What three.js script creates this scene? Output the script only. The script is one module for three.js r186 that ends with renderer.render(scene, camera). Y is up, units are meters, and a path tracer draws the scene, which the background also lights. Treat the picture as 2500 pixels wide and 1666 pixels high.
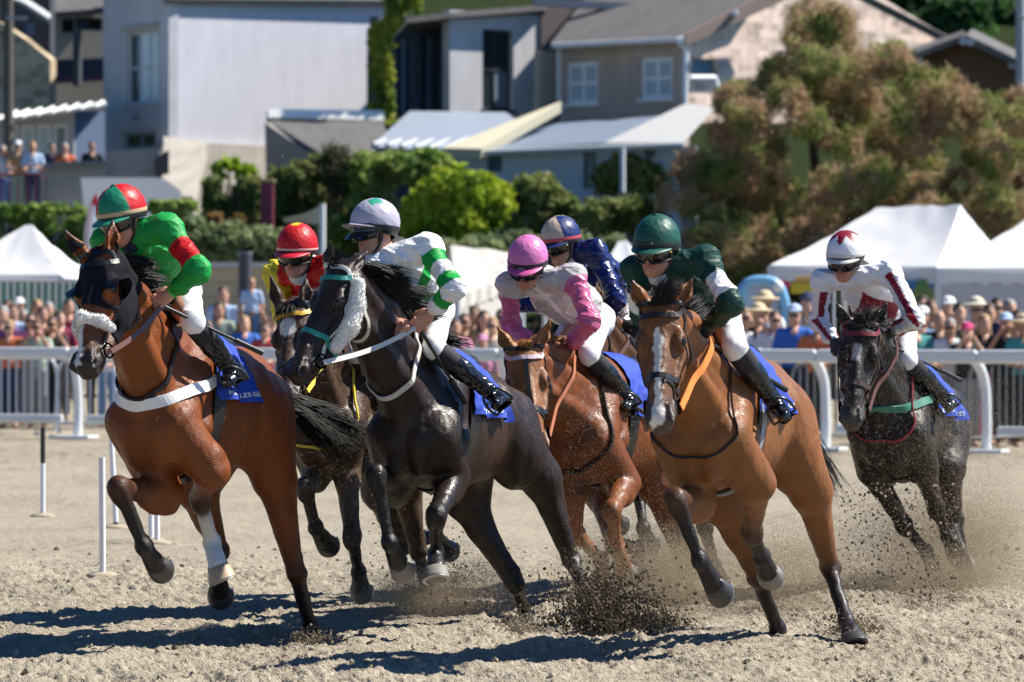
import * as THREE from 'three';
import { Sky } from 'three/addons/objects/Sky.js';
import { mergeGeometries } from 'three/addons/utils/BufferGeometryUtils.js';
import { RoundedBoxGeometry } from 'three/addons/geometries/RoundedBoxGeometry.js';
import { createNoise2D, createNoise3D } from 'simplex-noise';

// ---------------------------------------------------------------- camera, sky, sun, exposure
const F = 10500, CX = 1250, CY = 833, HY = 801, EYE = 1.556;      // lens measured from the photograph (2500 px wide)
const PITCH = Math.atan((CY - HY) / F);
const scene = new THREE.Scene();
const camera = new THREE.PerspectiveCamera(2 * Math.atan(CY / F) * 180 / Math.PI, 1024 / 682, 0.5, 900);
camera.position.set(0, EYE, 0);
camera.rotation.x = -PITCH;
camera.focus = 21.9;
camera.userData.fStop = 4.2;
camera.updateMatrixWorld();

const SUN = new THREE.Vector3(0.86, 1.0, -0.22).normalize();
const sky = new Sky();
sky.scale.setScalar(800);
sky.name = 'sky'; sky.userData.kind = 'structure';
sky.material.uniforms.sunPosition.value.copy(SUN);
sky.material.uniforms.turbidity.value = 2.2;
sky.material.uniforms.rayleigh.value = 0.9;
sky.material.uniforms.mieCoefficient.value = 0.004;
if (sky.material.uniforms.cloudCoverage) sky.material.uniforms.cloudCoverage.value = 0;
scene.add(sky);
scene.environmentIntensity = 0.1;
const sun = new THREE.DirectionalLight(new THREE.Color(1, 0.94, 0.84), 5);
sun.name = 'sun';
sun.position.copy(SUN).multiplyScalar(120).add(new THREE.Vector3(0, 0, -50));
sun.target.position.set(0, 0, -50);
sun.castShadow = true;
sun.shadow.mapSize.set(4096, 4096);
Object.assign(sun.shadow.camera, { left: -60, right: 60, top: 60, bottom: -60, near: 1, far: 300 });
scene.add(sun, sun.target);
const renderer = new THREE.WebGLRenderer({ antialias: true });
renderer.setSize(1024, 682);
renderer.shadowMap.enabled = true;
renderer.toneMapping = THREE.LinearToneMapping;
renderer.toneMappingExposure = 1.85;

// ---------------------------------------------------------------- helpers
function rng(seed) { let a = seed >>> 0; return () => { a = (a + 0x6D2B79F5) >>> 0; let t = a; t = Math.imul(t ^ (t >>> 15), t | 1); t ^= t + Math.imul(t ^ (t >>> 7), t | 61); return ((t ^ (t >>> 14)) >>> 0) / 4294967296; }; }
const R = rng(77);
const n2 = createNoise2D(rng(5)), n3 = createNoise3D(rng(9));
const V = (x, y, z) => new THREE.Vector3(x, y, z);
const C = (r, g, b) => [r, g, b];
const clamp = (x, a, b) => Math.max(a, Math.min(b, x));
const mix = (a, b, t) => a + (b - a) * t;
const mixc = (a, b, t) => [mix(a[0], b[0], t), mix(a[1], b[1], t), mix(a[2], b[2], t)];
const sstep = (a, b, x) => { const t = clamp((x - a) / (b - a), 0, 1); return t * t * (3 - 2 * t); };
const hex = (h) => { const c = new THREE.Color(h); return [c.r, c.g, c.b]; };
const UP = V(0, 1, 0);
function ray(px, py) { const x = (px - CX) / F, y = -(py - CY) / F, s = Math.sin(PITCH), c = Math.cos(PITCH); const d = V(x, y * c - s, -y * s - c); return d.multiplyScalar(-1 / d.z); }
const at = (px, py, d) => ray(px, py).multiplyScalar(d).add(camera.position);
const taken = {};
function numbered(n) { const k = (taken[n] = (taken[n] ?? -1) + 1); return k ? n + '_' + String(k).padStart(3, '0') : n; }
function tag(o, label, category, group, kind) { if (label) o.userData.label = label; if (category) o.userData.category = category; if (group) o.userData.group = group; if (kind) o.userData.kind = kind; return o; }
function thing(name, label, category, group, pos) { const g = new THREE.Group(); g.name = numbered(name); if (pos) g.position.copy(pos); scene.add(g); return tag(g, label, category, group); }
function part(name, geo, mat, parent) { const m = new THREE.Mesh(geo, mat); m.name = name; m.castShadow = m.receiveShadow = true; parent.add(m); return m; }
function solo(name, geo, mat, label, category, group, kind) { const m = part(numbered(name), geo, mat, scene); return tag(m, label, category, group, kind); }
const struct = (name, geo, mat) => solo(name, geo, mat, null, null, null, 'structure');
const matCache = {};
function M(color, rough = 0.8, extra = {}) {
  const c = Array.isArray(color) ? color : hex(color), key = c.map((x) => x.toFixed(4)) + '|' + rough + JSON.stringify(extra);
  if (!matCache[key]) { const m = new THREE.MeshPhysicalMaterial({ roughness: rough, side: THREE.DoubleSide, ...extra }); m.color.setRGB(...c); matCache[key] = m; }
  return matCache[key];
}
const VC = (rough, extra = {}) => M([1, 1, 1], rough, { vertexColors: true, ...extra });
function geoOf(pos, idx, col, nor, uv) {
  const g = new THREE.BufferGeometry();
  g.setAttribute('position', new THREE.BufferAttribute(pos instanceof Float32Array ? pos : new Float32Array(pos), 3));
  if (col) g.setAttribute('color', new THREE.BufferAttribute(col instanceof Float32Array ? col : new Float32Array(col), 3));
  if (uv) g.setAttribute('uv', new THREE.BufferAttribute(new Float32Array(uv), 2));
  if (idx) g.setIndex(new THREE.BufferAttribute(idx instanceof Uint32Array ? idx : new Uint32Array(idx), 1));
  if (nor) g.setAttribute('normal', new THREE.BufferAttribute(nor instanceof Float32Array ? nor : new Float32Array(nor), 3)); else g.computeVertexNormals();
  return g;
}
function strip(g) { for (const k of Object.keys(g.attributes)) if (k !== 'position' && k !== 'normal') g.deleteAttribute(k); return g.index ? g.toNonIndexed() : g; }
const merge = (list) => mergeGeometries(list.map(strip));
const box = (w, h, d, x = 0, y = 0, z = 0) => new THREE.BoxGeometry(w, h, d).translate(x, y, z);
function bar(a, b, r, r2 = r, seg = 8) { const d = b.clone().sub(a), L = d.length(), g = new THREE.CylinderGeometry(r2, r, L, seg); g.translate(0, L / 2, 0); g.applyQuaternion(new THREE.Quaternion().setFromUnitVectors(UP, d.normalize())); g.translate(a.x, a.y, a.z); return g; }
function tube(pts, r, seg = 20, rs = 8, closed = false) { return new THREE.TubeGeometry(new THREE.CatmullRomCurve3(pts, closed), seg, r, rs, closed); }

// ---------------------------------------------------------------- smooth solids: a field of tapered capsules and ellipsoids, meshed on a grid
const GRID = { n: 0, v: null, id: null };
class Field {
  constructor() { this.p = []; this.s = []; this.warp = null; this.clip = null; }
  cap(a, b, ra, rb, k = 0.03, col = null, col2 = null, tagName = null) { const d = b.clone().sub(a); this.p.push({ t: 0, ax: a.x, ay: a.y, az: a.z, dx: d.x, dy: d.y, dz: d.z, il: 1 / Math.max(1e-9, d.lengthSq()), ra, rb, k, col, col2: col2 || col, tagName }); return this; }
  _ell(c, rx, ry, rz, B, k, col, tagName) { const [X, Y, Z] = B; return { t: 1, ax: c.x, ay: c.y, az: c.z, X, Y, Z, rx, ry, rz, ix: 1 / rx, iy: 1 / ry, iz: 1 / rz, k, col, col2: col, tagName }; }
  ell(c, r, B, k = 0.03, col = null, tagName = null) { this.p.push(this._ell(c, r[0], r[1], r[2], B, k, col, tagName)); return this; }
  subEll(c, r, B, k = 0.01) { this.s.push(this._ell(c, r[0], r[1], r[2], B, k)); return this; }
  subCap(a, b, ra, rb, k = 0.01) { const f = new Field(); f.cap(a, b, ra, rb, k); this.s.push(f.p[0]); return this; }
  static one(q, x, y, z) {
    const px = x - q.ax, py = y - q.ay, pz = z - q.az;
    if (q.t === 0) {
      let h = (px * q.dx + py * q.dy + pz * q.dz) * q.il; h = h < 0 ? 0 : h > 1 ? 1 : h; q.h = h;
      const ex = px - q.dx * h, ey = py - q.dy * h, ez = pz - q.dz * h;
      return Math.sqrt(ex * ex + ey * ey + ez * ez) - (q.ra + (q.rb - q.ra) * h);
    }
    const X = q.X, Y = q.Y, Z = q.Z, a = (px * X.x + py * X.y + pz * X.z) * q.ix, b = (px * Y.x + py * Y.y + pz * Y.z) * q.iy, c = (px * Z.x + py * Z.y + pz * Z.z) * q.iz;
    const k0 = Math.sqrt(a * a + b * b + c * c), a2 = a * q.ix, b2 = b * q.iy, c2 = c * q.iz, k1 = Math.sqrt(a2 * a2 + b2 * b2 + c2 * c2);
    q.h = 0;
    return k0 < 1e-6 ? -Math.min(q.rx, q.ry, q.rz) : k0 * (k0 - 1) / k1;
  }
  d(x, y, z, list = this.p, subs = this.s) {
    let d = 1e3;
    for (let i = 0; i < list.length; i++) { const q = list[i], e = Field.one(q, x, y, z), k = q.k, g = k - Math.abs(d - e); d = Math.min(d, e); if (g > 0) d -= g * g * 0.25 / k; }
    for (let i = 0; i < subs.length; i++) { const q = subs[i], e = -Field.one(q, x, y, z), k = q.k, g = k - Math.abs(d - e); d = Math.max(d, e); if (g > 0) d += g * g * 0.25 / k; }
    if (this.warp && d < 0.1 && d > -0.1) d += this.warp(x, y, z);
    if (this.clip) d = Math.max(d, this.clip(x, y, z));
    return d;
  }
  grad(p, e = 0.004) { const { x, y, z } = p; return V(this.d(x + e, y, z) - this.d(x - e, y, z), this.d(x, y + e, z) - this.d(x, y - e, z), this.d(x, y, z + e) - this.d(x, y, z - e)).normalize(); }
  project(p, off = 0) { const q = p.clone(); for (let i = 0; i < 6; i++) { const d = this.d(q.x, q.y, q.z) - off; q.addScaledVector(this.grad(q), -d * 0.9); } return q; }
  march(o, dir, max, off = 0) { let t = 0; for (let i = 0; i < 60 && t < max; i++) { const d = this.d(o.x + dir.x * t, o.y + dir.y * t, o.z + dir.z * t) - off; if (d < 0.0015) break; t += Math.max(d * 0.8, 0.0015); } return o.clone().addScaledVector(dir, t); }
  color(x, y, z) {
    let w = 0, r = 0, g = 0, b = 0;
    for (const q of this.p) { if (!q.col) continue; const e = Field.one(q, x, y, z); if (e > 0.12) continue; const k = Math.exp(-Math.max(e, -0.02) / 0.012), h = q.h; w += k; r += k * mix(q.col[0], q.col2[0], h); g += k * mix(q.col[1], q.col2[1], h); b += k * mix(q.col[2], q.col2[2], h); }
    return w ? [r / w, g / w, b / w] : [0.5, 0.5, 0.5];
  }
  box(m) { const lo = V(1e9, 1e9, 1e9), hi = V(-1e9, -1e9, -1e9); for (const q of this.p) { const R0 = q.t ? Math.max(q.rx, q.ry, q.rz) : Math.max(q.ra, q.rb); for (const s of q.t ? [0] : [0, 1]) { const c = V(q.ax + (q.dx || 0) * s, q.ay + (q.dy || 0) * s, q.az + (q.dz || 0) * s); lo.min(c.clone().subScalar(R0 + m)); hi.max(c.addScalar(R0 + m)); } } return [lo, hi]; }
  mesh(cell, colorFn = null) {
    const [lo, hi] = this.box(0.03 + cell), B = 6;
    const nb = [0, 1, 2].map((i) => Math.ceil((hi.getComponent(i) - lo.getComponent(i)) / (cell * B)) + 1), nx = nb[0] * B, ny = nb[1] * B, nz = nb[2] * B, total = nx * ny * nz;
    if (GRID.n < total) { GRID.n = total; GRID.v = new Float32Array(total); GRID.id = new Int32Array(total); }
    const v = GRID.v, id = GRID.id; id.fill(-1, 0, total);
    const half = cell * B / 2, diag = half * Math.sqrt(3), sx = 1, sy = nx, sz = nx * ny;
    for (let bz = 0; bz < nb[2]; bz++) for (let by = 0; by < nb[1]; by++) for (let bx = 0; bx < nb[0]; bx++) {
      const cx = lo.x + bx * B * cell + half, cy = lo.y + by * B * cell + half, cz = lo.z + bz * B * cell + half;
      const es = this.p.map((q) => Field.one(q, cx, cy, cz)); let m = 1e9; for (const e of es) if (e < m) m = e;
      const far = m > diag * 1.6 + 0.09;
      let list = null, d = m;
      if (!far) { const lim = Math.max(m, -0.05) + diag * 2.4 + 0.12; list = this.p.filter((_, i) => es[i] < lim); d = this.d(cx, cy, cz, list); }
      const base = bx * B * sx + by * B * sy + bz * B * sz;
      if (far || Math.abs(d) > diag * 1.6 + 0.04) { for (let k = 0; k < B; k++) for (let j = 0; j < B; j++) { const o = base + j * sy + k * sz; v.fill(d, o, o + B); } continue; }
      for (let k = 0; k < B; k++) for (let j = 0; j < B; j++) for (let i = 0; i < B; i++) v[base + i + j * sy + k * sz] = this.d(lo.x + (bx * B + i) * cell, lo.y + (by * B + j) * cell, lo.z + (bz * B + k) * cell, list);
    }
    const pos = [], nor = [], col = colorFn ? [] : null, idx = [];
    const E = [[0, 1], [0, 2], [0, 4], [1, 3], [1, 5], [2, 3], [2, 6], [3, 7], [4, 5], [4, 6], [5, 7], [6, 7]], cv = new Float64Array(8);
    let nv = 0;
    for (let k = 0; k < nz - 1; k++) for (let j = 0; j < ny - 1; j++) for (let i = 0; i < nx - 1; i++) {
      const o = i + j * sy + k * sz; let mask = 0;
      for (let c = 0; c < 8; c++) { const q = v[o + (c & 1) + ((c >> 1) & 1) * sy + ((c >> 2) & 1) * sz]; cv[c] = q; if (q < 0) mask |= 1 << c; }
      if (mask === 0 || mask === 255) continue;
      let x = 0, y = 0, z = 0, n = 0;
      for (const [a, b] of E) { if (((mask >> a) & 1) === ((mask >> b) & 1)) continue; const t = cv[a] / (cv[a] - cv[b]); x += mix(a & 1, b & 1, t); y += mix((a >> 1) & 1, (b >> 1) & 1, t); z += mix((a >> 2) & 1, (b >> 2) & 1, t); n++; }
      x /= n; y /= n; z /= n;
      const gx = mix(mix(cv[1] - cv[0], cv[3] - cv[2], y), mix(cv[5] - cv[4], cv[7] - cv[6], y), z), gy = mix(mix(cv[2] - cv[0], cv[3] - cv[1], x), mix(cv[6] - cv[4], cv[7] - cv[5], x), z), gz = mix(mix(cv[4] - cv[0], cv[5] - cv[1], x), mix(cv[6] - cv[2], cv[7] - cv[3], x), y), gl = Math.hypot(gx, gy, gz) || 1;
      const X = lo.x + (i + x) * cell, Y = lo.y + (j + y) * cell, Z = lo.z + (k + z) * cell;
      pos.push(X, Y, Z); nor.push(gx / gl, gy / gl, gz / gl); if (col) col.push(...colorFn(X, Y, Z, this));
      id[o] = nv++;
      const quad = (a, b, c, d, flip) => { if (a < 0 || b < 0 || c < 0 || d < 0) return; if (flip) idx.push(a, c, b, a, d, c); else idx.push(a, b, c, a, c, d); };
      if (j && k && (mask & 1) !== ((mask >> 1) & 1)) quad(id[o], id[o - sy], id[o - sy - sz], id[o - sz], !!(mask & 1) === false);
      if (i && k && (mask & 1) !== ((mask >> 2) & 1)) quad(id[o], id[o - sz], id[o - 1 - sz], id[o - 1], !!(mask & 1) === false);
      if (i && j && (mask & 1) !== ((mask >> 4) & 1)) quad(id[o], id[o - 1], id[o - 1 - sy], id[o - sy], !!(mask & 1) === false);
    }
    return geoOf(new Float32Array(pos), new Uint32Array(idx), col && new Float32Array(col), new Float32Array(nor));
  }
}
const WORLD = [V(1, 0, 0), V(0, 1, 0), V(0, 0, 1)];
function basisAlong(x, hint) { const X = x.clone().normalize(), Z = hint.clone().addScaledVector(X, -hint.dot(X)).normalize(), Y = Z.clone().cross(X).normalize(); return [X, Y, Z]; }
// flat strap laid through points (optionally pressed onto a solid)
function strap(pts, width, thick, { field = null, off = 0.004, seg = 40, closed = false, normal = null } = {}) {
  const curve = new THREE.CatmullRomCurve3(pts, closed), n = seg + 1, P = [], N = [];
  for (let i = 0; i < n; i++) { let p = curve.getPoint(i / seg); if (field) p = field.project(p, off); P.push(p); N.push(field ? field.grad(p, 0.012) : (normal || UP).clone()); }
  const pos = [], idx = [], uv = [];
  for (let i = 0; i < n; i++) {
    const T = P[closed ? (i + 1) % seg : Math.min(i + 1, n - 1)].clone().sub(P[closed ? (i - 1 + seg) % seg : Math.max(i - 1, 0)]).normalize();
    const W = T.clone().cross(N[i]).normalize().multiplyScalar(width / 2), Q = N[i].clone().addScaledVector(T, -N[i].dot(T)).normalize().multiplyScalar(thick / 2);
    for (const [a, b] of [[1, 1], [-1, 1], [-1, -1], [1, -1]]) { pos.push(P[i].x + W.x * a + Q.x * b, P[i].y + W.y * a + Q.y * b, P[i].z + W.z * a + Q.z * b); uv.push(i / seg, a * 0.5 + 0.5); }
    if (i) for (let k = 0; k < 4; k++) { const a = (i - 1) * 4 + k, b = (i - 1) * 4 + (k + 1) % 4; idx.push(a, b, a + 4, b, b + 4, a + 4); }
  }
  if (!closed) idx.push(0, 2, 1, 0, 3, 2, (n - 1) * 4, (n - 1) * 4 + 1, (n - 1) * 4 + 2, (n - 1) * 4, (n - 1) * 4 + 2, (n - 1) * 4 + 3);
  return geoOf(pos, idx, null, null, uv).toNonIndexed();
}
const flatN = (g) => { g.computeVertexNormals(); return g; };
// many tapered hairs in one part
function hair(roots, seg = 7) {
  const pos = [], idx = [];
  for (const { p, dir, flow, len, r, curl } of roots) {
    const q = p.clone(), d = dir.clone(), base = pos.length / 3;
    for (let i = 0; i <= seg; i++) {
      const t = i / seg, side = V(d.z, 0, -d.x).normalize(); if (side.lengthSq() < 0.1) side.set(1, 0, 0); const up2 = d.clone().cross(side).normalize(), rr = r * (1 - t * t * 0.9);
      for (let k = 0; k < 3; k++) { const a = k * 2.094; pos.push(q.x + (side.x * Math.cos(a) + up2.x * Math.sin(a)) * rr, q.y + (side.y * Math.cos(a) + up2.y * Math.sin(a)) * rr, q.z + (side.z * Math.cos(a) + up2.z * Math.sin(a)) * rr); }
      if (i) for (let k = 0; k < 3; k++) { const a = base + (i - 1) * 3 + k, b = base + (i - 1) * 3 + (k + 1) % 3; idx.push(a, b, a + 3, b, b + 3, a + 3); }
      d.lerp(flow, 0.34).addScaledVector(V(n3(q.x * 6, q.y * 6, q.z * 6), n3(q.x * 6 + 9, q.y * 6, q.z * 6), n3(q.x * 6, q.y * 6 + 7, q.z * 6)), curl).normalize();
      q.addScaledVector(d, len / seg);
    }
  }
  return geoOf(pos, idx);
}
// depth along each pixel ray so that the bones keep their length and each joint stays near its side of the body
function solvePose(J, bones, left, origin, fwd) {
  const names = Object.keys(J), T = {};
  for (const n of names) { const j = J[n]; if (j.fixed) { j.P = j.fixed.clone(); continue; } j.r = ray(j.px[0], j.px[1]); const c0 = camera.position.clone().sub(origin).dot(left); const den = j.r.dot(left); j.t = Math.abs(den) > 0.12 ? (j.w - c0) / den : j.t0; if (!(Math.abs(j.t - j.t0) < 1.6)) j.t = j.t0; j.P = j.r.clone().multiplyScalar(j.t).add(camera.position); }
  const cost = (n) => { const j = J[n]; let e = ((j.P.clone().sub(origin).dot(left) - j.w) / 0.07) ** 2; if (j.u0 !== undefined) e += ((j.P.clone().sub(origin).dot(fwd) - j.u0) / (j.us || 0.1)) ** 2; if (j.t0s) e += ((j.t - j.t0) / j.t0s) ** 2; for (const [a, b, L] of bones) if (a === n || b === n) e += ((J[a].P.distanceTo(J[b].P) - L) / 0.02) ** 2; return e; };
  const set = (j, t) => { j.t = t; j.P = j.r.clone().multiplyScalar(t).add(camera.position); };
  for (let it = 0, step = 0.09; it < 300; it++, step = Math.max(0.002, step * 0.97)) for (const n of names) {
    const j = J[n]; if (j.fixed) continue;
    const t0 = j.t; let best = cost(n), bt = t0;
    for (const s of [-step, step]) { set(j, t0 + s); const c = cost(n); if (c < best) { best = c; bt = t0 + s; } }
    set(j, bt);
  }
  return J;
}
// ---------------------------------------------------------------- ground
const groundH = (d) => (d < 61 ? 0 : d < 68 ? (d - 61) / 7 * 0.35 : d < 79 ? 0.35 + (d - 68) / 11 * 0.3 : d < 108 ? 0.65 + (d - 79) / 29 * 3.6 : 4.25 + Math.max(0, d - 118) * 0.2);
const hsh = (i, j, k) => { let h = Math.imul(i, 374761393) + Math.imul(j, 668265263) + Math.imul(k, 2147483647); h = Math.imul(h ^ (h >>> 13), 1274126177); return ((h ^ (h >>> 16)) >>> 0) / 4294967296; };
function lumps(x, z, s, den, k) { const gx = Math.floor(x / s), gz = Math.floor(z / s); let m = 0; for (let i = -1; i < 2; i++) for (let j = -1; j < 2; j++) { const a = gx + i, b = gz + j; if (hsh(a, b, k) > den) continue; const cx = (a + hsh(a, b, k + 1)) * s, cz = (b + hsh(a, b, k + 2)) * s, r = s * (0.22 + 0.5 * hsh(a, b, k + 3)), dx = x - cx, dz = z - cz, q = 1 - (dx * dx * (0.6 + hsh(a, b, k + 5)) + dz * dz) / (r * r); if (q > 0) m = Math.max(m, Math.sqrt(q) * r * (0.35 + 0.5 * hsh(a, b, k + 4))); } return m; }
function sandRelief(x, z, d) {
  const churn = d < 26 ? 1 : mix(1, 0.22, sstep(26, 31, d)), p = n2(x * 0.5 + 3, z * 0.22) * 0.5 + 0.5, a = churn * mix(0.45, 1.15, p), b2 = d > 45 && d < 58 ? 2 : 1, w = 0.03 * n2(x * 7, z * 7), rid = (f, o) => 1 - Math.abs(n2(x * f + o, z * f * 0.9 - o));
  const den = clamp(0.25 + 0.6 * n2(x * 0.8 + 7, z * 0.5) + (d < 26 ? 0.35 : -0.1), 0.03, 0.95);
  return a * b2 * (0.03 * n2(x * 0.9, z * 0.5) + 0.02 * n2(x * 3.1, z * 2.7) + 0.016 * (rid(5.5, 11) - 0.6) + 0.01 * n2(x * 11, z * 10) + 0.012 * (rid(23, 4) - 0.6) + 0.008 * n2(x * 47, z * 40)) + (d < 45 ? (lumps(x + w, z + w, 0.12, den * 0.35, 1) * 0.3 + lumps(x - w, z + w, 0.05, den * 0.55, 9) * 0.4) * mix(1, 0.5, sstep(26, 34, d)) : 0);
}
{
  const rows = [-150, -40, -5, 8, 12, 14]; let d = 15; while (d < 30) { rows.push(d); d += 0.042; } while (d < 62) { rows.push(d); d += 0.08 + (d - 30) * 0.008; } while (d < 200) { rows.push(d); d += 0.6 + (d - 62) * 0.02; } rows.push(260, 420, 850);
  const cols = []; for (let i = 0; i <= 530; i++) cols.push((i / 530 * 2 - 1) * 0.145); const cc = [-12, -4, -1.5, -0.6, -0.3, -0.2, -0.17, ...cols, 0.17, 0.2, 0.3, 0.6, 1.5, 4, 12];
  const uv = [], n = cc.length, pos = new Float32Array(rows.length * n * 3), col = new Float32Array(rows.length * n * 3), idx = [];
  rows.forEach((dd, i) => cc.forEach((c, j) => {
    const x = c * clamp(dd, 15, 120), z = -dd, inner = Math.abs(c) <= 0.2 && dd < 78 && dd > 13, h = groundH(dd) + (inner ? sandRelief(x, z, dd) : 0), k = (i * n + j) * 3;
    pos[k] = x; pos[k + 1] = h; pos[k + 2] = z; uv.push(x / 0.9, z / 0.9);
    const t = n2(x * 0.7, z * 0.35) * 0.5 + 0.5, t2 = n2(x * 6, z * 4) * 0.5 + 0.5, t3 = n2(x * 25, z * 22) * 0.5 + 0.5, churnBand = sstep(48, 51, dd) * sstep(58, 55, dd), damp = clamp(0.14 + 0.5 * t * t2 + 0.22 * t3 * t2 + 0.2 * churnBand * t2 + (dd < 27 ? 0.16 * t3 : 0), 0, 1);
    let c3 = mixc([0.63, 0.555, 0.435], [0.25, 0.213, 0.158], damp); if (dd > 79) c3 = mixc(c3, [0.035, 0.05, 0.016], sstep(79, 84, dd + n2(x, z) * 2));
    col[k] = c3[0]; col[k + 1] = c3[1]; col[k + 2] = c3[2];
    if (i && j) { const q = i * n + j; idx.push(q, q - n, q - 1, q - 1, q - n, q - n - 1); }
  }));
  const S = 512, px = new Uint8Array(S * S * 4), bp = new Uint8Array(S * S * 4); for (let y = 0; y < S; y++) for (let x = 0; x < S; x++) { const u = x / S * 6.2832, v = y / S * 6.2832, f4 = (f, o) => n3(Math.cos(u) * f + o, Math.sin(u) * f + Math.cos(v) * f, Math.sin(v) * f - o), a = f4(2.2, 1), b = f4(6, 2), c = f4(14, 3), d2 = f4(30, 7), o = (y * S + x) * 4, hgt = 0.5 + 0.16 * (0.6 - Math.abs(a)) + 0.16 * (0.5 - Math.abs(b)) + 0.14 * c + 0.12 * d2, g = 215 + 14 * c + 20 * d2 + 10 * b; bp[o] = bp[o + 1] = bp[o + 2] = clamp(hgt * 255, 0, 255); px[o] = px[o + 1] = px[o + 2] = clamp(g, 0, 255); px[o + 3] = bp[o + 3] = 255; }
  const tex = (d2, srgb) => { const t = new THREE.DataTexture(d2, S, S); t.wrapS = t.wrapT = THREE.RepeatWrapping; t.magFilter = THREE.LinearFilter; t.minFilter = THREE.LinearMipmapLinearFilter; t.generateMipmaps = true; if (srgb) t.colorSpace = THREE.SRGBColorSpace; t.needsUpdate = true; return t; };
  const gm = new THREE.MeshPhysicalMaterial({ vertexColors: true, roughness: 1, specularIntensity: 0.1, side: THREE.DoubleSide, map: tex(px, true), bumpMap: tex(bp), bumpScale: 0.022 });
  struct('ground', geoOf(pos, new Uint32Array(idx), col, null, uv), gm);
}
const gY = (x, d) => groundH(d) + (d < 78 ? sandRelief(x, -d, d) : 0);
// ---------------------------------------------------------------- leaf masses
function leaves(clumps, n, size, palette, seed, flat = 0.6) {
  const r = rng(seed), pos = [], col = [], nor = [], idx = []; let tot = 0; const w = clumps.map((c) => (tot += c.r[0] * c.r[1] + c.r[1] * c.r[2]));
  for (let i = 0; i < n; i++) {
    const k = r() * tot, c = clumps[w.findIndex((q) => q >= k)]; let a, b, e; do { a = r() * 2 - 1; b = r() * 2 - 1; e = r() * 2 - 1; } while (a * a + b * b + e * e > 1); const l = Math.cbrt(Math.hypot(a, b, e)) / Math.max(0.01, Math.hypot(a, b, e)), j = 0.86 + 0.3 * n3(a * 2 + seed, b * 2, e * 2) ;
    const p = V(c.c.x + a * l * c.r[0] * j, c.c.y + b * l * c.r[1] * j, c.c.z + e * l * c.r[2] * j); if (n3(p.x * 1.6, p.y * 1.6, p.z * 1.6) < -0.36) continue;
    const s = size * (0.6 + r() * 0.8), up = V(r() - 0.5, r() - 0.5, r() - 0.5).normalize(), o = V(a, b + 0.5, e).normalize().lerp(up, 0.75).normalize(), u = o.clone().cross(up.set(r() - 0.5, r() - 0.5, r() - 0.5)).normalize(), v = o.clone().cross(u), L = s * (c.long || 1), Wd = s * flat;
    const q = pos.length / 3, cl2 = n3(p.x * 0.9 + seed, p.y * 0.9, p.z * 0.9) * 0.5 + 0.5, pc = palette[Math.min(palette.length - 1, Math.floor(clamp(cl2 * 0.8 + r() * 0.35, 0, 0.999) * palette.length))], m = 0.8 + r() * 0.4;
    for (const [x, y] of [[-1, 0], [0, -1], [1, 0], [0, 1]]) { pos.push(p.x + u.x * x * L + v.x * y * Wd, p.y + u.y * x * L + v.y * y * Wd, p.z + u.z * x * L + v.z * y * Wd); nor.push(o.x, o.y, o.z); col.push(pc[0] * m, pc[1] * m, pc[2] * m); }
    idx.push(q, q + 1, q + 2, q, q + 2, q + 3);
  }
  return geoOf(pos, idx, col, nor);
}
const LEAF = VC(0.75, { specularIntensity: 0.25, transmission: 0.55 });
function clump(px, py, rx, ry, d, dz) { const k = d / F; return { c: at(px, py, d), r: [rx * k, ry * k, (dz ?? rx * 0.8) * k] }; }
function bush(name, label, category, list, d, n, size, pal, seed, opt = {}) {
  const cs = list.map((q) => clump(q[0], q[1], q[2], q[3], d + (q[4] || 0))), c0 = cs[0].c, base = V(c0.x, groundH(d) - 0.1, c0.z), root = thing(name, label, category, opt.group, base);
  part('crown', leaves(cs, n, size, pal, seed, opt.flat).translate(-base.x, -base.y, -base.z), LEAF, root);
  const st = []; cs.forEach((c, i) => { for (let k = 0; k < 3; k++) { const a = V((k - 1) * 0.12 + (c.c.x - base.x) * 0.5, 0, 0.05 * k), b = c.c.clone().sub(base).add(V((k - 1) * c.r[0] * 0.45, c.r[1] * 0.3, (k % 2 - 0.5) * c.r[2] * 0.6)); st.push(bar(a, b, opt.stem ?? 0.05, (opt.stem ?? 0.05) * 0.4, 6)); } });
  part('trunk', merge(st), M([0.09, 0.06, 0.04], 0.9), root); return root;
}
const G_LIME = [[0.1, 0.18, 0.02], [0.2, 0.32, 0.025], [0.36, 0.48, 0.035], [0.45, 0.52, 0.05]], G_OLIVE = [[0.088, 0.124, 0.039], [0.157, 0.211, 0.061], [0.264, 0.316, 0.096], [0.351, 0.334, 0.140]], G_MID = [[0.085, 0.169, 0.034], [0.151, 0.270, 0.051], [0.288, 0.405, 0.085], [0.423, 0.506, 0.151]], G_SILVER = [[0.135, 0.189, 0.088], [0.230, 0.284, 0.135], [0.351, 0.405, 0.203]], G_TAM = [[0.1, 0.15, 0.04], [0.17, 0.25, 0.06], [0.27, 0.33, 0.09], [0.36, 0.34, 0.13], [0.46, 0.36, 0.2], [0.5, 0.34, 0.22], [0.42, 0.29, 0.17]], G_FOREST = [[0.015, 0.045, 0.015], [0.03, 0.08, 0.02], [0.05, 0.13, 0.03], [0.08, 0.18, 0.05]];
const slabHedge = (x0, x1, y0, y1, step = 36) => { const o = []; for (let x = x0; x <= x1; x += step) for (let y = y0; y <= y1; y += step) o.push([x, y, step * 0.8, step * 0.8]); return o; };
bush('clipped_hedge', 'long clipped hedge with sunlit top behind the white tent at the left', 'hedge', slabHedge(-60, 240, 525, 640), 88, 9000, 0.09, G_MID, 1);
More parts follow.
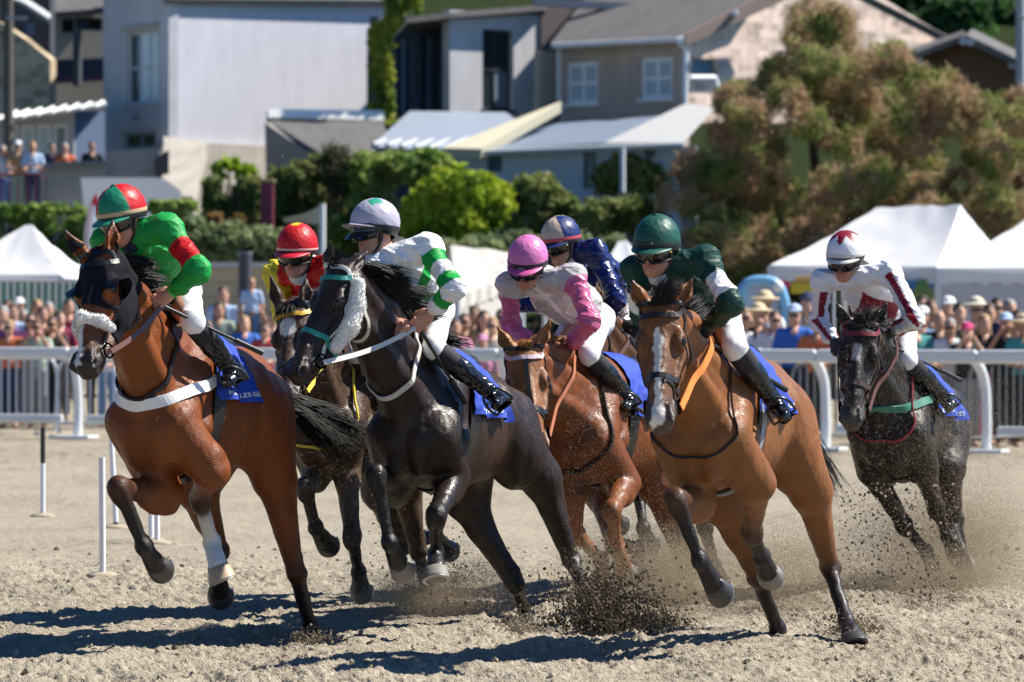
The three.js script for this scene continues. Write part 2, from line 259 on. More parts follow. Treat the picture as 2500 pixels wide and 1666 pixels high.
bush('clipped_hedge', 'clipped hedge piece just behind the green-silked jockey back', 'hedge', slabHedge(385, 480, 515, 560), 88, 2500, 0.09, G_MID, 2);
bush('box_hedge', 'square clipped hedge beside the dark red pillar', 'hedge', slabHedge(520, 640, 458, 540, 34), 92, 5000, 0.09, G_OLIVE, 3);
bush('shrub', 'small green shrub peeping over the square hedge', 'shrub', [[560, 412, 45, 26], [600, 420, 25, 18]], 94, 900, 0.1, G_LIME, 4);
bush('shrub', 'silvery green mound of shrubs behind the raised elbow of the green jockey', 'shrub', [[470, 590, 70, 60], [560, 600, 80, 60], [640, 610, 70, 60], [700, 620, 60, 70]], 80.5, 8000, 0.07, G_SILVER, 5);
bush('dry_plant', 'orange-brown dry plant in front of the square hedge', 'plant', [[535, 545, 34, 26], [580, 548, 26, 26]], 82.5, 900, 0.09, [[0.3, 0.16, 0.05], [0.38, 0.22, 0.08], [0.2, 0.14, 0.05]], 6);
bush('shrub', 'tall olive shrub under the slate outhouse roof', 'shrub', [[720, 450, 70, 60], [780, 430, 55, 55], [700, 520, 60, 50], [790, 500, 60, 60]], 94, 6000, 0.09, G_OLIVE, 7);
bush('spiky_plant', 'grey-brown spiky plant standing between the olive and green shrubs', 'plant', [[835, 430, 40, 70], [810, 400, 25, 50]], 93, 900, 0.2, [[0.16, 0.15, 0.09], [0.1, 0.12, 0.05], [0.22, 0.2, 0.12]], 8, { flat: 0.12 });
bush('shrub', 'broad green shrub with pale blossom under the veranda roof', 'shrub', [[900, 430, 70, 60], [980, 410, 80, 45], [1050, 400, 60, 40], [900, 500, 70, 60], [870, 560, 90, 60]], 93, 8000, 0.09, [...G_MID, [0.25, 0.26, 0.1]], 9);
bush('lime_shrub', 'brightest lime green round shrub in the middle of the bank', 'shrub', [[1120, 470, 95, 70], [1200, 490, 60, 60], [1040, 500, 60, 60], [1110, 545, 110, 55], [1010, 560, 60, 50]], 87, 9000, 0.09, G_LIME, 10);
bush('shrub', 'dull olive shrub to the right of the lime green one', 'shrub', [[1310, 480, 75, 60], [1280, 540, 80, 50], [1370, 520, 60, 50]], 90, 5000, 0.09, G_OLIVE, 11);
bush('shrub', 'rounded dome-shaped shrub in front of the pale blue wall', 'shrub', [[1535, 425, 85, 50], [1490, 440, 50, 36], [1590, 440, 50, 36]], 99, 4000, 0.09, [...G_OLIVE, [0.12, 0.14, 0.06]], 12);
bush('shrub', 'yellow-green flowering shrub above the dark green cap', 'shrub', [[1470, 530, 70, 50], [1550, 520, 70, 45], [1590, 560, 50, 50], [1430, 570, 60, 50]], 88, 6000, 0.08, [[0.09, 0.13, 0.03], [0.2, 0.25, 0.07], [0.33, 0.37, 0.14]], 13);
bush('shrub', 'silvery low shrubs behind the navy cap', 'shrub', [[1180, 610, 90, 40], [1090, 620, 60, 36], [1270, 600, 60, 40], [1400, 610, 70, 45], [1500, 620, 70, 50]], 81.5, 6000, 0.07, G_SILVER, 14);
// the tamarisk: limbs and many feathery clumps
{
  const list = [], r = rng(314); const blobs = [[1790, 400, 90, 90], [1710, 500, 70, 90], [1740, 610, 100, 80], [1860, 300, 80, 90], [1960, 180, 90, 80], [1990, 70, 60, 60], [2060, 280, 140, 110], [2190, 250, 110, 90], [2310, 290, 120, 90], [2450, 310, 100, 110], [2200, 380, 160, 90], [2400, 430, 150, 110], [1900, 430, 100, 70], [1900, 610, 150, 80], [2080, 610, 130, 80], [2250, 570, 150, 80], [2420, 590, 150, 90], [2480, 480, 90, 120], [1800, 690, 150, 60], [2060, 480, 150, 70], [2120, 150, 80, 60]];
  for (const [x, y, a, b] of blobs) for (let i = 0; i < 9; i++) { const t = r() * 6.28, k = Math.sqrt(r()); list.push({ ...clump(x + Math.cos(t) * k * a, y + Math.sin(t) * k * b, 46 + r() * 22, 40 + r() * 20, 88 + (r() - 0.5) * 5), long: 1.5 }); }
  const base = V(at(2060, 600, 89).x, groundH(89) - 0.1, -89), root = thing('tamarisk_tree', 'great feathery pinkish-brown tamarisk tree in front of the brick gable', 'tree', null, base);
  part('crown', leaves(list, 110000, 0.1, G_TAM, 99, 0.17).translate(-base.x, -base.y, -base.z), LEAF, root);
  const st = []; for (const [x0, x1, y1] of [[2010, 1990, 330], [2040, 2060, 250], [1990, 1830, 330], [2070, 2230, 330], [2090, 2340, 420], [1980, 1760, 480], [2110, 2430, 500], [2035, 1960, 140]]) { const a = at(x0, 640, 89).sub(base); a.y = 0; const b = at(x1, y1, 89).sub(base), m = a.clone().lerp(b, 0.45).add(V((r() - 0.5) * 0.4, 0.25, (r() - 0.5) * 0.6)); st.push(bar(a, m, 0.11, 0.08, 7), bar(m, b, 0.08, 0.03, 7)); }
  part('trunk', merge(st), M([0.08, 0.06, 0.045], 0.95), root);
}
{ // wood on the hill beyond the roofs
  const r = rng(8), names = ['dark leafy tree on the hill by the top right corner', 'bright green tree on the hill behind the brown gable', 'leafy tree on the hill above the ridge of the brown house', 'tree crown at the far right edge beyond the pole', 'tall hill tree behind the slate roofs at the top'];
  [[2330, 60], [2230, 30], [2130, -30], [2480, 60], [1700, -150]].forEach(([x, y], i) => { const l = []; for (let k = 0; k < 9; k++) l.push([x + (r() - 0.5) * 190, y + (r() - 0.5) * 150 + 40, 60 + r() * 30, 55 + r() * 30]); bush('hill_tree', names[i], 'tree', l, 150 + i * 4, 4000, 0.22, G_FOREST, 40 + i, { stem: 0.14, group: 'trees on the hill behind the houses' }); });
}
// ---------------------------------------------------------------- buildings
const hAt = (px, py, d) => at(px, py, d).y;
function rewind(g) { const h = g.index ? g.toNonIndexed() : g; for (const k of Object.keys(h.attributes)) { const a = h.attributes[k], n = a.itemSize; for (let i = 0; i < a.count; i += 3) for (let c = 0; c < n; c++) { const t = a.array[(i + 1) * n + c]; a.array[(i + 1) * n + c] = a.array[(i + 2) * n + c]; a.array[(i + 2) * n + c] = t; } } return h; }
const place = (g, m) => (m.determinant() < 0 ? rewind(g.applyMatrix4(m)) : g.applyMatrix4(m));
function facade(root, A, B, y0, y1, mat, openings = [], o = {}) {
  const a = at(A[0], HY, A[1]), b = at(B[0], HY, B[1]); a.y = b.y = 0; const dir = b.clone().sub(a), L = dir.length(); dir.normalize(); const n = V(-dir.z, 0, dir.x); if (n.z > 0) n.negate(); // n points away from the camera
  const hit = (px, py) => { const r = ray(px, py), t = a.clone().sub(camera.position).dot(n) / r.dot(n), p = r.multiplyScalar(t).add(camera.position); return [p.clone().sub(a).dot(dir), p.y]; };
  const sh = new THREE.Shape(); if (o.poly) o.poly.forEach(([px, py], i) => { const [u, v] = hit(px, py); i ? sh.lineTo(u, v) : sh.moveTo(u, v); }); else { sh.moveTo(0, y0); sh.lineTo(L, y0); sh.lineTo(L, o.y1b ?? y1); sh.lineTo(0, y1); } sh.closePath();
  const rects = openings.map((q) => { const p = hit(q.r[0], q.r[3]), s = hit(q.r[2], q.r[1]); const u0 = Math.max(p[0], 0.03), u1 = Math.min(s[0], L - 0.03); const h = new THREE.Path(); h.moveTo(u0, p[1]); h.lineTo(u0, s[1]); h.lineTo(u1, s[1]); h.lineTo(u1, p[1]); h.closePath(); sh.holes.push(h); return [u0, p[1], u1, s[1], q]; });
  const T = o.thick ?? 0.28, mw = new THREE.Matrix4().makeBasis(dir, UP, n).setPosition(a.clone().sub(root.position).setY(-root.position.y)), flip = dir.clone().cross(UP).dot(n) < 0;
  const w = part(o.name || 'wall', place(new THREE.ExtrudeGeometry(sh, { depth: T, bevelEnabled: false }), mw), mat, root);
  for (const [u0, v0, u1, v1, q] of rects) {
    const W = u1 - u0, H = v1 - v0, fw = q.fw ?? 0.06, z = q.z ?? 0.12, parts = [], cols = q.cols ?? 2, rows = q.rows ?? 1;
    const bx = (x0, y0b, x1, y1b, dz = 0.06, zz = z) => box(x1 - x0, y1b - y0b, dz, (x0 + x1) / 2, (y0b + y1b) / 2, zz);
    parts.push(bx(u0, v0, u0 + fw, v1), bx(u1 - fw, v0, u1, v1), bx(u0 + fw, v0, u1 - fw, v0 + fw), bx(u0 + fw, v1 - fw, u1 - fw, v1)); for (let i = 1; i < cols; i++) { const x = mix(u0, u1, i / cols); parts.push(bx(x - fw * 0.4, v0 + fw, x + fw * 0.4, v1 - fw, 0.05)); } for (let j = 1; j < rows; j++) { const y = mix(v0, v1, j / rows); parts.push(bx(u0 + fw, y - fw * 0.4, u1 - fw, y + fw * 0.4, 0.045)); }
    const wn = part(q.kind || 'window', place(merge(parts), mw), q.frame || WINWHITE, root);
    for (let i = 0; i < cols; i++) for (let j = 0; j < rows; j++) part('pane', place(bx(mix(u0, u1, i / cols) + fw * 0.4, mix(v0, v1, j / rows) + fw * 0.4, mix(u0, u1, (i + 1) / cols) - fw * 0.4, mix(v0, v1, (j + 1) / rows) - fw * 0.4, 0.02, z + 0.02), mw), (q.panes && q.panes[j * cols + i]) || GLASS, wn);
    if (q.sill) part('sill', place(bx(u0 - 0.05, v0 - 0.07, u1 + 0.05, v0 - 0.005, 0.16, 0.0), mw), q.frame || WINWHITE, wn);
    if (q.lintel) part('lintel', place(bx(u0 - 0.08, v1 + 0.005, u1 + 0.08, v1 + 0.14, 0.1, -0.03), mw), q.lintel, wn);
    part('room_back', place(bx(u0 - 0.2, v0 - 0.2, u1 + 0.2, v1 + 0.2, 0.03, T + 0.5), mw), M([0.1, 0.1, 0.1], 0.9), wn);
  }
  return w;
}
const WINWHITE = M([0.72, 0.73, 0.75], 0.5), GLASS = M([0.02, 0.03, 0.035], 0.06), CURTAIN = M([0.6, 0.72, 0.76], 0.6, { clearcoat: 0.5, clearcoatRoughness: 0.05 }), DARKF = M([0.03, 0.035, 0.045], 0.5);
function noisyMap(base, amp, fx, fy, seed, kind) { // fine grain and stains for render, stone and slate
  const S = 512, c = new Uint8Array(S * S * 4), q = rng(seed)() * 90; const tri = (v) => Math.round(255 * clamp(v <= 0.0031308 ? v * 12.92 : 1.055 * v ** (1 / 2.4) - 0.055, 0, 1));
  for (let y = 0; y < S; y++) for (let x = 0; x < S; x++) { const u = x / S * 6.2832, cs = Math.cos(u), sn = Math.sin(u), v = y / S; let m = n3(cs * fx + q, sn * fx, v * fy) * 0.5 + n3(cs * fx * 4, sn * fx * 4 + q, v * fy * 4) * 0.3 + n3(cs * fx * 16, sn * fx * 16, v * fy * 16 + q) * 0.2; if (kind === 'stone') { const row = Math.floor(v * 26), off = (row * 0.37) % 1, cell = Math.floor((x / S + off) * 12 + n2(row, x / S * 6) * 0.4); m = m * 0.4 + (n2(cell * 3.7, row * 5.1)) * 0.7; } if (kind === 'slate') { const row = Math.floor(v * 34); m = m * 0.5 + n2(Math.floor(x / S * 30 + (row % 2) * 0.5) * 1.7, row * 2.3) * 0.4; } const k = 1 + amp * m, o = (y * S + x) * 4; for (let i = 0; i < 3; i++) c[o + i] = tri(base[i] * k); c[o + 3] = 255; }
  const t = new THREE.DataTexture(c, S, S); t.colorSpace = THREE.SRGBColorSpace; t.wrapS = t.wrapT = THREE.RepeatWrapping; t.magFilter = THREE.LinearFilter; t.minFilter = THREE.LinearMipmapLinearFilter; t.generateMipmaps = true; t.repeat.set(0.22, 0.22); t.needsUpdate = true;
  return new THREE.MeshPhysicalMaterial({ map: t, roughness: 0.9, side: THREE.DoubleSide, specularIntensity: 0.3 });
}
const RENDER_W = noisyMap([0.5, 0.5, 0.545], 0.1, 1.2, 2, 1), RENDER_G = noisyMap([0.5, 0.5, 0.52], 0.12, 1.2, 2, 2), CONCRETE = noisyMap([0.4, 0.37, 0.32], 0.3, 1, 2, 3), STONE = noisyMap([0.42, 0.34, 0.24], 0.7, 2, 3, 4, 'stone'), BRICK = noisyMap([0.62, 0.49, 0.42], 0.6, 2, 3, 5, 'stone'), ROUGHB = noisyMap([0.4, 0.32, 0.275], 0.2, 1, 2, 6), SLATE = noisyMap([0.13, 0.125, 0.125], 0.3, 2, 3, 7, 'slate'), CREAM = noisyMap([0.55, 0.5, 0.42], 0.1, 1, 2, 8), PALEBLUE = noisyMap([0.42, 0.5, 0.6], 0.1, 1, 2, 9), NAVYP = M([0.03, 0.05, 0.09], 0.6), GREYPL = noisyMap([0.28, 0.265, 0.25], 0.15, 1, 2, 10);
const sheet = (root, pts, mat, name, t = 0.08) => { // flat panel through world points, with thickness
  const P = pts.map((p) => p.clone().sub(root.position)), n = P[1].clone().sub(P[0]).cross(P[2].clone().sub(P[0])).normalize(), X = P[1].clone().sub(P[0]).normalize(), Y = n.clone().cross(X), sh = new THREE.Shape(); P.forEach((p, i) => { const q = p.clone().sub(P[0]), u = q.dot(X), v = q.dot(Y); i ? sh.lineTo(u, v) : sh.moveTo(u, v); }); sh.closePath();
  return part(name, new THREE.ExtrudeGeometry(sh, { depth: t, bevelEnabled: false }).translate(0, 0, -t / 2).applyMatrix4(new THREE.Matrix4().makeBasis(X, Y, n).setPosition(P[0])), mat, root);
};
const house = (name, label, px, d) => thing(name, label, 'house', 'houses above the beach', V(at(px, HY, d).x, 5.0, -d));
const HB0 = 3.6; // where the house walls meet the bank
{ const h = house('rendered_house', 'house with a big blank white gable wall and shaded window side', 420, 108);
  facade(h, [252, 109.3], [412, 107], HB0, hAt(412, -60, 107), RENDER_G, [{ r: [308, 72, 384, 256], cols: 3, rows: 2, frame: M([0.5, 0.5, 0.52], 0.5), panes: [GLASS, CURTAIN, CURTAIN, GLASS, CURTAIN, CURTAIN], sill: true, lintel: M([0.4, 0.36, 0.3], 0.8), fw: 0.07 }, { r: [300, 322, 378, 366], cols: 2, frame: M([0.3, 0.34, 0.4], 0.6), sill: false, lintel: M([0.4, 0.4, 0.42], 0.8) }]);
  facade(h, [412, 107], [990, 113.5], hAt(412, 346, 107), hAt(412, 3, 107), RENDER_W, [], { thick: 0.3, y1b: hAt(990, 8, 113.5) });
  facade(h, [414, 106.7], [668, 109.6], HB0 - 1, hAt(412, 346, 107), CONCRETE, [], { thick: 0.5, name: 'stone_plinth' });
  const e = (px, py, d) => at(px, py, d); sheet(h, [e(400, 3, 106.6), e(1000, 8, 113.2), e(1000, -60, 116), e(400, -60, 116)], SLATE, 'roof', 0.15); part('vent', new THREE.CylinderGeometry(0.09, 0.09, 0.05, 14).rotateX(Math.PI / 2).translate(...at(330, 287, 108).sub(h.position).toArray()), M([0.2, 0.2, 0.22], 0.7), h); }
{ const h = house('slate_outhouse', 'low outhouse with slate roof and glaring white ridge against the white wall', 760, 104), e = (x, y, d) => at(x, y, d);
  sheet(h, [e(655, 300, 105.6), e(935, 300, 106.4), e(960, 390, 102.4), e(800, 400, 102)], SLATE, 'roof', 0.1); sheet(h, [e(652, 272, 105.8), e(935, 276, 106.6), e(935, 300, 106.5), e(652, 292, 105.7)], M([0.8, 0.79, 0.76], 0.6), 'ridge_cap', 0.3);
  sheet(h, [e(655, 300, 105.4), e(800, 400, 102.2), e(800, 480, 102.2), e(640, 480, 105.2)], GREYPL, 'gable_wall', 0.2); sheet(h, [e(800, 398, 102.0), e(960, 388, 102.4), e(960, 480, 102.4), e(800, 480, 102.0)], GREYPL, 'wall', 0.2); }
{ const h = house('ivy_house', 'pale house with tall dark windows, slate roof and ivy corner', 1120, 108);
  const blind = M([0.16, 0.21, 0.3], 0.5);
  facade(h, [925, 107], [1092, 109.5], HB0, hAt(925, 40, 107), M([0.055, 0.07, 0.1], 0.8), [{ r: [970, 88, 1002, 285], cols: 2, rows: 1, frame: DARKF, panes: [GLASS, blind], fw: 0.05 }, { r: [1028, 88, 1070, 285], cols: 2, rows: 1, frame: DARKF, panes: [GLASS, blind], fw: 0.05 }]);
  facade(h, [1098, 107.5], [1322, 109.5], HB0, hAt(1098, 24, 107.5), RENDER_G, [{ r: [1178, 75, 1254, 266], cols: 2, rows: 2, frame: DARKF, panes: [GLASS, M([0.2, 0.24, 0.3], 0.4), GLASS, GLASS], fw: 0.06, sill: true, z: 0.18 }]);
  const e = at; sheet(h, [e(985, 50, 106.5), e(1110, 36, 107.2), e(1330, 18, 109), e(1330, -70, 113), e(985, -70, 113)], SLATE, 'roof', 0.14); sheet(h, [e(1305, -5, 107), e(1540, 10, 107.6), e(1540, 26, 107.6), e(1305, 14, 107)], M([0.3, 0.29, 0.3], 0.7), 'fascia', 0.3);
  facade(h, [1322, 109.4], [1500, 110.5], HB0, hAt(1322, 12, 109.4), M([0.16, 0.13, 0.13], 0.9)); facade(h, [1316, 106.6], [1358, 106.8], HB0, hAt(1316, 125, 106.6), M([0.42, 0.36, 0.31], 0.9), [], { name: 'side_wing' });
  const iv = []; for (let y = -10; y < 330; y += 30) iv.push(clump(930 + (y < 60 ? 30 : 0), y, 32, 26, 106.6, 18)); for (let x = 950; x < 1010; x += 25) iv.push(clump(x, 312, 30, 20, 106.4, 16), clump(x + 10, 10, 30, 30, 106.5, 16)); part('ivy', leaves(iv, 7000, 0.1, [[0.12, 0.19, 0.03], [0.23, 0.32, 0.045], [0.42, 0.45, 0.07]], 71).translate(-h.position.x, -h.position.y, -h.position.z), LEAF, h); }
{ const h = house('brown_house', 'brown rendered house with two white windows and sunlit brick gable', 1560, 105), e = at;
  const pw = M([0.34, 0.42, 0.48], 0.4);
  facade(h, [1366, 106], [1668, 104], HB0, hAt(1366, 112, 106), ROUGHB, [{ r: [1381, 150, 1460, 254], cols: 2, rows: 2, panes: [pw, pw, pw, pw], sill: true, fw: 0.1 }, { r: [1562, 138, 1642, 242], cols: 2, rows: 2, panes: [pw, pw, pw, pw], sill: true, fw: 0.1 }], { y1b: hAt(1668, 98, 104) });
  facade(h, [1670, 104], [2330, 112], HB0, 9, BRICK, [{ r: [1690, 145, 1750, 182], cols: 1, rows: 1, frame: M([0.3, 0.24, 0.22], 0.7), panes: [M([0.06, 0.16, 0.24], 0.3)] }], { poly: [[1670, 300], [2330, 300], [2330, 100], [2130, -20], [1960, -60], [1840, 0], [1670, 96]] });
  sheet(h, [e(1345, 112, 105.4), e(1670, 92, 103.4), e(1880, -12, 105.5), e(1840, -60, 110), e(1500, -60, 112)], SLATE, 'roof', 0.12);
  sheet(h, [e(1668, 112, 103.3), e(1668, 84, 103.3), e(1960, -60, 105.6), e(1985, -34, 105.8)], M([0.2, 0.15, 0.13], 0.8), 'verge_board', 0.25); sheet(h, [e(2040, -40, 107), e(2140, 10, 108.6), e(2330, 108, 111.5), e(2330, 84, 111.5), e(2160, -6, 108.6), e(2060, -60, 107)], SLATE, 'roof_slope', 0.2);
  const pos = h.position; part('gutter', bar(e(1350, 112, 105.2).sub(pos), e(1665, 96, 103.2).sub(pos), 0.07, 0.07, 10), M([0.6, 0.6, 0.6], 0.5), h); part('downpipe', merge([bar(e(1672, 95, 103.2).sub(pos), e(1655, 100, 103.2).sub(pos), 0.09, 0.09), bar(e(1655, 100, 103.2).sub(pos), e(1675, 118, 103.4).sub(pos), 0.07, 0.07), bar(e(1675, 118, 103.4).sub(pos), e(1672, 272, 103.4).sub(pos), 0.07, 0.07)]), WINWHITE, h); part('downpipe', bar(e(1364, 120, 105.6).sub(pos), e(1364, 246, 105.6).sub(pos), 0.055, 0.055), M([0.55, 0.55, 0.56], 0.5), h); part('waste_pipe', merge([bar(e(1684, 190, 103.6).sub(pos), e(1745, 190, 104.2).sub(pos), 0.07, 0.07), bar(e(1745, 190, 104.2).sub(pos), e(1752, 215, 104.2).sub(pos), 0.07, 0.07)]), WINWHITE, h); for (const [x, y] of [[1690, 84], [1793, 32]]) part('purlin_end', bar(e(x, y, 103.6).sub(pos), e(x + 4, y, 105).sub(pos), 0.08, 0.08), WINWHITE, h); }
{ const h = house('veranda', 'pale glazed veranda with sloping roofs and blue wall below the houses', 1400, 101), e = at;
  sheet(h, [e(905, 360, 99.4), e(1085, 372, 99), e(1260, 296, 103), e(1235, 292, 104), e(1000, 325, 104)], M([0.32, 0.36, 0.43], 0.35), 'glazed_roof', 0.06); for (let i = 0; i < 6; i++) part('roof_bar', bar(e(910 + i * 34, 352 + i * 2.5, 99).sub(h.position), e(1010 + i * 44, 318 - i * 4, 103.6).sub(h.position), 0.05, 0.05, 6), M([0.5, 0.52, 0.56], 0.5), h);
  sheet(h, [e(1085, 374, 98.6), e(1175, 376, 98.6), e(1370, 262, 102), e(1368, 244, 102), e(1085, 358, 98.6)], M([0.5, 0.46, 0.33], 0.7), 'ridge_board', 0.25);
  sheet(h, [e(1160, 372, 99), e(1470, 352, 98.6), e(1668, 282, 102.8), e(1362, 300, 103)], M([0.16, 0.2, 0.27], 0.7), 'slate_roof', 0.06); sheet(h, [e(1474, 352, 98.5), e(1665, 350, 97.9), e(1745, 262, 102.1), e(1672, 281, 102.7)], M([0.45, 0.45, 0.44], 0.6), 'pale_roof', 0.06); part('eaves_gutter', bar(e(1160, 374, 98.8).sub(h.position), e(1670, 354, 97.9).sub(h.position), 0.07, 0.07, 8), M([0.5, 0.53, 0.54], 0.5), h);  // roof split along a shadow line: shaded part painted blue-grey, lit part pale
  facade(h, [1085, 99.6], [1700, 98.8], HB0 - 0.8, hAt(1085, 376, 99.6), PALEBLUE, [{ r: [1190, 382, 1226, 420], cols: 1, rows: 1, frame: M([0.05, 0.12, 0.22], 0.6), panes: [M([0.02, 0.07, 0.15], 0.4)] }, { r: [1425, 372, 1456, 460], cols: 1, rows: 1, kind: 'door', frame: M([0.1, 0.12, 0.14], 0.6) }, { r: [1572, 366, 1600, 384], cols: 1, frame: M([0.1, 0.1, 0.12], 0.6) }], { y1b: hAt(1700, 356, 98.8) }); part('post', bar(e(1520, 360, 97.6).sub(h.position), e(1520, 470, 97.6).sub(h.position), 0.06, 0.06), WINWHITE, h); }
{ const h = house('gabled_cottage', 'brown timbered cottage gable half hidden behind the tamarisk', 2350, 104), e = at;
  facade(h, [2130, 104.5], [2540, 103], HB0, 8, M([0.13, 0.075, 0.045], 0.9), [], { poly: [[2130, 330], [2130, 170], [2352, 92], [2540, 178], [2540, 330]] }); sheet(h, [e(2120, 178, 103.6), e(2356, 92, 103), e(2356, 80, 107), e(2220, 84, 108)], SLATE, 'roof', 0.14); sheet(h, [e(2356, 92, 102.8), e(2560, 190, 102.2), e(2570, 176, 104), e(2370, 78, 105)], SLATE, 'roof_slope', 0.16); for (const [x, y] of [[2245, 152], [2352, 100], [2370, 103], [2472, 158]]) part('beam_end', bar(e(x, y, 102.6).sub(h.position), e(x, y, 104).sub(h.position), 0.1, 0.1), M([0.5, 0.5, 0.52], 0.6), h); }
{ const h = house('stone_cottage', 'rubble stone house at the left edge under a dark roof', 40, 112), e = at;
  facade(h, [-60, 112], [122, 111], HB0, 9, STONE, [], { poly: [[-60, 320], [122, 320], [122, 145], [60, 95], [0, 55], [-60, 40]] }); facade(h, [0, 113.5], [122, 113], HB0, hAt(122, -20, 113), M([0.05, 0.055, 0.07], 0.8), [{ r: [52, 55, 84, 90], cols: 1, frame: M([0.1, 0.13, 0.2], 0.6), panes: [M([0.05, 0.12, 0.25], 0.3)] }]); sheet(h, [e(-40, -40, 109), e(60, 0, 109.4), e(122, 40, 109.8), e(122, 24, 110.2), e(70, -30, 110)], M([0.35, 0.37, 0.42], 0.6), 'verge_board', 0.2); }
{ const h = house('cream_house', 'cream house with navy painted bands beside the shaded white house', 190, 116), e = at;
  facade(h, [116, 115.5], [256, 116], HB0, hAt(116, 32, 115.5), CREAM, [{ r: [150, 46, 182, 80], cols: 1, frame: NAVYP }, { r: [184, 44, 250, 74], cols: 2, frame: NAVYP, panes: [M([0.05, 0.1, 0.16], 0.2), GLASS] }]); sheet(h, [e(122, 146, 115.2), e(254, 142, 115.4), e(254, 196, 115.4), e(122, 204, 115.2)], NAVYP, 'painted_band', 0.04); sheet(h, [e(122, 196, 115.1), e(254, 190, 115.3), e(254, 197, 115.3), e(122, 205, 115.1)], M([0.25, 0.06, 0.16], 0.7), 'pink_stripe', 0.05); sheet(h, [e(108, 38, 114.6), e(256, 26, 114.8), e(256, -60, 119), e(180, -60, 119)], SLATE, 'roof', 0.14); part('post', bar(e(188, 76, 114.8).sub(h.position), e(188, 210, 114.8).sub(h.position), 0.12, 0.12, 10), M([0.09, 0.1, 0.12], 0.6), h); }
{ const h = house('lean_to', 'glazed lean-to with pale corrugated roof above the terrace', 110, 106), e = at;
  sheet(h, [e(-40, 300, 103), e(258, 258, 103.5), e(258, 246, 108), e(100, 262, 108), e(-40, 282, 107)], M([0.62, 0.62, 0.6], 0.5), 'roof', 0.07); for (let i = 0; i < 8; i++) part('roof_rib', bar(e(-20 + i * 36, 296 - i * 5, 102.9).sub(h.position), e(40 + i * 30, 272 - i * 3.5, 106).sub(h.position), 0.045, 0.045, 6), M([0.75, 0.75, 0.72], 0.5), h);
  const bl = M([0.36, 0.45, 0.46], 0.5); facade(h, [-40, 104.5], [180, 104.5], HB0, hAt(-40, 298, 104.5), M([0.33, 0.33, 0.34], 0.8), [{ r: [4, 306, 44, 385], cols: 1, panes: [bl] }, { r: [50, 306, 84, 385], cols: 1, panes: [bl] }, { r: [90, 304, 124, 385], cols: 1, panes: [bl] }, { r: [130, 304, 164, 385], cols: 1, panes: [M([0.16, 0.2, 0.18], 0.4)] }], { y1b: hAt(180, 270, 104.5) }); facade(h, [178, 105], [256, 106], HB0, hAt(178, 268, 105), M([0.08, 0.12, 0.2], 0.8)); }
{ const e = at; // terrace walls
  const w = thing('terrace_wall', 'grey rendered parapet of the terrace under the lean-to', 'wall', null, V(at(180, HY, 101).x, 4, -101)); sheet(w, [e(112, 405, 100.5), e(255, 400, 100.8), e(255, 500, 100.8), e(112, 500, 100.5)], GREYPL, 'wall', 0.25); sheet(w, [e(110, 398, 100.3), e(256, 393, 100.6), e(256, 404, 100.6), e(110, 409, 100.3)], M([0.2, 0.19, 0.18], 0.8), 'coping', 0.35);
  const w2 = thing('terrace_wall', 'taller grey terrace wall below the shaded house side', 'wall', null, V(at(330, HY, 101.5).x, 4, -101.5)); sheet(w2, [e(258, 368, 101.5), e(392, 366, 101.5), e(392, 500, 101.5), e(258, 500, 101.5)], GREYPL, 'wall', 0.25); sheet(w2, [e(378, 388, 101.2), e(411, 366, 101.3), e(411, 440, 101.3), e(384, 440, 101.2)], M([0.02, 0.022, 0.03], 0.8), 'gate', 0.1);
  const w3 = thing('white_wall', 'low white wall behind the green and red cap', 'wall', null, V(at(320, HY, 98).x, 3.6, -98)); sheet(w3, [e(196, 438, 97.5), e(395, 438, 97.8), e(440, 470, 97.8), e(440, 560, 97.8), e(205, 560, 97.5)], M([0.62, 0.6, 0.58], 0.85), 'wall', 0.3);
  const w4 = thing('stone_retaining_wall', 'buttressed pale retaining wall below the white gable', 'wall', null, V(at(520, HY, 100).x, 3.6, -100)); sheet(w4, [e(400, 352, 104.5), e(505, 365, 104), e(470, 500, 99.5), e(395, 500, 99.5)], CONCRETE, 'buttress', 0.4);
  const w5 = thing('gate_pillar', 'dark red gate pillar at the end of the square hedge', 'pillar', null, V(at(652, HY, 91).x, groundH(91), -91)); const bx = (W, H, y) => new RoundedBoxGeometry(W, H, W, 2, 0.02).translate(0, y, 0); const top = hAt(652, 448, 91) - groundH(91); part('shaft', bx(0.27, top, top / 2), M([0.2, 0.03, 0.06], 0.7), w5); part('cap', bx(0.33, 0.09, top + 0.046), M([0.3, 0.24, 0.1], 0.8), w5);
  for (const [x, y0, y1, d, l] of [[20, -60, 290, 103, 'dark wooden utility pole at the left edge'], [2492, -60, 165, 100, 'grey pole at the top right corner']]) { const p = thing('utility_pole', l, 'pole', 'utility poles', V(at(x, HY, d).x, groundH(d), -d)); const h0 = hAt(x, y0, d) - groundH(d); part('shaft', new THREE.CylinderGeometry(0.11, 0.13, h0, 12).translate(0, h0 / 2, 0), M(x < 100 ? [0.1, 0.085, 0.075] : [0.4, 0.4, 0.42], 0.9), p); part('cable_bracket', box(0.5, 0.06, 0.06, 0.2, hAt(x, 45, d) - groundH(d), 0.14), M([0.3, 0.32, 0.35], 0.5), p); } }
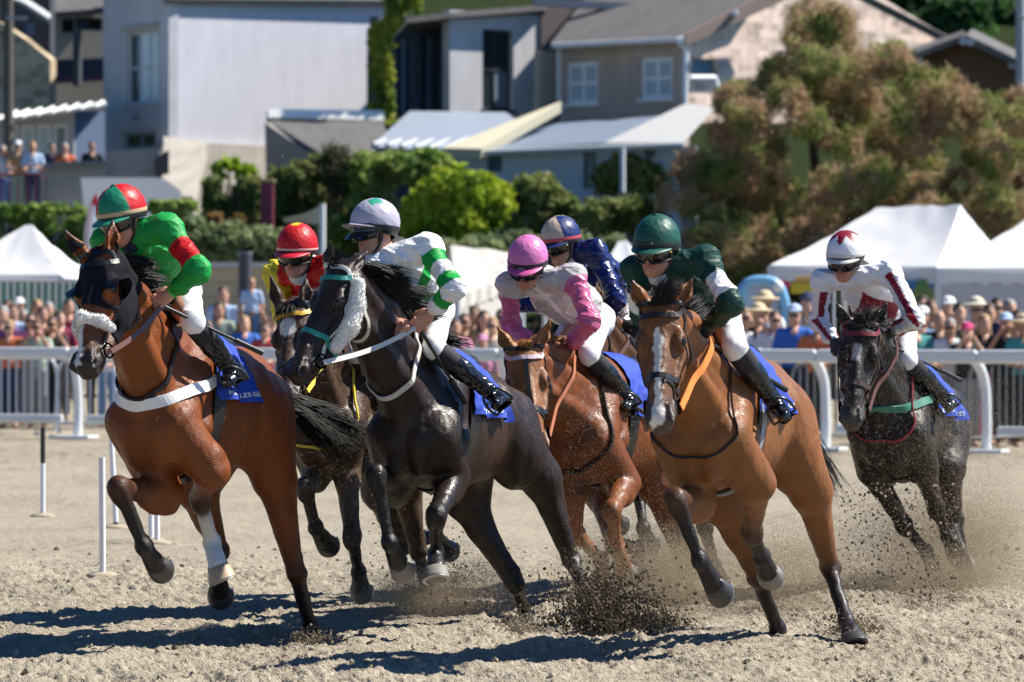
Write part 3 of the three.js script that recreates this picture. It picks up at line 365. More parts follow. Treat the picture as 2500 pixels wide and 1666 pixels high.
// ---------------------------------------------------------------- rails, barriers, stakes
const railAt = (x) => { const t = (x + 6.11) / (5.83 + 6.11); return mix(60.2, 53.2, t); };
{ const RW = M([0.68, 0.69, 0.7], 0.4), xs = [-12, -10.05, -8.1, -6.11, -4.1, -2.1, -0.1, 1.95, 3.92, 5.83, 7.8, 9.8]; let names = ['far left out of view', 'next to the left edge', 'at the left edge of the picture', 'upright left of the blinkered horse', 'behind the blinkered horse', 'behind the brown horse', 'behind the black horse', 'behind the chestnut horse', 'between light bay and dark horse', 'right of the dark horse', 'near the right edge', 'beyond the right edge'];
  for (let i = 0; i + 1 < xs.length; i++) { const a = V(xs[i], 0, -railAt(xs[i])), b = V(xs[i + 1], 0, -railAt(xs[i + 1])), r = thing('track_rail', 'white plastic running rail section ' + names[i], 'rail', 'white running rail sections', a), d = b.clone().sub(a), L = d.length(), q = new THREE.Quaternion().setFromUnitVectors(V(1, 0, 0), d.clone().normalize()); const put = (g) => g.applyQuaternion(q);
    part('top_rail', put(new RoundedBoxGeometry(L - 0.01, 0.17, 0.1, 4, 0.045).translate(L / 2, 1.2, 0.16)), RW, r); const g = i >= 7; part('post', put(tube(g ? [V(0, 0, -0.1), V(0.0, 0.5, -0.1), V(-0.02, 0.9, -0.08), V(-0.06, 1.1, 0.02), V(-0.12, 1.2, 0.14)] : [V(0, 0, -0.05), V(0, 0.6, -0.05), V(0, 1.0, 0.02), V(0, 1.18, 0.12)], 0.062, 24, 12)), RW, r); part('lower_rail', put(new RoundedBoxGeometry(L * 0.82, 0.12, 0.07, 3, 0.03).translate(L * 0.5, 0.28, 0.03)), RW, r); part('foot_plate', put(new RoundedBoxGeometry(0.6, 0.05, 0.4, 2, 0.02).translate(0, 0.03, 0.05)), RW, r); } }
function barrier(x, d, turn, mat, label, H = 1.1) { const r = thing('crowd_barrier', label, 'barrier', 'metal crowd barriers', V(x, groundH(d), -d)); r.rotation.y = turn; const W = 2.1, fr = tube([V(-W / 2, 0.05, 0), V(-W / 2, H - 0.12, 0), V(-W / 2 + 0.12, H, 0), V(W / 2 - 0.12, H, 0), V(W / 2, H - 0.12, 0), V(W / 2, 0.05, 0)], 0.026, 60, 8); part('frame', fr, mat, r); part('bottom_rail', bar(V(-W / 2, 0.18, 0), V(W / 2, 0.18, 0), 0.022), mat, r); const g = bar(V(0, 0.18, 0), V(0, H - 0.01, 0), 0.017, 0.017, 6); for (let i = 1; i < 19; i++) { const m = part('upright_bar', g, mat, r); m.position.x = -W / 2 + i * W / 19; } for (const s of [-1, 1]) part('foot', box(0.05, 0.03, 0.6, s * (W / 2 - 0.25), 0.02, 0), mat, r); }
const BLACKP = M([0.02, 0.02, 0.02], 0.6);
const GALV = M([0.5, 0.52, 0.56], 0.45, { metalness: 0.3 }), TEAL = M([0.06, 0.17, 0.14], 0.5);
['at the left edge of the picture', 'behind the left upright post', 'behind the neck of the blinkered horse', 'between the blinkered and brown horses', 'behind the black horse'].forEach((l, i) => barrier(-7.6 + i * 2.2, 61.6 - i * 0.35, 0.16, GALV, 'galvanised crowd barrier ' + l));
['behind the lowest chestnut horse ear', 'behind the light bay rump', 'beside the dark horse', 'at the right edge of the picture'].forEach((l, i) => barrier(0.2 + i * 2.15, 57.6 - i * 1.1, 0.5, i > 3 ? TEAL : M([0.1, 0.11, 0.11], 0.6), 'dark' + ' crowd barrier ' + l));
[[250, 1408, 248, 1117, 'nearest white stake, left of the raised forehoof'], [104, 1262, 104, 1045, 'white stake with black top at the far left'], [283, 1290, 270, 1050, 'leaning white stake with black foot'], [369, 1322, 366, 1095, 'white stake just behind the raised foreleg, the left of a pair'], [383, 1328, 381, 1098, 'white stake just behind the raised foreleg, the right of a pair']].forEach(([x, y, x2, y2, l], i) => { const d = EYE * F / (y - HY), a = at(x, y, d), b = at(x2, y2, d), r = thing('marker_stake', l, 'stake', 'white marker stakes', a), v = b.clone().sub(a); part('shaft', bar(v.clone().multiplyScalar(i === 2 ? 0.06 : -0.05), v.clone().multiplyScalar(i === 1 ? 0.62 : 1), 0.02, 0.02, 12), M([0.78, 0.78, 0.8], 0.45), r); if (i === 1) part('black_top', bar(v.clone().multiplyScalar(0.6), v, 0.0205, 0.0205, 12), BLACKP, r); if (i === 2) part('black_foot', bar(v.clone().multiplyScalar(-0.04), v.clone().multiplyScalar(0.062), 0.0205, 0.0205, 12), BLACKP, r); part('sand_heap', new THREE.SphereGeometry(0.09, 12, 6).scale(1.2, 0.35, 1), M([0.36, 0.3, 0.22], 1), r); });
// ---------------------------------------------------------------- people
const SKIN = [0.52, 0.27, 0.18], SKIN2 = [0.44, 0.22, 0.14];
function headField() {
  const f = new Field(), e = (x, y, z, r, k, c = SKIN) => f.ell(V(x, y, z), r, WORLD, k, c), lip = [0.4, 0.13, 0.11];
  e(0, 0.03, -0.015, [0.074, 0.092, 0.094], 0.03); e(0, -0.04, 0.028, [0.06, 0.085, 0.062], 0.03); e(0, -0.098, 0.058, [0.03, 0.022, 0.026], 0.03);
  f.cap(V(0.045, -0.075, 0.01), V(0.012, -0.105, 0.06), 0.024, 0.018, 0.03, SKIN); f.cap(V(-0.045, -0.075, 0.01), V(-0.012, -0.105, 0.06), 0.024, 0.018, 0.03, SKIN);
  f.cap(V(0, 0.008, 0.086), V(0, -0.036, 0.108), 0.011, 0.013, 0.012, SKIN2); e(0.012, -0.043, 0.096, [0.009, 0.008, 0.01], 0.006, SKIN2); e(-0.012, -0.043, 0.096, [0.009, 0.008, 0.01], 0.006, SKIN2);
  e(0, -0.066, 0.087, [0.022, 0.006, 0.01], 0.004, lip); e(0, -0.078, 0.085, [0.019, 0.007, 0.01], 0.005, lip); f.subEll(V(0, -0.0715, 0.102), [0.024, 0.0018, 0.014], WORLD, 0.003);
  for (const g of [1, -1]) { e(0.04 * g, -0.03, 0.058, [0.024, 0.024, 0.024], 0.02); e(0.03 * g, 0.026, 0.072, [0.026, 0.01, 0.016], 0.012); f.subEll(V(0.031 * g, 0.006, 0.098), [0.02, 0.012, 0.014], WORLD, 0.01); e(0.077 * g, -0.012, -0.005, [0.01, 0.03, 0.018], 0.008, SKIN2); }
  f.cap(V(0, -0.06, -0.025), V(0, -0.12, -0.045), 0.05, 0.05, 0.03, SKIN);
  return f;
}
const HEAD = headField().mesh(0.0046, (x, y, z, f) => { const c = f.color(x, y, z), m = 1 + 0.08 * n3(x * 60, y * 60, z * 60), red = sstep(0.03, 0.0, Math.hypot(Math.abs(x) - 0.04, y + 0.04, z - 0.07)) * 0.25; return [c[0] * m * (1 + red * 0.3), c[1] * m * (1 - red * 0.4), c[2] * m * (1 - red * 0.3)]; });
function handField(r = 1) {
  const f = new Field(); f.ell(V(0.05, 0, 0), [0.05, 0.02 * r, 0.04], WORLD, 0.012, SKIN); f.cap(V(-0.03, 0, 0), V(0.03, 0, 0), 0.026, 0.026, 0.02, SKIN);
  [[0.031, 0.95], [0.011, 1.05], [-0.009, 1], [-0.028, 0.84]].forEach(([z, l]) => { const q = [[0.082, 0.006], [0.082 + 0.034 * l, -0.006], [0.082 + 0.024 * l, -0.032], [0.082 + 0.002 * l, -0.036]].map(([x, y]) => V(x, y, z)); for (let i = 0; i < 3; i++) f.cap(q[i], q[i + 1], (0.0105 - i * 0.0008) * r, (0.0098 - i * 0.0008) * r, 0.004, SKIN); });
  f.cap(V(0.02, -0.006, 0.03), V(0.055, -0.024, 0.046), 0.014 * r, 0.012 * r, 0.01, SKIN); f.cap(V(0.055, -0.024, 0.046), V(0.09, -0.036, 0.03), 0.0115 * r, 0.009 * r, 0.004, SKIN);
  return f;
}
const HAND = handField().mesh(0.0042, (x, y, z, f) => f.color(x, y, z)), GLOVE = handField(1.14).mesh(0.005);
const mat4 = (X, Y, Z, p) => new THREE.Matrix4().makeBasis(X, Y, Z).setPosition(p);
const cl = (g, m) => g.clone().applyMatrix4(m);
// helmet with a silk cap, in the head's own frame (z forward)
function capGeo(pattern, o = {}) {
  const pos = [], col = [], idx = [], NA = 72, NE = 22, c = V(0, 0.03, -0.014), r = [0.108, 0.122, 0.13].map((q) => q * (o.size || 1));
  for (let i = 0; i <= NE; i++) for (let j = 0; j <= NA; j++) {
    const az = j / NA * 6.2832, fz = Math.cos(az), e0 = Math.asin(clamp((mix(-0.034, 0.022, fz * 0.5 + 0.5) - c.y) / r[1], -1, 1)), el = mix(e0, Math.PI / 2, (i / NE) ** 0.9), w = 1 + 0.014 * n3(Math.sin(az) * 3, el * 7, fz * 3) * (o.wrinkle ?? 1) + 0.016 * Math.max(0, n3(Math.sin(az) * 9, el * 2.2, fz * 9)) * (1 - i / NE) * (o.wrinkle ?? 1);
    const x = c.x + r[0] * w * Math.cos(el) * Math.sin(az), y = c.y + r[1] * w * Math.sin(el), z = c.z + r[2] * w * Math.cos(el) * fz;
    pos.push(x, y, z); col.push(...pattern(az, el, x, y, z)); if (i && j) { const q = i * (NA + 1) + j; idx.push(q, q - NA - 1, q - 1, q - 1, q - NA - 1, q - NA - 2); }
  }
  return geoOf(pos, idx, col);
}
const helmR = (az, y, k = 1) => { const c = [0.03, -0.014], s = Math.sqrt(Math.max(0.05, 1 - ((y - c[0]) / 0.122) ** 2)) * k; return V(0.108 * s * Math.sin(az), y, c[1] + 0.13 * s * Math.cos(az)); };
const browY = (az) => mix(-0.034, 0.022, Math.cos(az) * 0.5 + 0.5);
function peakGeo(len = 0.055, drop = 0.012, lift = 0) {
  const pos = [], idx = [], N = 28, top = [], K = 5;
  for (let s = 0; s < 2; s++) for (let k = 0; k <= K; k++) for (let i = 0; i <= N; i++) { const a = (i / N * 2 - 1) * 1.25, e = Math.cos(a / 1.25 * Math.PI / 2), p = helmR(a, browY(a) + 0.004, 1.0), t = k / K, ex = len * Math.pow(e, 0.7) * t; pos.push(p.x * (1 + 0.1 * t * e), p.y - drop * t * t * e + lift * t * e - s * 0.005, p.z + ex); }
  const S = N + 1; for (let s = 0; s < 2; s++) for (let k = 0; k < K; k++) for (let i = 0; i < N; i++) { const a = s * (K + 1) * S + k * S + i; idx.push(a, a + 1, a + S, a + 1, a + S + 1, a + S); }
  for (let i = 0; i < N; i++) { const a = K * S + i, b = (K + 1) * S + K * S + i; idx.push(a, a + 1, b, a + 1, b + 1, b); }
  return geoOf(pos, idx);
}
function ringStrip(y0, h, k, az0 = 0, az1 = 6.2832, N = 60, follow = true) { const pos = [], idx = []; for (let i = 0; i <= N; i++) { const a = mix(az0, az1, i / N), b = follow ? browY(a) : 0; for (const [yy, kk] of [[y0, k], [y0 + h, k], [y0 + h, k - 0.03], [y0, k - 0.03]]) { const p = helmR(a, b + yy, kk); pos.push(p.x, p.y, p.z); } if (i) for (let q = 0; q < 4; q++) { const a1 = (i - 1) * 4 + q, b1 = (i - 1) * 4 + (q + 1) % 4; idx.push(a1, a1 + 4, b1, b1, a1 + 4, b1 + 4); } } return geoOf(pos, idx).toNonIndexed(); }
function lensGeo() { const pos = [], idx = [], N = 30, K = 8; for (let k = 0; k <= K; k++) for (let i = 0; i <= N; i++) { const a = (i / N * 2 - 1) * 1.2, v = k / K, nose = Math.exp(-((a / 0.13) ** 2)), y = mix(-0.05 + 0.022 * nose + 0.008 * Math.abs(a), 0.026, v), bul = 0.008 * Math.sin(v * Math.PI); pos.push((0.092 + bul) * Math.sin(a), y, 0.006 + (0.107 + bul) * Math.cos(a)); if (i && k) { const q = k * (N + 1) + i; idx.push(q, q - 1, q - N - 1, q - 1, q - N - 2, q - N - 1); } } return geoOf(pos, idx); }
const LENS = lensGeo(), LENS_M = M([0.01, 0.009, 0.008], 0.06, { clearcoat: 0.6, clearcoatRoughness: 0.05 }), BLACK = M([0.012, 0.012, 0.014], 0.45), GLOSSB = M([0.01, 0.011, 0.014], 0.2);
function gogFrame() { const p = []; for (let i = 0; i < 40; i++) { const t = i / 40 * 6.2832, a = Math.sin(t) * 1.22, top = Math.cos(t) > 0, nose = Math.exp(-((a / 0.13) ** 2)); p.push(V(0.095 * Math.sin(a), top ? 0.028 : -0.052 + 0.022 * nose + 0.008 * Math.abs(a), 0.006 + 0.111 * Math.cos(a))); } return tube(p, 0.0055, 100, 6, true); }
const GFRAME = gogFrame();
function textMat(txt, fg, bg, w = 128, h = 64, font = 'bold 44px sans-serif') { const c = document.createElement('canvas'); c.width = w; c.height = h; const g = c.getContext('2d'); g.fillStyle = bg; g.fillRect(0, 0, w, h); g.fillStyle = fg; g.font = font; g.textAlign = 'center'; g.textBaseline = 'middle'; g.fillText(txt, w / 2, h / 2 + 3, w - 8); const t = new THREE.CanvasTexture(c); t.colorSpace = THREE.SRGBColorSpace; return new THREE.MeshPhysicalMaterial({ map: t, roughness: 0.6, side: THREE.DoubleSide }); }

function riderPose(s) {
  const fr = frameOf(s), j = s.rider, J = {}, bones = [], put = (n, q, w, u0) => { if (!q) return; J[n] = q.uvw ? { fixed: fr.L(...q.uvw), w: 0 } : { px: q, w: q[2] !== undefined ? q[2] : w, t0: fr.depth - 0.2, t0s: 0, u0: q[3] ?? u0 }; };
  put('pel', j.pel || { uvw: [0.28, 1.8, -0.07] }, 0); put('neck', j.neck, 0, 0.62); put('head', j.head, j.headW ?? 0, 0.8);
  for (const [sd, g] of [['L', 1], ['R', -1]]) { put('s' + sd, j['s' + sd], 0.17 * g, 0.6); put('e' + sd, j['e' + sd], 0.23 * g, 0.46); put('h' + sd, j['h' + sd], 0.11 * g, 0.68); if (J['h' + sd]) J['h' + sd].us = 0.04; put('k' + sd, j['k' + sd], 0.23 * g, 0.5); put('a' + sd, j['a' + sd], 0.27 * g, 0.2); }
  const bn = (a, b, l) => { if (J[a] && J[b]) bones.push([a, b, l]); };
  bn('pel', 'neck', 0.45); bn('neck', 'head', 0.19);
  for (const sd of ['L', 'R']) { bn('neck', 's' + sd, 0.19); bn('s' + sd, 'e' + sd, 0.29); bn('e' + sd, 'h' + sd, 0.25); bn('pel', 'k' + sd, 0.45); bn('k' + sd, 'a' + sd, 0.4); }
  bn('sL', 'sR', 0.36);
  solvePose(J, bones, fr.left, fr.O, fr.h);
  for (const [a, b, l] of bones) { const m = J[a].P.distanceTo(J[b].P); if (Math.abs(m - l) > 0.05) debug.push(`${s.id} rider ${a}-${b} ${m.toFixed(2)}/${l}`); }
  const P = {}; for (const n in J) P[n] = J[n].P;
  const mw = fr.inv(P.neck)[2]; debug.push(s.id + ' ' + Object.keys(P).map((n) => n + ':' + fr.inv(P[n]).map((q) => q.toFixed(2))).join(' '));
  for (const n of ['s', 'e', 'h', 'k', 'a']) for (const [a, b] of [['L', 'R'], ['R', 'L']]) if (!P[n + a] && P[n + b]) { const q = fr.inv(P[n + b]), off = 'se'.includes(n) ? 2 * mw : 0; P[n + a] = fr.L(n === 'a' ? Math.min(q[0], 0.16) : q[0], q[1], n === 'a' ? -Math.sign(q[2]) * 0.25 : n === 'k' ? -Math.sign(q[2]) * Math.min(0.2, Math.abs(q[2])) : off - q[2]); }
  return { fr, P };
}
function foldNoise(amp, fq, seed) { return (x, y, z) => { const a = n3(x * fq * 0.45 + seed, y * fq * 1.25 + x * 2, z * fq * 0.45), b = n3(x * fq + a * 0.6, y * fq * 0.5 + seed, z * fq); return -amp * (0.5 - Math.sqrt(Math.abs(a) + 0.01)) - amp * 0.55 * (0.5 - Math.sqrt(Math.abs(b) + 0.01)); }; }
function rider(s, pose) {
  const { fr, P } = pose, j = s.rider, k = s.silks, { fwd, up, left, O } = fr;
  const root = thing('person', j.label, 'jockey', 'jockeys riding in the race', V(O.x, 0, O.z)), loc = (g) => g.translate(-O.x, 0, -O.z), add = (n, g, m, par = root) => part(n, loc(g), m, par);
  const sp = P.neck.clone().sub(P.pel), sd = sp.clone().normalize(), sl = P.sL.clone().sub(P.sR).normalize(), TB = basisAlong(sd, sl), front = TB[1]; // X spine, Z lateral
  const fsign = front.dot(fwd) > 0 ? 1 : -1;
  // head frame
  const ps = j.face * Math.PI / 180, pt = (j.tilt || 20) * Math.PI / 180, rl = (j.roll || 0) * Math.PI / 180, fh = V(-Math.sin(ps), 0, Math.cos(ps));
  let hz = fh.clone().multiplyScalar(Math.cos(pt)).addScaledVector(UP, -Math.sin(pt)), hy = UP.clone().multiplyScalar(Math.cos(pt)).addScaledVector(fh, Math.sin(pt)), hx = hy.clone().cross(hz);
  const hy2 = hy.clone().multiplyScalar(Math.cos(rl)).addScaledVector(hx, Math.sin(rl)); hx = hy2.clone().cross(hz).normalize(); hy = hy2.normalize();
  const HM = mat4(hx, hy, hz, P.head), H = (g) => cl(g, HM), hp = (x, y, z) => V(x, y, z).applyMatrix4(HM);
  // body: one figure (mostly under its clothes)
  const f = new Field(), sk = SKIN, q = (a, b, t) => a.clone().lerp(b, t);
  f.ell(q(P.pel, P.neck, 0.62), [0.15, 0.06, 0.105], TB, 0.05, sk); f.ell(q(P.pel, P.neck, 0.25), [0.15, 0.06, 0.1], TB, 0.05, sk); f.cap(P.neck, hp(0, -0.14, -0.04), 0.052, 0.048, 0.03, sk);
  for (const g of ['L', 'R']) { f.cap(P['s' + g], P['e' + g], 0.05, 0.038, 0.03, sk); f.cap(P['e' + g], P['h' + g], 0.038, 0.026, 0.02, sk); f.cap(P.pel, P['k' + g], 0.085, 0.05, 0.05, sk); f.cap(P['k' + g], P['a' + g], 0.046, 0.03, 0.02, sk); }
  const hands = [], gloveMats = [];
  const HB = {};
  for (const [g, sg] of [['L', 1], ['R', -1]]) {
    const d = P['h' + g].clone().sub(P['e' + g]).normalize().lerp(fwd.clone().addScaledVector(UP, -0.35).normalize(), 0.45).normalize(), nrm = left.clone().multiplyScalar(sg * 0.8).addScaledVector(UP, 0.6).addScaledVector(fwd, 0.2), Y = nrm.addScaledVector(d, -nrm.dot(d)).normalize(), Z = d.clone().cross(Y).normalize();
    if (Z.dot(UP) < 0) Z.negate();
    HB[g] = mat4(d, Y, Z, P['h' + g]); hands.push(HB[g]);
  }
  const bodyParts = [f.mesh(0.022, (x, y, z, ff) => sk), H(HEAD)]; for (const g of ['L', 'R']) if (!k.gloves) bodyParts.push(flipFix(cl(HAND, HB[g]), HB[g]));
  add('body', mergeGeometries(bodyParts.map((g) => { const u = g.index ? g.toNonIndexed() : g; return u; })), VC(0.5, { specularIntensity: 0.5, sheen: 0.15 }));
  if (k.gloves) for (const g of ['L', 'R']) add('glove', flipFix(cl(GLOVE, HB[g]), HB[g]), M([0.014, 0.014, 0.015], 0.6));
  // silks
  const js = new Field(), WR = k.fold ?? 0.008;
  js.ell(q(P.pel, P.neck, 0.66), [0.19, 0.118, 0.165], TB, 0.05, null, 'body'); js.ell(q(P.pel, P.neck, 0.3).addScaledVector(front, -0.02 * fsign), [0.2, 0.122, 0.15], TB, 0.06, null, 'body'); js.cap(P.sL, P.sR, 0.068, 0.068, 0.06, null, null, 'body'); js.cap(q(P.pel, P.neck, 0.9), hp(0, -0.16, -0.04), 0.08, 0.062, 0.03, null, null, 'collar');
  for (const g of ['L', 'R']) { const sh = P['s' + g], el = P['e' + g], ha = P['h' + g], wr = q(el, ha, 0.93); js.cap(sh, el, 0.061, 0.051, 0.05, null, null, 'upper' + g); js.cap(el, q(el, ha, 0.7), 0.05, 0.046, 0.05, null, null, 'fore' + g); js.cap(q(el, ha, 0.7), wr, 0.046, 0.032, 0.02, null, null, 'fore' + g); }
  const wrinkle = foldNoise(WR * 1.9, 8, s.seed || 1), fine = foldNoise(WR * 0.6, 20, (s.seed || 1) + 4);
  js.warp = (x, y, z) => wrinkle(x, y, z) + fine(x, y, z);
  const hem = P.pel.clone().addScaledVector(sd, 0.06); js.clip = (x, y, z) => -((x - hem.x) * sd.x + (y - hem.y) * sd.y + (z - hem.z) * sd.z) ;
  const tmp = V(0, 0, 0);
  const ctxOf = (x, y, z) => { // which piece of cloth, how far along it and round it
    let best = 1e9, bq = null; for (const p of js.p) { const e = Field.one(p, x, y, z); if (e < best) { best = e; bq = p; bq.hh = p.h; } }
    tmp.set(x, y, z).sub(P.pel); const c = { tag: bq.tagName, t: bq.hh, spine: tmp.dot(sd) / sp.length(), lat: tmp.dot(TB[2]), fr: tmp.dot(front) * fsign };
    if (bq.t === 0 && bq.tagName !== 'body') { const d = V(bq.dx, bq.dy, bq.dz).normalize(), r = V(x - bq.ax, y - bq.ay, z - bq.az); const a = d.clone().cross(UP).normalize(), b2 = d.clone().cross(a); c.ang = Math.atan2(r.dot(a), r.dot(b2)); }
    if (c.tag.startsWith('fore')) { const g = c.tag[4]; const e = P['e' + g], d = P['h' + g].clone().sub(e); c.t = clamp(V(x, y, z).sub(e).dot(d) / d.lengthSq(), 0, 1); }
    return c;
  };
  add('jersey', js.mesh(s.cell ? 0.0085 : 0.0072, (x, y, z) => { const c = k.paint(ctxOf(x, y, z)), m = 1 + 0.04 * n3(x * 30, y * 30, z * 30); return [c[0] * m, c[1] * m, c[2] * m]; }), VC(k.rough ?? 0.5, { specularIntensity: k.rough ? 0.8 : 0.45 }));
  // breeches, boots
  const br = new Field(); br.ell(P.pel.clone().addScaledVector(sd, -0.02), [0.12, 0.11, 0.14], TB, 0.05);
  for (const [g, sg] of [['L', 1], ['R', -1]]) { const hip = P.pel.clone().addScaledVector(TB[2], 0.075 * sg); br.cap(hip, P['k' + g], 0.078, 0.056, 0.05); br.cap(P['k' + g], q(P['k' + g], P['a' + g], 0.1), 0.059, 0.055, 0.02); }
  br.cap(P.pel, q(P.pel, P.neck, 0.25), 0.1, 0.1, 0.05);
  br.warp = foldNoise(0.006, 9, 30 + (s.seed || 1)); add('breeches', br.mesh(0.012), M(k.breeches || [0.74, 0.74, 0.76], 0.6));
  for (const [g, sg] of [['L', 1], ['R', -1]]) {
    const kn = P['k' + g], an = P['a' + g], bo = new Field(), bd = an.clone().sub(kn).normalize(), tf = (j.toe && j.toe[g] ? V(...j.toe[g]) : fwd.clone().addScaledVector(up, -0.22).addScaledVector(left, 0.12 * sg)).normalize();
    bo.cap(q(kn, an, 0.1), q(kn, an, 0.5), 0.053, 0.05, 0.02); bo.cap(q(kn, an, 0.5), an, 0.05, 0.041, 0.02); bo.ell(q(kn, an, 0.36).addScaledVector(fwd, -0.012), [0.13, 0.048, 0.052], basisAlong(bd, left), 0.02);
    const sole = bd.clone().multiplyScalar(0.045); bo.cap(an.clone().addScaledVector(tf, -0.035).add(sole), an.clone().addScaledVector(tf, 0.06).add(sole), 0.04, 0.036, 0.03); bo.cap(an.clone().addScaledVector(tf, 0.06).add(sole), an.clone().addScaledVector(tf, 0.15).add(sole).addScaledVector(bd, 0.012), 0.037, 0.03, 0.02);
    bo.warp = (x, y, z) => { const t = (x - kn.x) * bd.x + (y - kn.y) * bd.y + (z - kn.z) * bd.z; return -0.0028 * Math.sin(t * 170 + 3 * n3(x * 9, y * 9, z * 9)) * sstep(0.22, 0.33, t) * sstep(0.42, 0.38, t) - 0.0025 * n3(x * 25, y * 25, z * 25); };
    const b = add('boot', bo.mesh(0.009), GLOSSB);
    part('gaiter', loc(flatCyl(q(kn, an, 0.07), q(kn, an, 0.32), 0.0585, 0.057)), M([0.014, 0.015, 0.02], 0.8), b);
    part('sole', loc(soleGeo(an.clone().add(sole).addScaledVector(bd, 0.034), tf, bd)), M([0.05, 0.045, 0.035], 0.85), b);
    // stirrup iron and leather belong to the saddle but hang from the rider's foot here
    const st = an.clone().add(sole).addScaledVector(tf, 0.06), sw = tf.clone().cross(bd).normalize(); const pts = []; for (let i = 0; i < 24; i++) { const a2 = i / 24 * 6.2832; pts.push(st.clone().addScaledVector(sw, 0.062 * Math.sin(a2)).addScaledVector(bd, Math.cos(a2) > 0 ? 0.042 : 0.085 * Math.cos(a2))); }
    s.horseRoot && part('stirrup', tube(pts, 0.007, 60, 6, true).translate(-O.x, 0, -O.z), M([0.02, 0.02, 0.022], 0.3), s.horseRoot);
  }
  // helmet
  const hm = add('helmet', H(capGeo(k.cap, { wrinkle: k.capWrinkle })), VC(k.capRough ?? 0.45, { specularIntensity: 0.6 }));
  const hpart = (n, g, m) => part(n, loc(H(g)), m, hm);
  hpart('peak', peakGeo(k.peakLen, k.peakDrop, k.peakLift), M(k.peak, 0.4));
  if (k.under) { hpart('helmet_shell', ringStrip(-0.03, 0.034, 1.04), GLOSSB); hpart('shell_brim', peakGeo(0.045, 0.03, 0).translate(0, -0.026, 0), GLOSSB); }
  if (k.band) hpart('band', ringStrip(0.012, k.bandH ?? 0.02, 1.03), M(k.band, 0.5));
  if (k.bow) { for (const g of [1, -1]) hpart('bow', new THREE.SphereGeometry(0.018, 12, 8).scale(1.2, 0.6, 0.4).translate(0.022 * g - 0.01, 0.045, 0.118), M(k.band, 0.4)); }
  if (k.button) hpart('button', new THREE.SphereGeometry(0.009, 10, 6).scale(1.4, 0.7, 1).translate(0, 0.153, -0.012), M(k.button, 0.4));
  const go = add('goggles', H(LENS), LENS_M); part('frame', loc(H(GFRAME)), BLACK, go);
  part('strap', loc(H(ringStrip(-0.012, 0.026, 1.045, 0.9, 6.2832 - 0.9, 40))), BLACK, go);
  if (k.stud) for (const g of [1, -1]) part('stud', loc(H(new THREE.CylinderGeometry(0.013, 0.013, 0.006, 16).rotateZ(Math.PI / 2).translate(0.092 * g, 0.002, 0.045))), M(k.stud, 0.4), go);
  if (k.logo) { const lg = new THREE.PlaneGeometry(0.05, 0.018, 10, 1), pp = lg.attributes.position; for (let i = 0; i < pp.count; i++) { const x = pp.getX(i); pp.setZ(i, 0.118 - x * x * 4.5); } lg.translate(0, k.logoY ?? 0.03, 0.004); part('badge', loc(H(flatN(lg))), textMat(k.logo, '#c8c8c8', '#101012'), go); }
  const cs = []; for (let i = 0; i <= 14; i++) { const a = (i / 14 * 2 - 1) * 1.75; cs.push(V(0.079 * Math.sin(a), -0.035 - 0.092 * Math.max(0, Math.cos(a)) ** 0.8, 0.0 + 0.05 * Math.max(0, Math.cos(a)))); }
  add('chin_strap', H(tube(cs, 0.0065, 40, 6)), BLACK);
  for (const g of [1, -1]) part('ear_strap', loc(H(tube([V(0.09 * g, 0.02, -0.02), V(0.083 * g, -0.03, 0.01), V(0.07 * g, -0.075, 0.02)], 0.009, 10, 6))), BLACK, hm);
  { const sc = new Field(); sc.cap(P.neck.clone().addScaledVector(UP, 0.01), hp(0, -0.128, -0.025), 0.078, 0.06, 0.02); sc.cap(P.neck.clone().addScaledVector(fwd, 0.05), hp(0, -0.14, 0.0), 0.06, 0.045, 0.03); sc.warp = foldNoise(0.004, 30, 2); add('scarf', sc.mesh(0.009), M(k.scarf || [0.6, 0.6, 0.62], 0.8)); }
  if (k.wrist) for (const g of ['L']) add('wristband', flatCyl(q(P['e' + g], P['h' + g], 0.9), q(P['e' + g], P['h' + g], 1.0), 0.036, 0.032), M(k.wrist, 0.5));
  // whip
  if (j.whip) { const hl = V(0.09, -0.022, 0).applyMatrix4(HB.L), w = j.whip, e = at(w[0], w[1], -hl.z + (w[2] ?? 0.1)), d = e.clone().sub(hl).normalize(), st = hl.clone().addScaledVector(d, -0.1); const g = new THREE.BufferGeometry(); solo('riding_whip', merge([bar(st, st.clone().addScaledVector(d, 0.24), 0.011, 0.01, 10), bar(st.clone().addScaledVector(d, 0.24), e.clone().addScaledVector(d, -0.16), 0.0085, 0.007, 10), bar(e.clone().addScaledVector(d, -0.16), e, 0.013, 0.014, 10)]), M([0.012, 0.012, 0.013], 0.35), j.whipLabel, 'whip', 'riding whips'); }
  return root;
}
function flipFix(g, m) { if (m.determinant() < 0 && g.index) { const a = g.index.array; for (let i = 0; i < a.length; i += 3) { const t = a[i]; a[i] = a[i + 1]; a[i + 1] = t; } } return g; }
function flatCyl(a, b, r0, r1) { return bar(a, b, r0, r1, 28); }
function soleGeo(c, tf, bd) { const sw = tf.clone().cross(bd).normalize(), sh = new THREE.Shape(); for (let i = 0; i <= 24; i++) { const a = i / 24 * 6.2832, x = 0.125 * Math.cos(a) + 0.055, y = (0.034 + 0.006 * Math.cos(a)) * Math.sin(a); i ? sh.lineTo(x, y) : sh.moveTo(x, y); } return new THREE.ExtrudeGeometry(sh, { depth: 0.012, bevelEnabled: false }).applyMatrix4(mat4(tf, sw, bd, c)); }
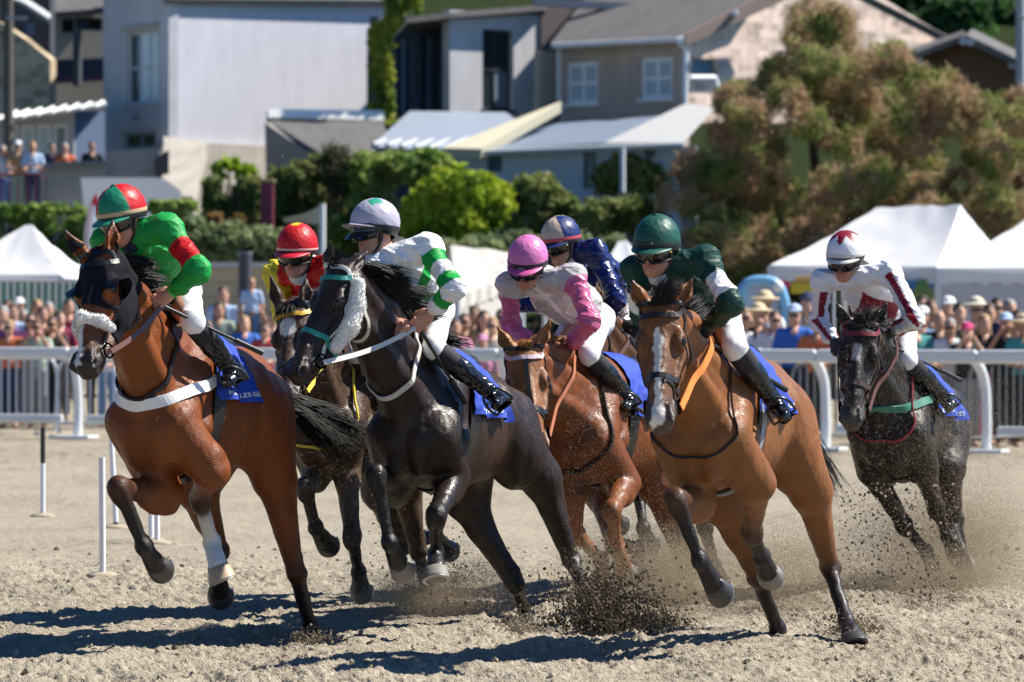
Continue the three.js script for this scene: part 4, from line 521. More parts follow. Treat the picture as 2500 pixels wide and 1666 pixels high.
// ---------------------------------------------------------------- horses
const LEATHER = M([0.012, 0.011, 0.011], 0.38), BROWN = M([0.10, 0.035, 0.018], 0.42), TAN = M([0.34, 0.11, 0.04], 0.5), STEEL = M([0.55, 0.55, 0.55], 0.25, { metalness: 1 });
const HORN = M([0.045, 0.042, 0.04], 0.42), PALEHORN = M([0.42, 0.31, 0.2], 0.5), GREYHORN = M([0.2, 0.185, 0.165], 0.55), EYE_M = M([0.008, 0.005, 0.004], 0.05), FLEECE = M([0.8, 0.78, 0.74], 1, { specularIntensity: 0.1 }), BLUE = M([0.012, 0.05, 0.42], 0.6);
const debug = [];
// short hair: fine streaks in the relief, blotches of sweat in the gloss
const HAIR_T = (() => { const S = 512, b = new Uint8Array(S * S * 4), r = new Uint8Array(S * S * 4); for (let y = 0; y < S; y++) for (let x = 0; x < S; x++) { const u = x / S * 6.2832, v = y / S * 6.2832, t = (fu, fv, o) => n3(Math.cos(u) * fu + o, Math.sin(u) * fu + Math.cos(v) * fv, Math.sin(v) * fv - o), o = (y * S + x) * 4, h = 0.5 + 0.22 * t(5, 16, 1) + 0.16 * t(12, 30, 4) + 0.12 * t(22, 34, 6), g = 0.72 + 0.2 * t(1.2, 1.6, 9) + 0.14 * t(6, 9, 3) + 0.1 * t(16, 30, 2); b[o] = b[o + 1] = b[o + 2] = clamp(h * 255, 0, 255); r[o] = r[o + 1] = r[o + 2] = clamp(g * 255, 60, 255); b[o + 3] = r[o + 3] = 255; } const T = (d) => { const t = new THREE.DataTexture(d, S, S); t.wrapS = t.wrapT = THREE.RepeatWrapping; t.magFilter = THREE.LinearFilter; t.minFilter = THREE.LinearMipmapLinearFilter; t.generateMipmaps = true; t.needsUpdate = true; return t; }; return [T(b), T(r)]; })();
function coatMat(rough, spec) { return new THREE.MeshPhysicalMaterial({ vertexColors: true, roughness: rough, specularIntensity: spec, bumpMap: HAIR_T[0], bumpScale: 0.0022, roughnessMap: HAIR_T[1] }); }
function frameOf(s) {
  const th = s.th * Math.PI / 180, ph = (s.pitch || 0) * Math.PI / 180, ro = (s.roll || 0) * Math.PI / 180, h = V(-Math.sin(th), 0, Math.cos(th)), l0 = V(Math.cos(th), 0, Math.sin(th));
  const fwd = h.clone().multiplyScalar(Math.cos(ph)).addScaledVector(UP, Math.sin(ph)), up0 = UP.clone().multiplyScalar(Math.cos(ph)).addScaledVector(h, -Math.sin(ph));
  const left = l0.clone().multiplyScalar(Math.cos(ro)).addScaledVector(up0, Math.sin(ro)), up = up0.clone().multiplyScalar(Math.cos(ro)).addScaledVector(l0, -Math.sin(ro));
  const W = at(...s.W), O = W.clone().addScaledVector(fwd, -0.42).addScaledVector(up, -1.6);
  const L = (u, v, w) => O.clone().addScaledVector(fwd, u).addScaledVector(up, v).addScaledVector(left, w);
  const inv = (p) => { const q = p.clone().sub(O); return [q.dot(fwd), q.dot(up), q.dot(left)]; };
  return { fwd, up, left, O, L, inv, B: [fwd, up, left], h, depth: -O.z };
}
function horse(s) {
  const fr = frameOf(s), { fwd, up, left, O } = fr, co = s.coat, SU = 0.95, SV = 0.93, SW = s.wide || 0.78, L = (u, v, w) => fr.L(u * SU, 1.6 + (v - 1.6) * SV, w * SW);
  const J = {}, fix = (n, p) => { J[n] = { fixed: p, w: 0 }; }, pix = (n, q, w, sig) => { J[n] = { px: q, u0: sig, w: q[2] !== undefined ? q[2] : w, t0: q[3] !== undefined ? fr.depth + q[3] : fr.depth, t0s: q[3] !== undefined ? 0.05 : 0 }; };
  const bones = [];
  for (const [sd, g] of [['L', 1], ['R', -1]]) {
    const f = s['F' + sd], hh = s['H' + sd];
    fix('sh' + sd, L(0.6, 1.1, 0.165 * g)); fix('hip' + sd, L(-0.4, 1.3, 0.13 * g));
    ['el', 'kn', 'fe', 'ho'].forEach((n, i) => pix(n + sd, f[i], [0.14, 0.12, 0.11, 0.11][i] * g));
    ['st', 'hk', 'hf', 'hh'].forEach((n, i) => pix(n + sd, hh[i], [0.16, 0.12, 0.11, 0.11][i] * g));
    bones.push(['sh' + sd, 'el' + sd, 0.3], ['el' + sd, 'kn' + sd, 0.43], ['kn' + sd, 'fe' + sd, 0.29], ['fe' + sd, 'ho' + sd, 0.155], ['hip' + sd, 'st' + sd, 0.4], ['st' + sd, 'hk' + sd, 0.46], ['hk' + sd, 'hf' + sd, 0.37], ['hf' + sd, 'hh' + sd, 0.155]);
  }
  fix('nb', L(0.5, 1.4, 0)); pix('poll', s.poll, s.poll[2] ?? 0, 1.1); pix('muz', s.muz, s.muz[2] ?? 0, 1.36);
  bones.push(['nb', 'poll', s.neck ?? 0.82], ['poll', 'muz', 0.57]);
  solvePose(J, bones, left, O, fr.h);
  for (const [a, b, l] of bones) { const m = J[a].P.distanceTo(J[b].P); if (Math.abs(m - l) > 0.05) debug.push(`${s.id} ${a}-${b} ${m.toFixed(2)}/${l}`); }
  for (const n of ['hoL', 'hoR', 'hhL', 'hhR']) debug.push(`${s.id} ${n} y=${J[n].P.y.toFixed(2)}`);
  const P = (n) => J[n].P; debug.push(s.id + ' poll ' + fr.inv(P('poll')).map((q) => q.toFixed(2)) + ' muz ' + fr.inv(P('muz')).map((q) => q.toFixed(2)) + ' d ' + (-P('poll').z).toFixed(2) + ' ' + (-P('muz').z).toFixed(2));
  // head frame
  const ps = s.face * Math.PI / 180, lat = V(Math.cos(ps), s.headRoll || 0, Math.sin(ps));
  const hx = P('muz').clone().sub(P('poll')).normalize(), hz = lat.clone().addScaledVector(hx, -lat.dot(hx)).normalize(), hy = hx.clone().cross(hz).normalize();
  const hs = s.headScale || 1.05, HW = 1.17, HL = (x, y, z) => P('poll').clone().addScaledVector(hx, x * hs).addScaledVector(hy, y * hs).addScaledVector(hz, z * hs * HW), HB = [hx, hy, hz];
  const hInv = (p) => { const q = p.clone().sub(P('poll')); return [q.dot(hx) / hs, q.dot(hy) / hs, q.dot(hz) / (hs * HW)]; };
  const f = new Field(), b = co.body, bl = co.belly || co.body, dk = co.points, mz = co.muzzle, B = fr.B;
  const E = (u, v, w, r, k, col = b) => f.ell(L(u, v, w), [r[0] * SU, r[1] * SV, r[2] * SW], B, k, col);
  E(0.2, 1.215, 0, [0.52, 0.385, 0.26], 0.05); E(-0.15, 1.235, 0, [0.5, 0.325, 0.28], 0.1, bl); E(-0.47, 1.29, 0, [0.35, 0.25, 0.25], 0.12); E(0.47, 1.12, 0, [0.24, 0.28, 0.19], 0.08);
  f.cap(L(0.52, 1.5, 0), L(0.1, 1.47, 0), 0.085, 0.09, 0.12, b); f.cap(L(0.1, 1.46, 0), L(-0.45, 1.44, 0), 0.1, 0.1, 0.12, b); f.cap(L(-0.45, 1.43, 0), L(-0.72, 1.3, 0), 0.11, 0.07, 0.08, b);
  for (const g of [1, -1]) {
    const sd = g > 0 ? 'L' : 'R';
    // shoulder blade, shoulder, breast
    f.cap(L(0.34, 1.42, 0.12 * g), L(0.56, 1.14, 0.17 * g), 0.1, 0.115, 0.06, b); f.cap(L(0.48, 1.42, 0.1 * g), L(0.64, 1.15, 0.16 * g), 0.055, 0.07, 0.014, b); f.cap(L(0.3, 1.4, 0.155 * g), L(0.4, 1.1, 0.215 * g), 0.045, 0.078, 0.014, b);
    f.cap(P('sh' + sd), P('el' + sd), 0.115, 0.092, 0.03, b); f.p.at(-1).limb = true; E(0.62, 1.05, 0.085 * g, [0.09, 0.18, 0.095], 0.05); f.cap(L(0.66, 1.06, 0.09 * g), P('el' + sd).clone().lerp(P('kn' + sd), 0.12).addScaledVector(left, -0.04 * g), 0.085, 0.055, 0.04, b);
    const mk = f.p.length;
    // foreleg
    const el = P('el' + sd), kn = P('kn' + sd), fe = P('fe' + sd), ho = P('ho' + sd), d1 = kn.clone().sub(el).normalize(), d2 = fe.clone().sub(kn).normalize(), d3 = ho.clone().sub(fe).normalize();
    const n1 = d1.clone().cross(left).normalize(), nn2 = d2.clone().cross(left).normalize(), n3v = d3.clone().cross(left).normalize(), sock = (co.socks || {})['F' + sd], lo = sock ? co.white : dk, foreB = co.fore || b;
    const A = (t, o = 0) => el.clone().lerp(kn, t).addScaledVector(n1, o);
    f.cap(A(0), A(1), 0.07, 0.045, 0.04, foreB, mixc(b, dk, 0.75)); f.ell(A(0.22, 0.012), [0.14, 0.058, 0.066], basisAlong(d1, left), 0.02, foreB); f.ell(A(0.2, -0.045), [0.13, 0.055, 0.06], basisAlong(d1, left), 0.02, foreB); f.cap(A(-0.12, -0.06), A(0.15, -0.05), 0.04, 0.05, 0.04, b);
    f.cap(A(0.32, 0.035), A(0.86, 0.022), 0.027, 0.017, 0.012, foreB, mixc(b, dk, 0.7)); f.cap(A(0.32, -0.03).addScaledVector(left, 0.02 * g), A(0.9, -0.03), 0.026, 0.02, 0.012, foreB, mixc(b, dk, 0.7));
    f.ell(kn.clone().addScaledVector(d1, 0.005), [0.06, 0.054, 0.054], basisAlong(d1.clone().add(d2), left), 0.022, mixc(b, dk, 0.6)); f.ell(kn.clone().addScaledVector(nn2, 0.018).addScaledVector(d2, 0.032), [0.07, 0.04, 0.05], basisAlong(d2, left), 0.012, dk); f.cap(kn.clone().addScaledVector(n1, -0.035), kn.clone().addScaledVector(n1, -0.035).addScaledVector(d2, 0.03), 0.024, 0.018, 0.015, dk);
    const K = (t, o) => kn.clone().lerp(fe, t).addScaledVector(nn2, o);
    f.cap(K(0, 0), K(1, 0), 0.037, 0.029, 0.02, dk, sock ? (sock > 0.7 ? dk : mixc(dk, co.white, 0.8)) : dk); f.cap(K(0.1, -0.03), K(0.92, -0.03), 0.017, 0.017, 0.008, dk, lo); if (sock) f.cap(K(sock, 0.004), K(1, 0.002), 0.034, 0.033, 0.012, co.white);
    f.ell(fe, [0.048, 0.043, 0.041], basisAlong(d2.clone().add(d3), left), 0.018, lo); f.cap(fe.clone().addScaledVector(nn2, -0.03), fe.clone().addScaledVector(n3v, -0.03), 0.03, 0.027, 0.012, lo); f.cap(fe, ho, 0.036, 0.051, 0.02, lo);
    // hind leg
    const hip = P('hip' + sd), st = P('st' + sd), hk = P('hk' + sd), hf = P('hf' + sd), hh = P('hh' + sd), e1 = hk.clone().sub(st).normalize(), e2 = hf.clone().sub(hk).normalize(), e3 = hh.clone().sub(hf).normalize();
    const m1 = e1.clone().cross(left).normalize(), m2 = e2.clone().cross(left).normalize(), m3 = e3.clone().cross(left).normalize(), hsock = (co.socks || {})['H' + sd], hlo = hsock ? co.white : dk;
    f.cap(hip, st, 0.15, 0.11, 0.07, b); f.ell(hip.clone().lerp(st, 0.35).addScaledVector(fwd, -0.05), [0.2, 0.26, 0.135], B, 0.06, b); f.cap(L(-0.62, 1.3, 0.1 * g), st.clone().lerp(hk, 0.22).addScaledVector(m1, -0.055), 0.13, 0.062, 0.06, b); f.cap(L(-0.34, 1.39, 0.17 * g), L(-0.3, 1.33, 0.19 * g), 0.06, 0.06, 0.08, b); f.cap(L(-0.3, 1.3, 0.16 * g), st, 0.1, 0.085, 0.05, b);
    const G = (t, o) => st.clone().lerp(hk, t).addScaledVector(m1, o);
    f.cap(G(0, 0), G(1, 0), 0.09, 0.044, 0.05, b, mixc(b, dk, 0.45)); f.ell(G(0.3, -0.03), [0.17, 0.08, 0.06], basisAlong(e1, left), 0.025, b); f.ell(G(0.34, 0.03).addScaledVector(left, 0.015 * g), [0.15, 0.05, 0.055], basisAlong(e1, left), 0.018, b); f.ell(st.clone().addScaledVector(m1, 0.045), [0.05, 0.05, 0.055], WORLD, 0.03, b);
    const pt = hk.clone().addScaledVector(e2, -0.055).addScaledVector(m2, -0.055); f.cap(G(0.45, -0.055), pt, 0.025, 0.019, 0.02, b, dk); f.cap(pt, hk.clone().addScaledVector(e2, 0.05).addScaledVector(m2, -0.03), 0.026, 0.024, 0.022, dk);
    f.ell(hk, [0.062, 0.05, 0.047], basisAlong(e1.clone().add(e2), left), 0.022, mixc(b, dk, 0.7)); f.ell(hk.clone().addScaledVector(left, 0.02 * g).addScaledVector(e2, 0.01), [0.04, 0.035, 0.035], WORLD, 0.015, dk);
    f.cap(hk, hf, 0.041, 0.032, 0.02, dk, hlo); f.cap(hk.clone().addScaledVector(m2, -0.033), hf.clone().addScaledVector(m2, -0.03), 0.019, 0.018, 0.01, dk, hlo);
    f.ell(hf, [0.048, 0.043, 0.041], basisAlong(e2.clone().add(e3), left), 0.018, hlo); f.cap(hf.clone().addScaledVector(m2, -0.03), hf.clone().addScaledVector(m3, -0.03), 0.03, 0.026, 0.012, hlo); f.cap(hf, hh, 0.036, 0.051, 0.02, hlo);
    for (let i = mk; i < f.p.length; i++) f.p[i].limb = true;
  }
  f.subCap(L(0.84, 1.1, 0), L(0.74, 0.9, 0), 0.03, 0.03, 0.05);
  // neck: crest, middle, gullet
  const nt = HL(0.06, -0.1, 0), crest = HL(-0.015, -0.045, 0), thr = HL(0.13, -0.185, 0);
  const bow = (a, c, k) => a.clone().lerp(c, 0.5).addScaledVector(UP, k).addScaledVector(fwd, k * 0.3);
  const cr0 = L(0.42, 1.5, 0), crM = bow(cr0, crest, s.arch ?? 0.05), md0 = L(0.52, 1.28, 0), mdM = bow(md0, nt, 0.02), gu0 = L(0.6, 1.17, 0), guM = bow(gu0, thr, -0.015);
  f.cap(cr0, crM, 0.085, 0.062, 0.07, b); f.cap(crM, crest, 0.062, 0.055, 0.05, b); f.cap(md0, mdM, 0.17, 0.105, 0.08, b); f.cap(mdM, nt, 0.105, 0.085, 0.06, b); f.cap(gu0, guM, 0.125, 0.082, 0.06, b); f.cap(guM, thr, 0.082, 0.062, 0.05, b);
  for (const g of [1, -1]) { f.cap(L(0.6, 1.2, 0.1 * g), HL(0.13, -0.15, 0.05 * g), 0.07, 0.035, 0.03, b); f.cap(L(0.44, 1.36, 0.1 * g), HL(0.02, -0.08, 0.05 * g), 0.075, 0.04, 0.03, b); }
  for (const q of f.p) if (q.t === 0 && !q.limb) { q.ra *= 0.9; q.rb *= 0.9; }
  // head
  const he = (x, y, z, r, k, col = b) => f.ell(HL(x, y, z), [r[0] * hs, r[1] * hs, r[2] * hs * HW], HB, k, col), hc = (p, q, r1, r2, k, c1 = b, c2 = c1) => f.cap(HL(...p), HL(...q), r1 * hs, r2 * hs, k, c1, c2);
  const fc = co.face || b;
  he(0.07, -0.055, 0, [0.12, 0.085, 0.085], 0.04, fc); hc([0.12, -0.065, 0], [0.46, -0.06, 0], 0.068, 0.04, 0.03, fc, mixc(fc, mz, 0.5)); hc([0.12, -0.12, 0], [0.46, -0.1, 0], 0.075, 0.044, 0.04, fc, mixc(fc, mz, 0.6));
  he(0.535, -0.085, 0, [0.062, 0.058, 0.05], 0.03, mz); he(0.515, -0.14, 0, [0.05, 0.028, 0.036], 0.012, mz); he(0.57, -0.115, 0, [0.028, 0.026, 0.042], 0.015, mz);
  hc([0.15, -0.022, 0], [0.42, -0.03, 0], 0.03, 0.022, 0.03, fc, fc);
  for (const g of [1, -1]) {
    he(0.175, -0.045, 0.072 * g, [0.05, 0.034, 0.026], 0.022, fc); he(0.16, -0.025, 0.066 * g, [0.045, 0.016, 0.02], 0.012, fc); he(0.19, -0.15, 0.052 * g, [0.115, 0.095, 0.032], 0.03, fc); hc([0.22, -0.09, 0.078 * g], [0.36, -0.088, 0.052 * g], 0.016, 0.012, 0.02, fc); hc([0.27, -0.195, 0.035 * g], [0.48, -0.135, 0.018 * g], 0.03, 0.026, 0.025, fc, mz);
    he(0.545, -0.068, 0.038 * g, [0.036, 0.03, 0.02], 0.012, mz); hc([0.50, -0.045, 0.036 * g], [0.565, -0.05, 0.046 * g], 0.014, 0.014, 0.012, mz); he(0.49, -0.105, 0.044 * g, [0.05, 0.03, 0.014], 0.015, mz);
    f.subEll(HL(0.558, -0.066, 0.058 * g), [0.024 * hs, 0.017 * hs, 0.02 * hs], HB, 0.006); f.subEll(HL(0.187, -0.032, 0.098 * g), [0.024 * hs, 0.018 * hs, 0.014 * hs], HB, 0.005); f.subEll(HL(0.54, -0.122, 0.045 * g), [0.055 * hs, 0.005, 0.02 * hs], HB, 0.005);
    // ears
    const tip = s.earPx[g > 0 ? 0 : 1], e0 = HL(0.012, -0.012, 0.048 * g), e2 = at(tip[0], tip[1], -P('poll').z + (tip[2] ?? 0)), em = e0.clone().lerp(e2, 0.42).addScaledVector(hz, 0.012 * g);
    const efr = s.earFront ? V(...s.earFront) : (s.earsBack ? V(0.9, 0.2, -0.1) : V(0.28 * g, 0, 1)), eb = basisAlong(e2.clone().sub(e0), efr);
    f.cap(e0, em, 0.03, 0.034, 0.02, co.ear || b); f.cap(em, e2, 0.034, 0.006, 0.02, co.ear || b, co.earTip || dk);
    f.subEll(em.clone().lerp(e2, 0.12).addScaledVector(eb[2], 0.03), [0.075, 0.02, 0.026], eb, 0.006);
  }
  // dock of the tail
  const tl = s.tail || {}, dock = L(-0.7, 1.33, 0), tdir = fwd.clone().multiplyScalar(-0.8).addScaledVector(up, 0.15).addScaledVector(left, tl.side || 0).normalize(), dend = dock.clone().addScaledVector(tdir, 0.24);
  f.cap(dock, dend, 0.045, 0.024, 0.04, b, dk);
  f.warp = (x, y, z) => { const v = Math.abs(n3(x * 6 + 1, y * 4, z * 6)), m = n3(x * 3, y * 3 + 5, z * 3); return 0.003 * n3(x * 9, y * 5, z * 9) + 0.0014 * n3(x * 28, y * 12, z * 28) - (m > 0.05 ? 0.002 * Math.max(0, 1 - v * 8) * Math.min(1, m * 3) : 0); };
  const root = thing('race_horse', s.label, 'horse', s.group || 'galloping racehorses', V(O.x, 0, O.z));
  const loc = (g) => g.translate(-O.x, 0, -O.z), add = (n, g, m, par = root) => part(n, par === root ? loc(g) : loc(g), m, par);
  const paint = (x, y, z) => {
    let c = f.color(x, y, z); const q = hInv(V(x, y, z));
    if (q[0] > -0.05 && q[0] < 0.7 && Math.abs(q[2]) < 0.2 && q[1] < 0.12 && q[1] > -0.3) {
      const eye = Math.hypot(q[0] - 0.185, q[1] + 0.04, (Math.abs(q[2]) - 0.085) * 1.3); c = mixc(mixc(c, dk, 0.75), c, sstep(0.012, 0.04, eye));
      const nos = Math.hypot(q[0] - 0.558, q[1] + 0.066, Math.abs(q[2]) - 0.05); c = mixc([0.015, 0.012, 0.012], c, sstep(0.014, 0.026, nos));
      if (co.blaze) { const w = co.blaze(q[0], q[2], q[1]); const nz = n3(x * 60, y * 60, z * 60) * 0.25; c = mixc(c, co.white || [0.7, 0.66, 0.6], sstep(0.35, 0.65, w + nz * (w > 0.02 ? 1 : 0))); }
    }
    const m = 1 + 0.1 * n3(x * 5, y * 5, z * 5) + 0.07 * n3(x * 22, y * 22, z * 22), sp = co.dust ? sstep(0.62, 0.8, n3(x * 70, y * 70, z * 70)) * co.dust * sstep(-0.3, 0.5, n3(x * 4, y * 4, z * 4)) : 0;
    return mixc([c[0] * m, c[1] * m, c[2] * m], [0.36, 0.31, 0.23], sp);
  };
  const bg = f.mesh(s.cell || 0.0102, paint); { const bp = bg.attributes.position, uv = new Float32Array(bp.count * 2), q = V(0, 0, 0); for (let i = 0; i < bp.count; i++) { q.set(bp.getX(i), bp.getY(i), bp.getZ(i)).sub(O); const u = q.dot(fwd), v = q.dot(up), w = q.dot(left); uv[i * 2] = (u + w * 0.55) / 0.42; uv[i * 2 + 1] = (v + w * 0.35) / 0.42; } bg.setAttribute('uv', new THREE.BufferAttribute(uv, 2)); }
  add('body', bg, coatMat((co.rough ?? 0.43) * 1.4, co.spec ?? 0.5));
  // eyes, hooves
  for (const g of [1, -1]) add('eye', new THREE.SphereGeometry(0.023 * hs, 14, 10).applyMatrix4(new THREE.Matrix4().makeTranslation(...HL(0.187, -0.038, 0.079 * g).toArray())), EYE_M);
  for (const [k, a, c] of [['FL', 'fe', 'ho'], ['FR', 'fe', 'ho'], ['HL', 'hf', 'hh'], ['HR', 'hf', 'hh']]) {
    const sd = k[1], p0 = P(a + sd), p1 = P(c + sd), d = p1.clone().sub(p0).normalize(), n = d.clone().cross(left).normalize();
    const down = d.clone().multiplyScalar(0.8).addScaledVector(n, -0.6).normalize(), toe = n.clone().multiplyScalar(0.8).addScaledVector(d, 0.6).normalize(), side = down.clone().cross(toe).normalize();
    const pos = [], idx = [], NS = 22, rings = [[-0.012, 0.03, 0.03, 0.004], [-0.006, 0.054, 0.051, 0.006], [0.02, 0.062, 0.058, 0.017], [0.06, 0.075, 0.069, 0.036], [0.07, 0.073, 0.067, 0.038], [0.067, 0.055, 0.052, 0.036], [0.054, 0.026, 0.026, 0.034]];
    for (const [h, rt, rs, o] of rings) for (let i = 0; i < NS; i++) { const t = i / NS * 6.2832, ct = Math.cos(t), q = p1.clone().addScaledVector(down, h + (ct < 0 ? -0.012 * (h > 0.02 ? 0 : 1) : 0)).addScaledVector(toe, (ct > 0 ? rt : rt * 0.82) * ct + o).addScaledVector(side, rs * Math.sin(t)); pos.push(q.x, q.y, q.z); }
    for (let r = 0; r < rings.length - 1; r++) for (let i = 0; i < NS; i++) { const a1 = r * NS + i, b1 = r * NS + (i + 1) % NS; idx.push(a1, b1, a1 + NS, b1, b1 + NS, a1 + NS); }
    const ctr = pos.length / 3; { const q = p1.clone().addScaledVector(down, 0.052).addScaledVector(toe, 0.034); pos.push(q.x, q.y, q.z); } for (let i = 0; i < NS; i++) idx.push((rings.length - 1) * NS + i, (rings.length - 1) * NS + (i + 1) % NS, ctr);
    const hm = add('hoof', geoOf(pos, idx), (co.hoofs || {})[k] || HORN);
    if (J[c + sd].P.y > 0.06 && s.shoes !== false) { const sp = []; for (let i = -8; i <= 8; i++) { const t = i / 8 * 2.3; sp.push(p1.clone().addScaledVector(down, 0.072).addScaledVector(toe, 0.066 * Math.cos(t) + 0.038).addScaledVector(side, 0.061 * Math.sin(t))); } const sh = strap(sp, 0.016, 0.008, { normal: down, seg: 24 }); part('horseshoe', loc(sh), M([0.38, 0.37, 0.36], 0.4, { metalness: 0.8 }), hm); }
  }
  // mane, forelock, tail
  const rr = rng(s.seed || 3), mw = s.mane || {}, mdir = fwd.clone().multiplyScalar(-1).addScaledVector(UP, mw.up ?? 0.15).addScaledVector(left, mw.side ?? 0.2).normalize(), roots = [];
  for (let i = 0; i < (mw.n ?? 420) * 1.6; i++) { const t = rr() * (mw.top ?? 0.9), p = t < 0.5 ? cr0.clone().lerp(crM, t * 2) : crM.clone().lerp(crest, t * 2 - 1); p.addScaledVector(left, (rr() - 0.5) * 0.05); const q = f.project(p.addScaledVector(UP, 0.1), -0.004); const clump = n3(t * 9, 1, s.seed || 3) * 0.5; roots.push({ p: q, dir: f.grad(q, 0.01).addScaledVector(left, (mw.side ?? 0.2) * 1.4 + clump * 0.6).normalize(), flow: mdir.clone().addScaledVector(V(rr() - 0.5, rr() - 0.5, rr() - 0.5), 0.24).addScaledVector(UP, clump * 0.3), len: (mw.len ?? 0.2) * (0.5 + rr() * 0.7), r: 0.0038, curl: 0.11 }); }
  for (let i = 0; i < (mw.fore ?? 60); i++) { const q = HL(0.0 + rr() * 0.03, 0.03, (rr() - 0.5) * 0.06), p = f.project(q, -0.004); roots.push({ p, dir: hy.clone().addScaledVector(hz, (rr() - 0.5) * 0.8), flow: (mw.foreFlow ? V(...mw.foreFlow) : hx.clone()).addScaledVector(V(rr() - 0.5, rr() - 0.5, rr() - 0.5), 0.6), len: (mw.foreLen ?? 0.12) * (0.5 + rr() * 0.6), r: 0.003, curl: 0.2 }); }
  add('mane', hair(roots), M(co.hair || [0.01, 0.009, 0.009], 0.6, { specularIntensity: 0.5 })).userData.kind = 'stuff';
  const troots = []; for (let i = 0; i < (tl.n ?? 320) * 1.7; i++) { const t = rr(), q = dock.clone().lerp(dend, 0.25 + t * 0.8).addScaledVector(V(rr() - 0.5, rr() - 0.5, rr() - 0.5), 0.035); troots.push({ p: q, dir: tdir.clone(), flow: (tl.flow ? V(...tl.flow) : fwd.clone().multiplyScalar(-0.9).addScaledVector(UP, -0.25)).normalize().addScaledVector(V(rr() - 0.5, rr() - 0.5, rr() - 0.5), tl.spread ?? 0.35), len: (tl.len ?? 0.6) * (0.55 + rr() * 0.6), r: 0.003, curl: 0.13 }); }
  add('tail', hair(troots, 9), M(co.hair || [0.01, 0.009, 0.009], 0.6, { specularIntensity: 0.5 })).userData.kind = 'stuff';
  const api = { ...fr, L, s, f, J, P, HL, HB, hInv, root, add, loc, hs };
  tack(api);
  return api;
}
function tack(a) {
  const { s, f, L, HL, HB, root, add, left, up, fwd, O, loc, P } = a, t = s.tack, bw = 0.022, bm = t.bridle || LEATHER;
  const loop = (pts, w, m, name, par, o = {}) => { const g = strap(pts.map((p) => Array.isArray(p) ? HL(...p) : p), w, o.thick ?? 0.006, { field: f, off: o.off ?? 0.004, seg: o.seg ?? 36, closed: o.closed }); return part(name, loc(flatN(g)), m, par); };
  const bridle = add('bridle', strap([HL(0.02, 0.06, 0.0), HL(0.03, 0.0, 0.1), HL(0.12, -0.09, 0.14), HL(0.3, -0.12, 0.12), HL(0.43, -0.115, 0.09)], bw, 0.006, { field: f, seg: 40 }), bm);
  loop([[0.02, 0.06, 0.0], [0.03, 0.0, -0.1], [0.12, -0.09, -0.14], [0.3, -0.12, -0.12], [0.43, -0.115, -0.09]], bw, bm, 'cheekpiece', bridle);
  loop([[0.04, -0.02, 0.13], [0.075, 0.03, 0.08], [0.085, 0.06, 0], [0.075, 0.03, -0.08], [0.04, -0.02, -0.13]], t.browW || 0.024, t.brow || bm, 'browband', bridle, { thick: 0.01 });
  loop([[0.05, -0.05, 0.13], [0.13, -0.2, 0.12], [0.2, -0.3, 0], [0.13, -0.2, -0.12], [0.05, -0.05, -0.13]], 0.018, t.throat || bm, 'throatlash', bridle);
  if (t.nose !== false) loop([[0.36, -0.02, 0], [0.36, -0.06, 0.09], [0.37, -0.14, 0.08], [0.385, -0.22, 0], [0.37, -0.14, -0.08], [0.36, -0.06, -0.09]], t.noseW || 0.026, t.nose || bm, 'noseband', bridle, { closed: true, thick: 0.009 });
  if (t.drop) { loop([[0.37, -0.03, 0], [0.41, -0.09, 0.08], [0.47, -0.17, 0.05], [0.48, -0.2, 0], [0.47, -0.17, -0.05], [0.41, -0.09, -0.08]], 0.018, bm, 'drop_strap', bridle, { closed: true }); }
  if (t.centre) loop([[0.08, 0.06, 0], [0.2, 0.03, -0.005], [0.3, 0.02, -0.005], [0.36, 0.0, 0]], 0.02, bm, 'face_strap', bridle);
  for (const g of [1, -1]) part('bit_ring', loc(new THREE.TorusGeometry(0.034, 0.005, 8, 20).applyMatrix4(new THREE.Matrix4().makeBasis(HB[0], HB[1], HB[2]).setPosition(HL(0.46, -0.12, 0.064 * g)))), STEEL, bridle);
  // reins run from the bit to the rider's hands
  for (const g of [1, -1]) { const p0 = HL(0.46, -0.13, 0.07 * g), p1 = t.hands[g > 0 ? 0 : 1], q = []; for (let i = 0; i <= 12; i++) { let p = p0.clone().lerp(p1, i / 12).addScaledVector(UP, (t.sag ?? -0.03) * Math.sin(i / 12 * Math.PI)); for (let n = 0; n < 12 && f.d(p.x, p.y, p.z) < 0.016; n++) p.addScaledVector(left, 0.02 * g).addScaledVector(UP, 0.004); q.push(p); } for (let it = 0; it < 2; it++) for (let i = 1; i < 12; i++) q[i] = q[i].clone().lerp(q[i - 1].clone().add(q[i + 1]).multiplyScalar(0.5), 0.4); add('rein', flatN(strap(q, t.reinW || 0.024, 0.006, { normal: left.clone().multiplyScalar(g).addScaledVector(UP, 0.4).normalize(), seg: 36 })), t.rein || LEATHER); }
  const ft = new Field(); ft.p = f.p.filter((q) => !q.limb);
  // saddle cloth, saddle, girth
  const U0 = 0.3, U1 = t.clothU ?? -0.04, nu = 26, nv = 52, dn = t.clothDrop ?? 1.36, pos = [], idx = [], uv = [];
  const ringAt = (u, ang, off) => { const c = L(u, 1.2, 0), dir = up.clone().multiplyScalar(Math.cos(ang)).addScaledVector(left, Math.sin(ang)); return ft.march(c.clone().addScaledVector(dir, 0.7), dir.clone().negate(), 0.6, off); };
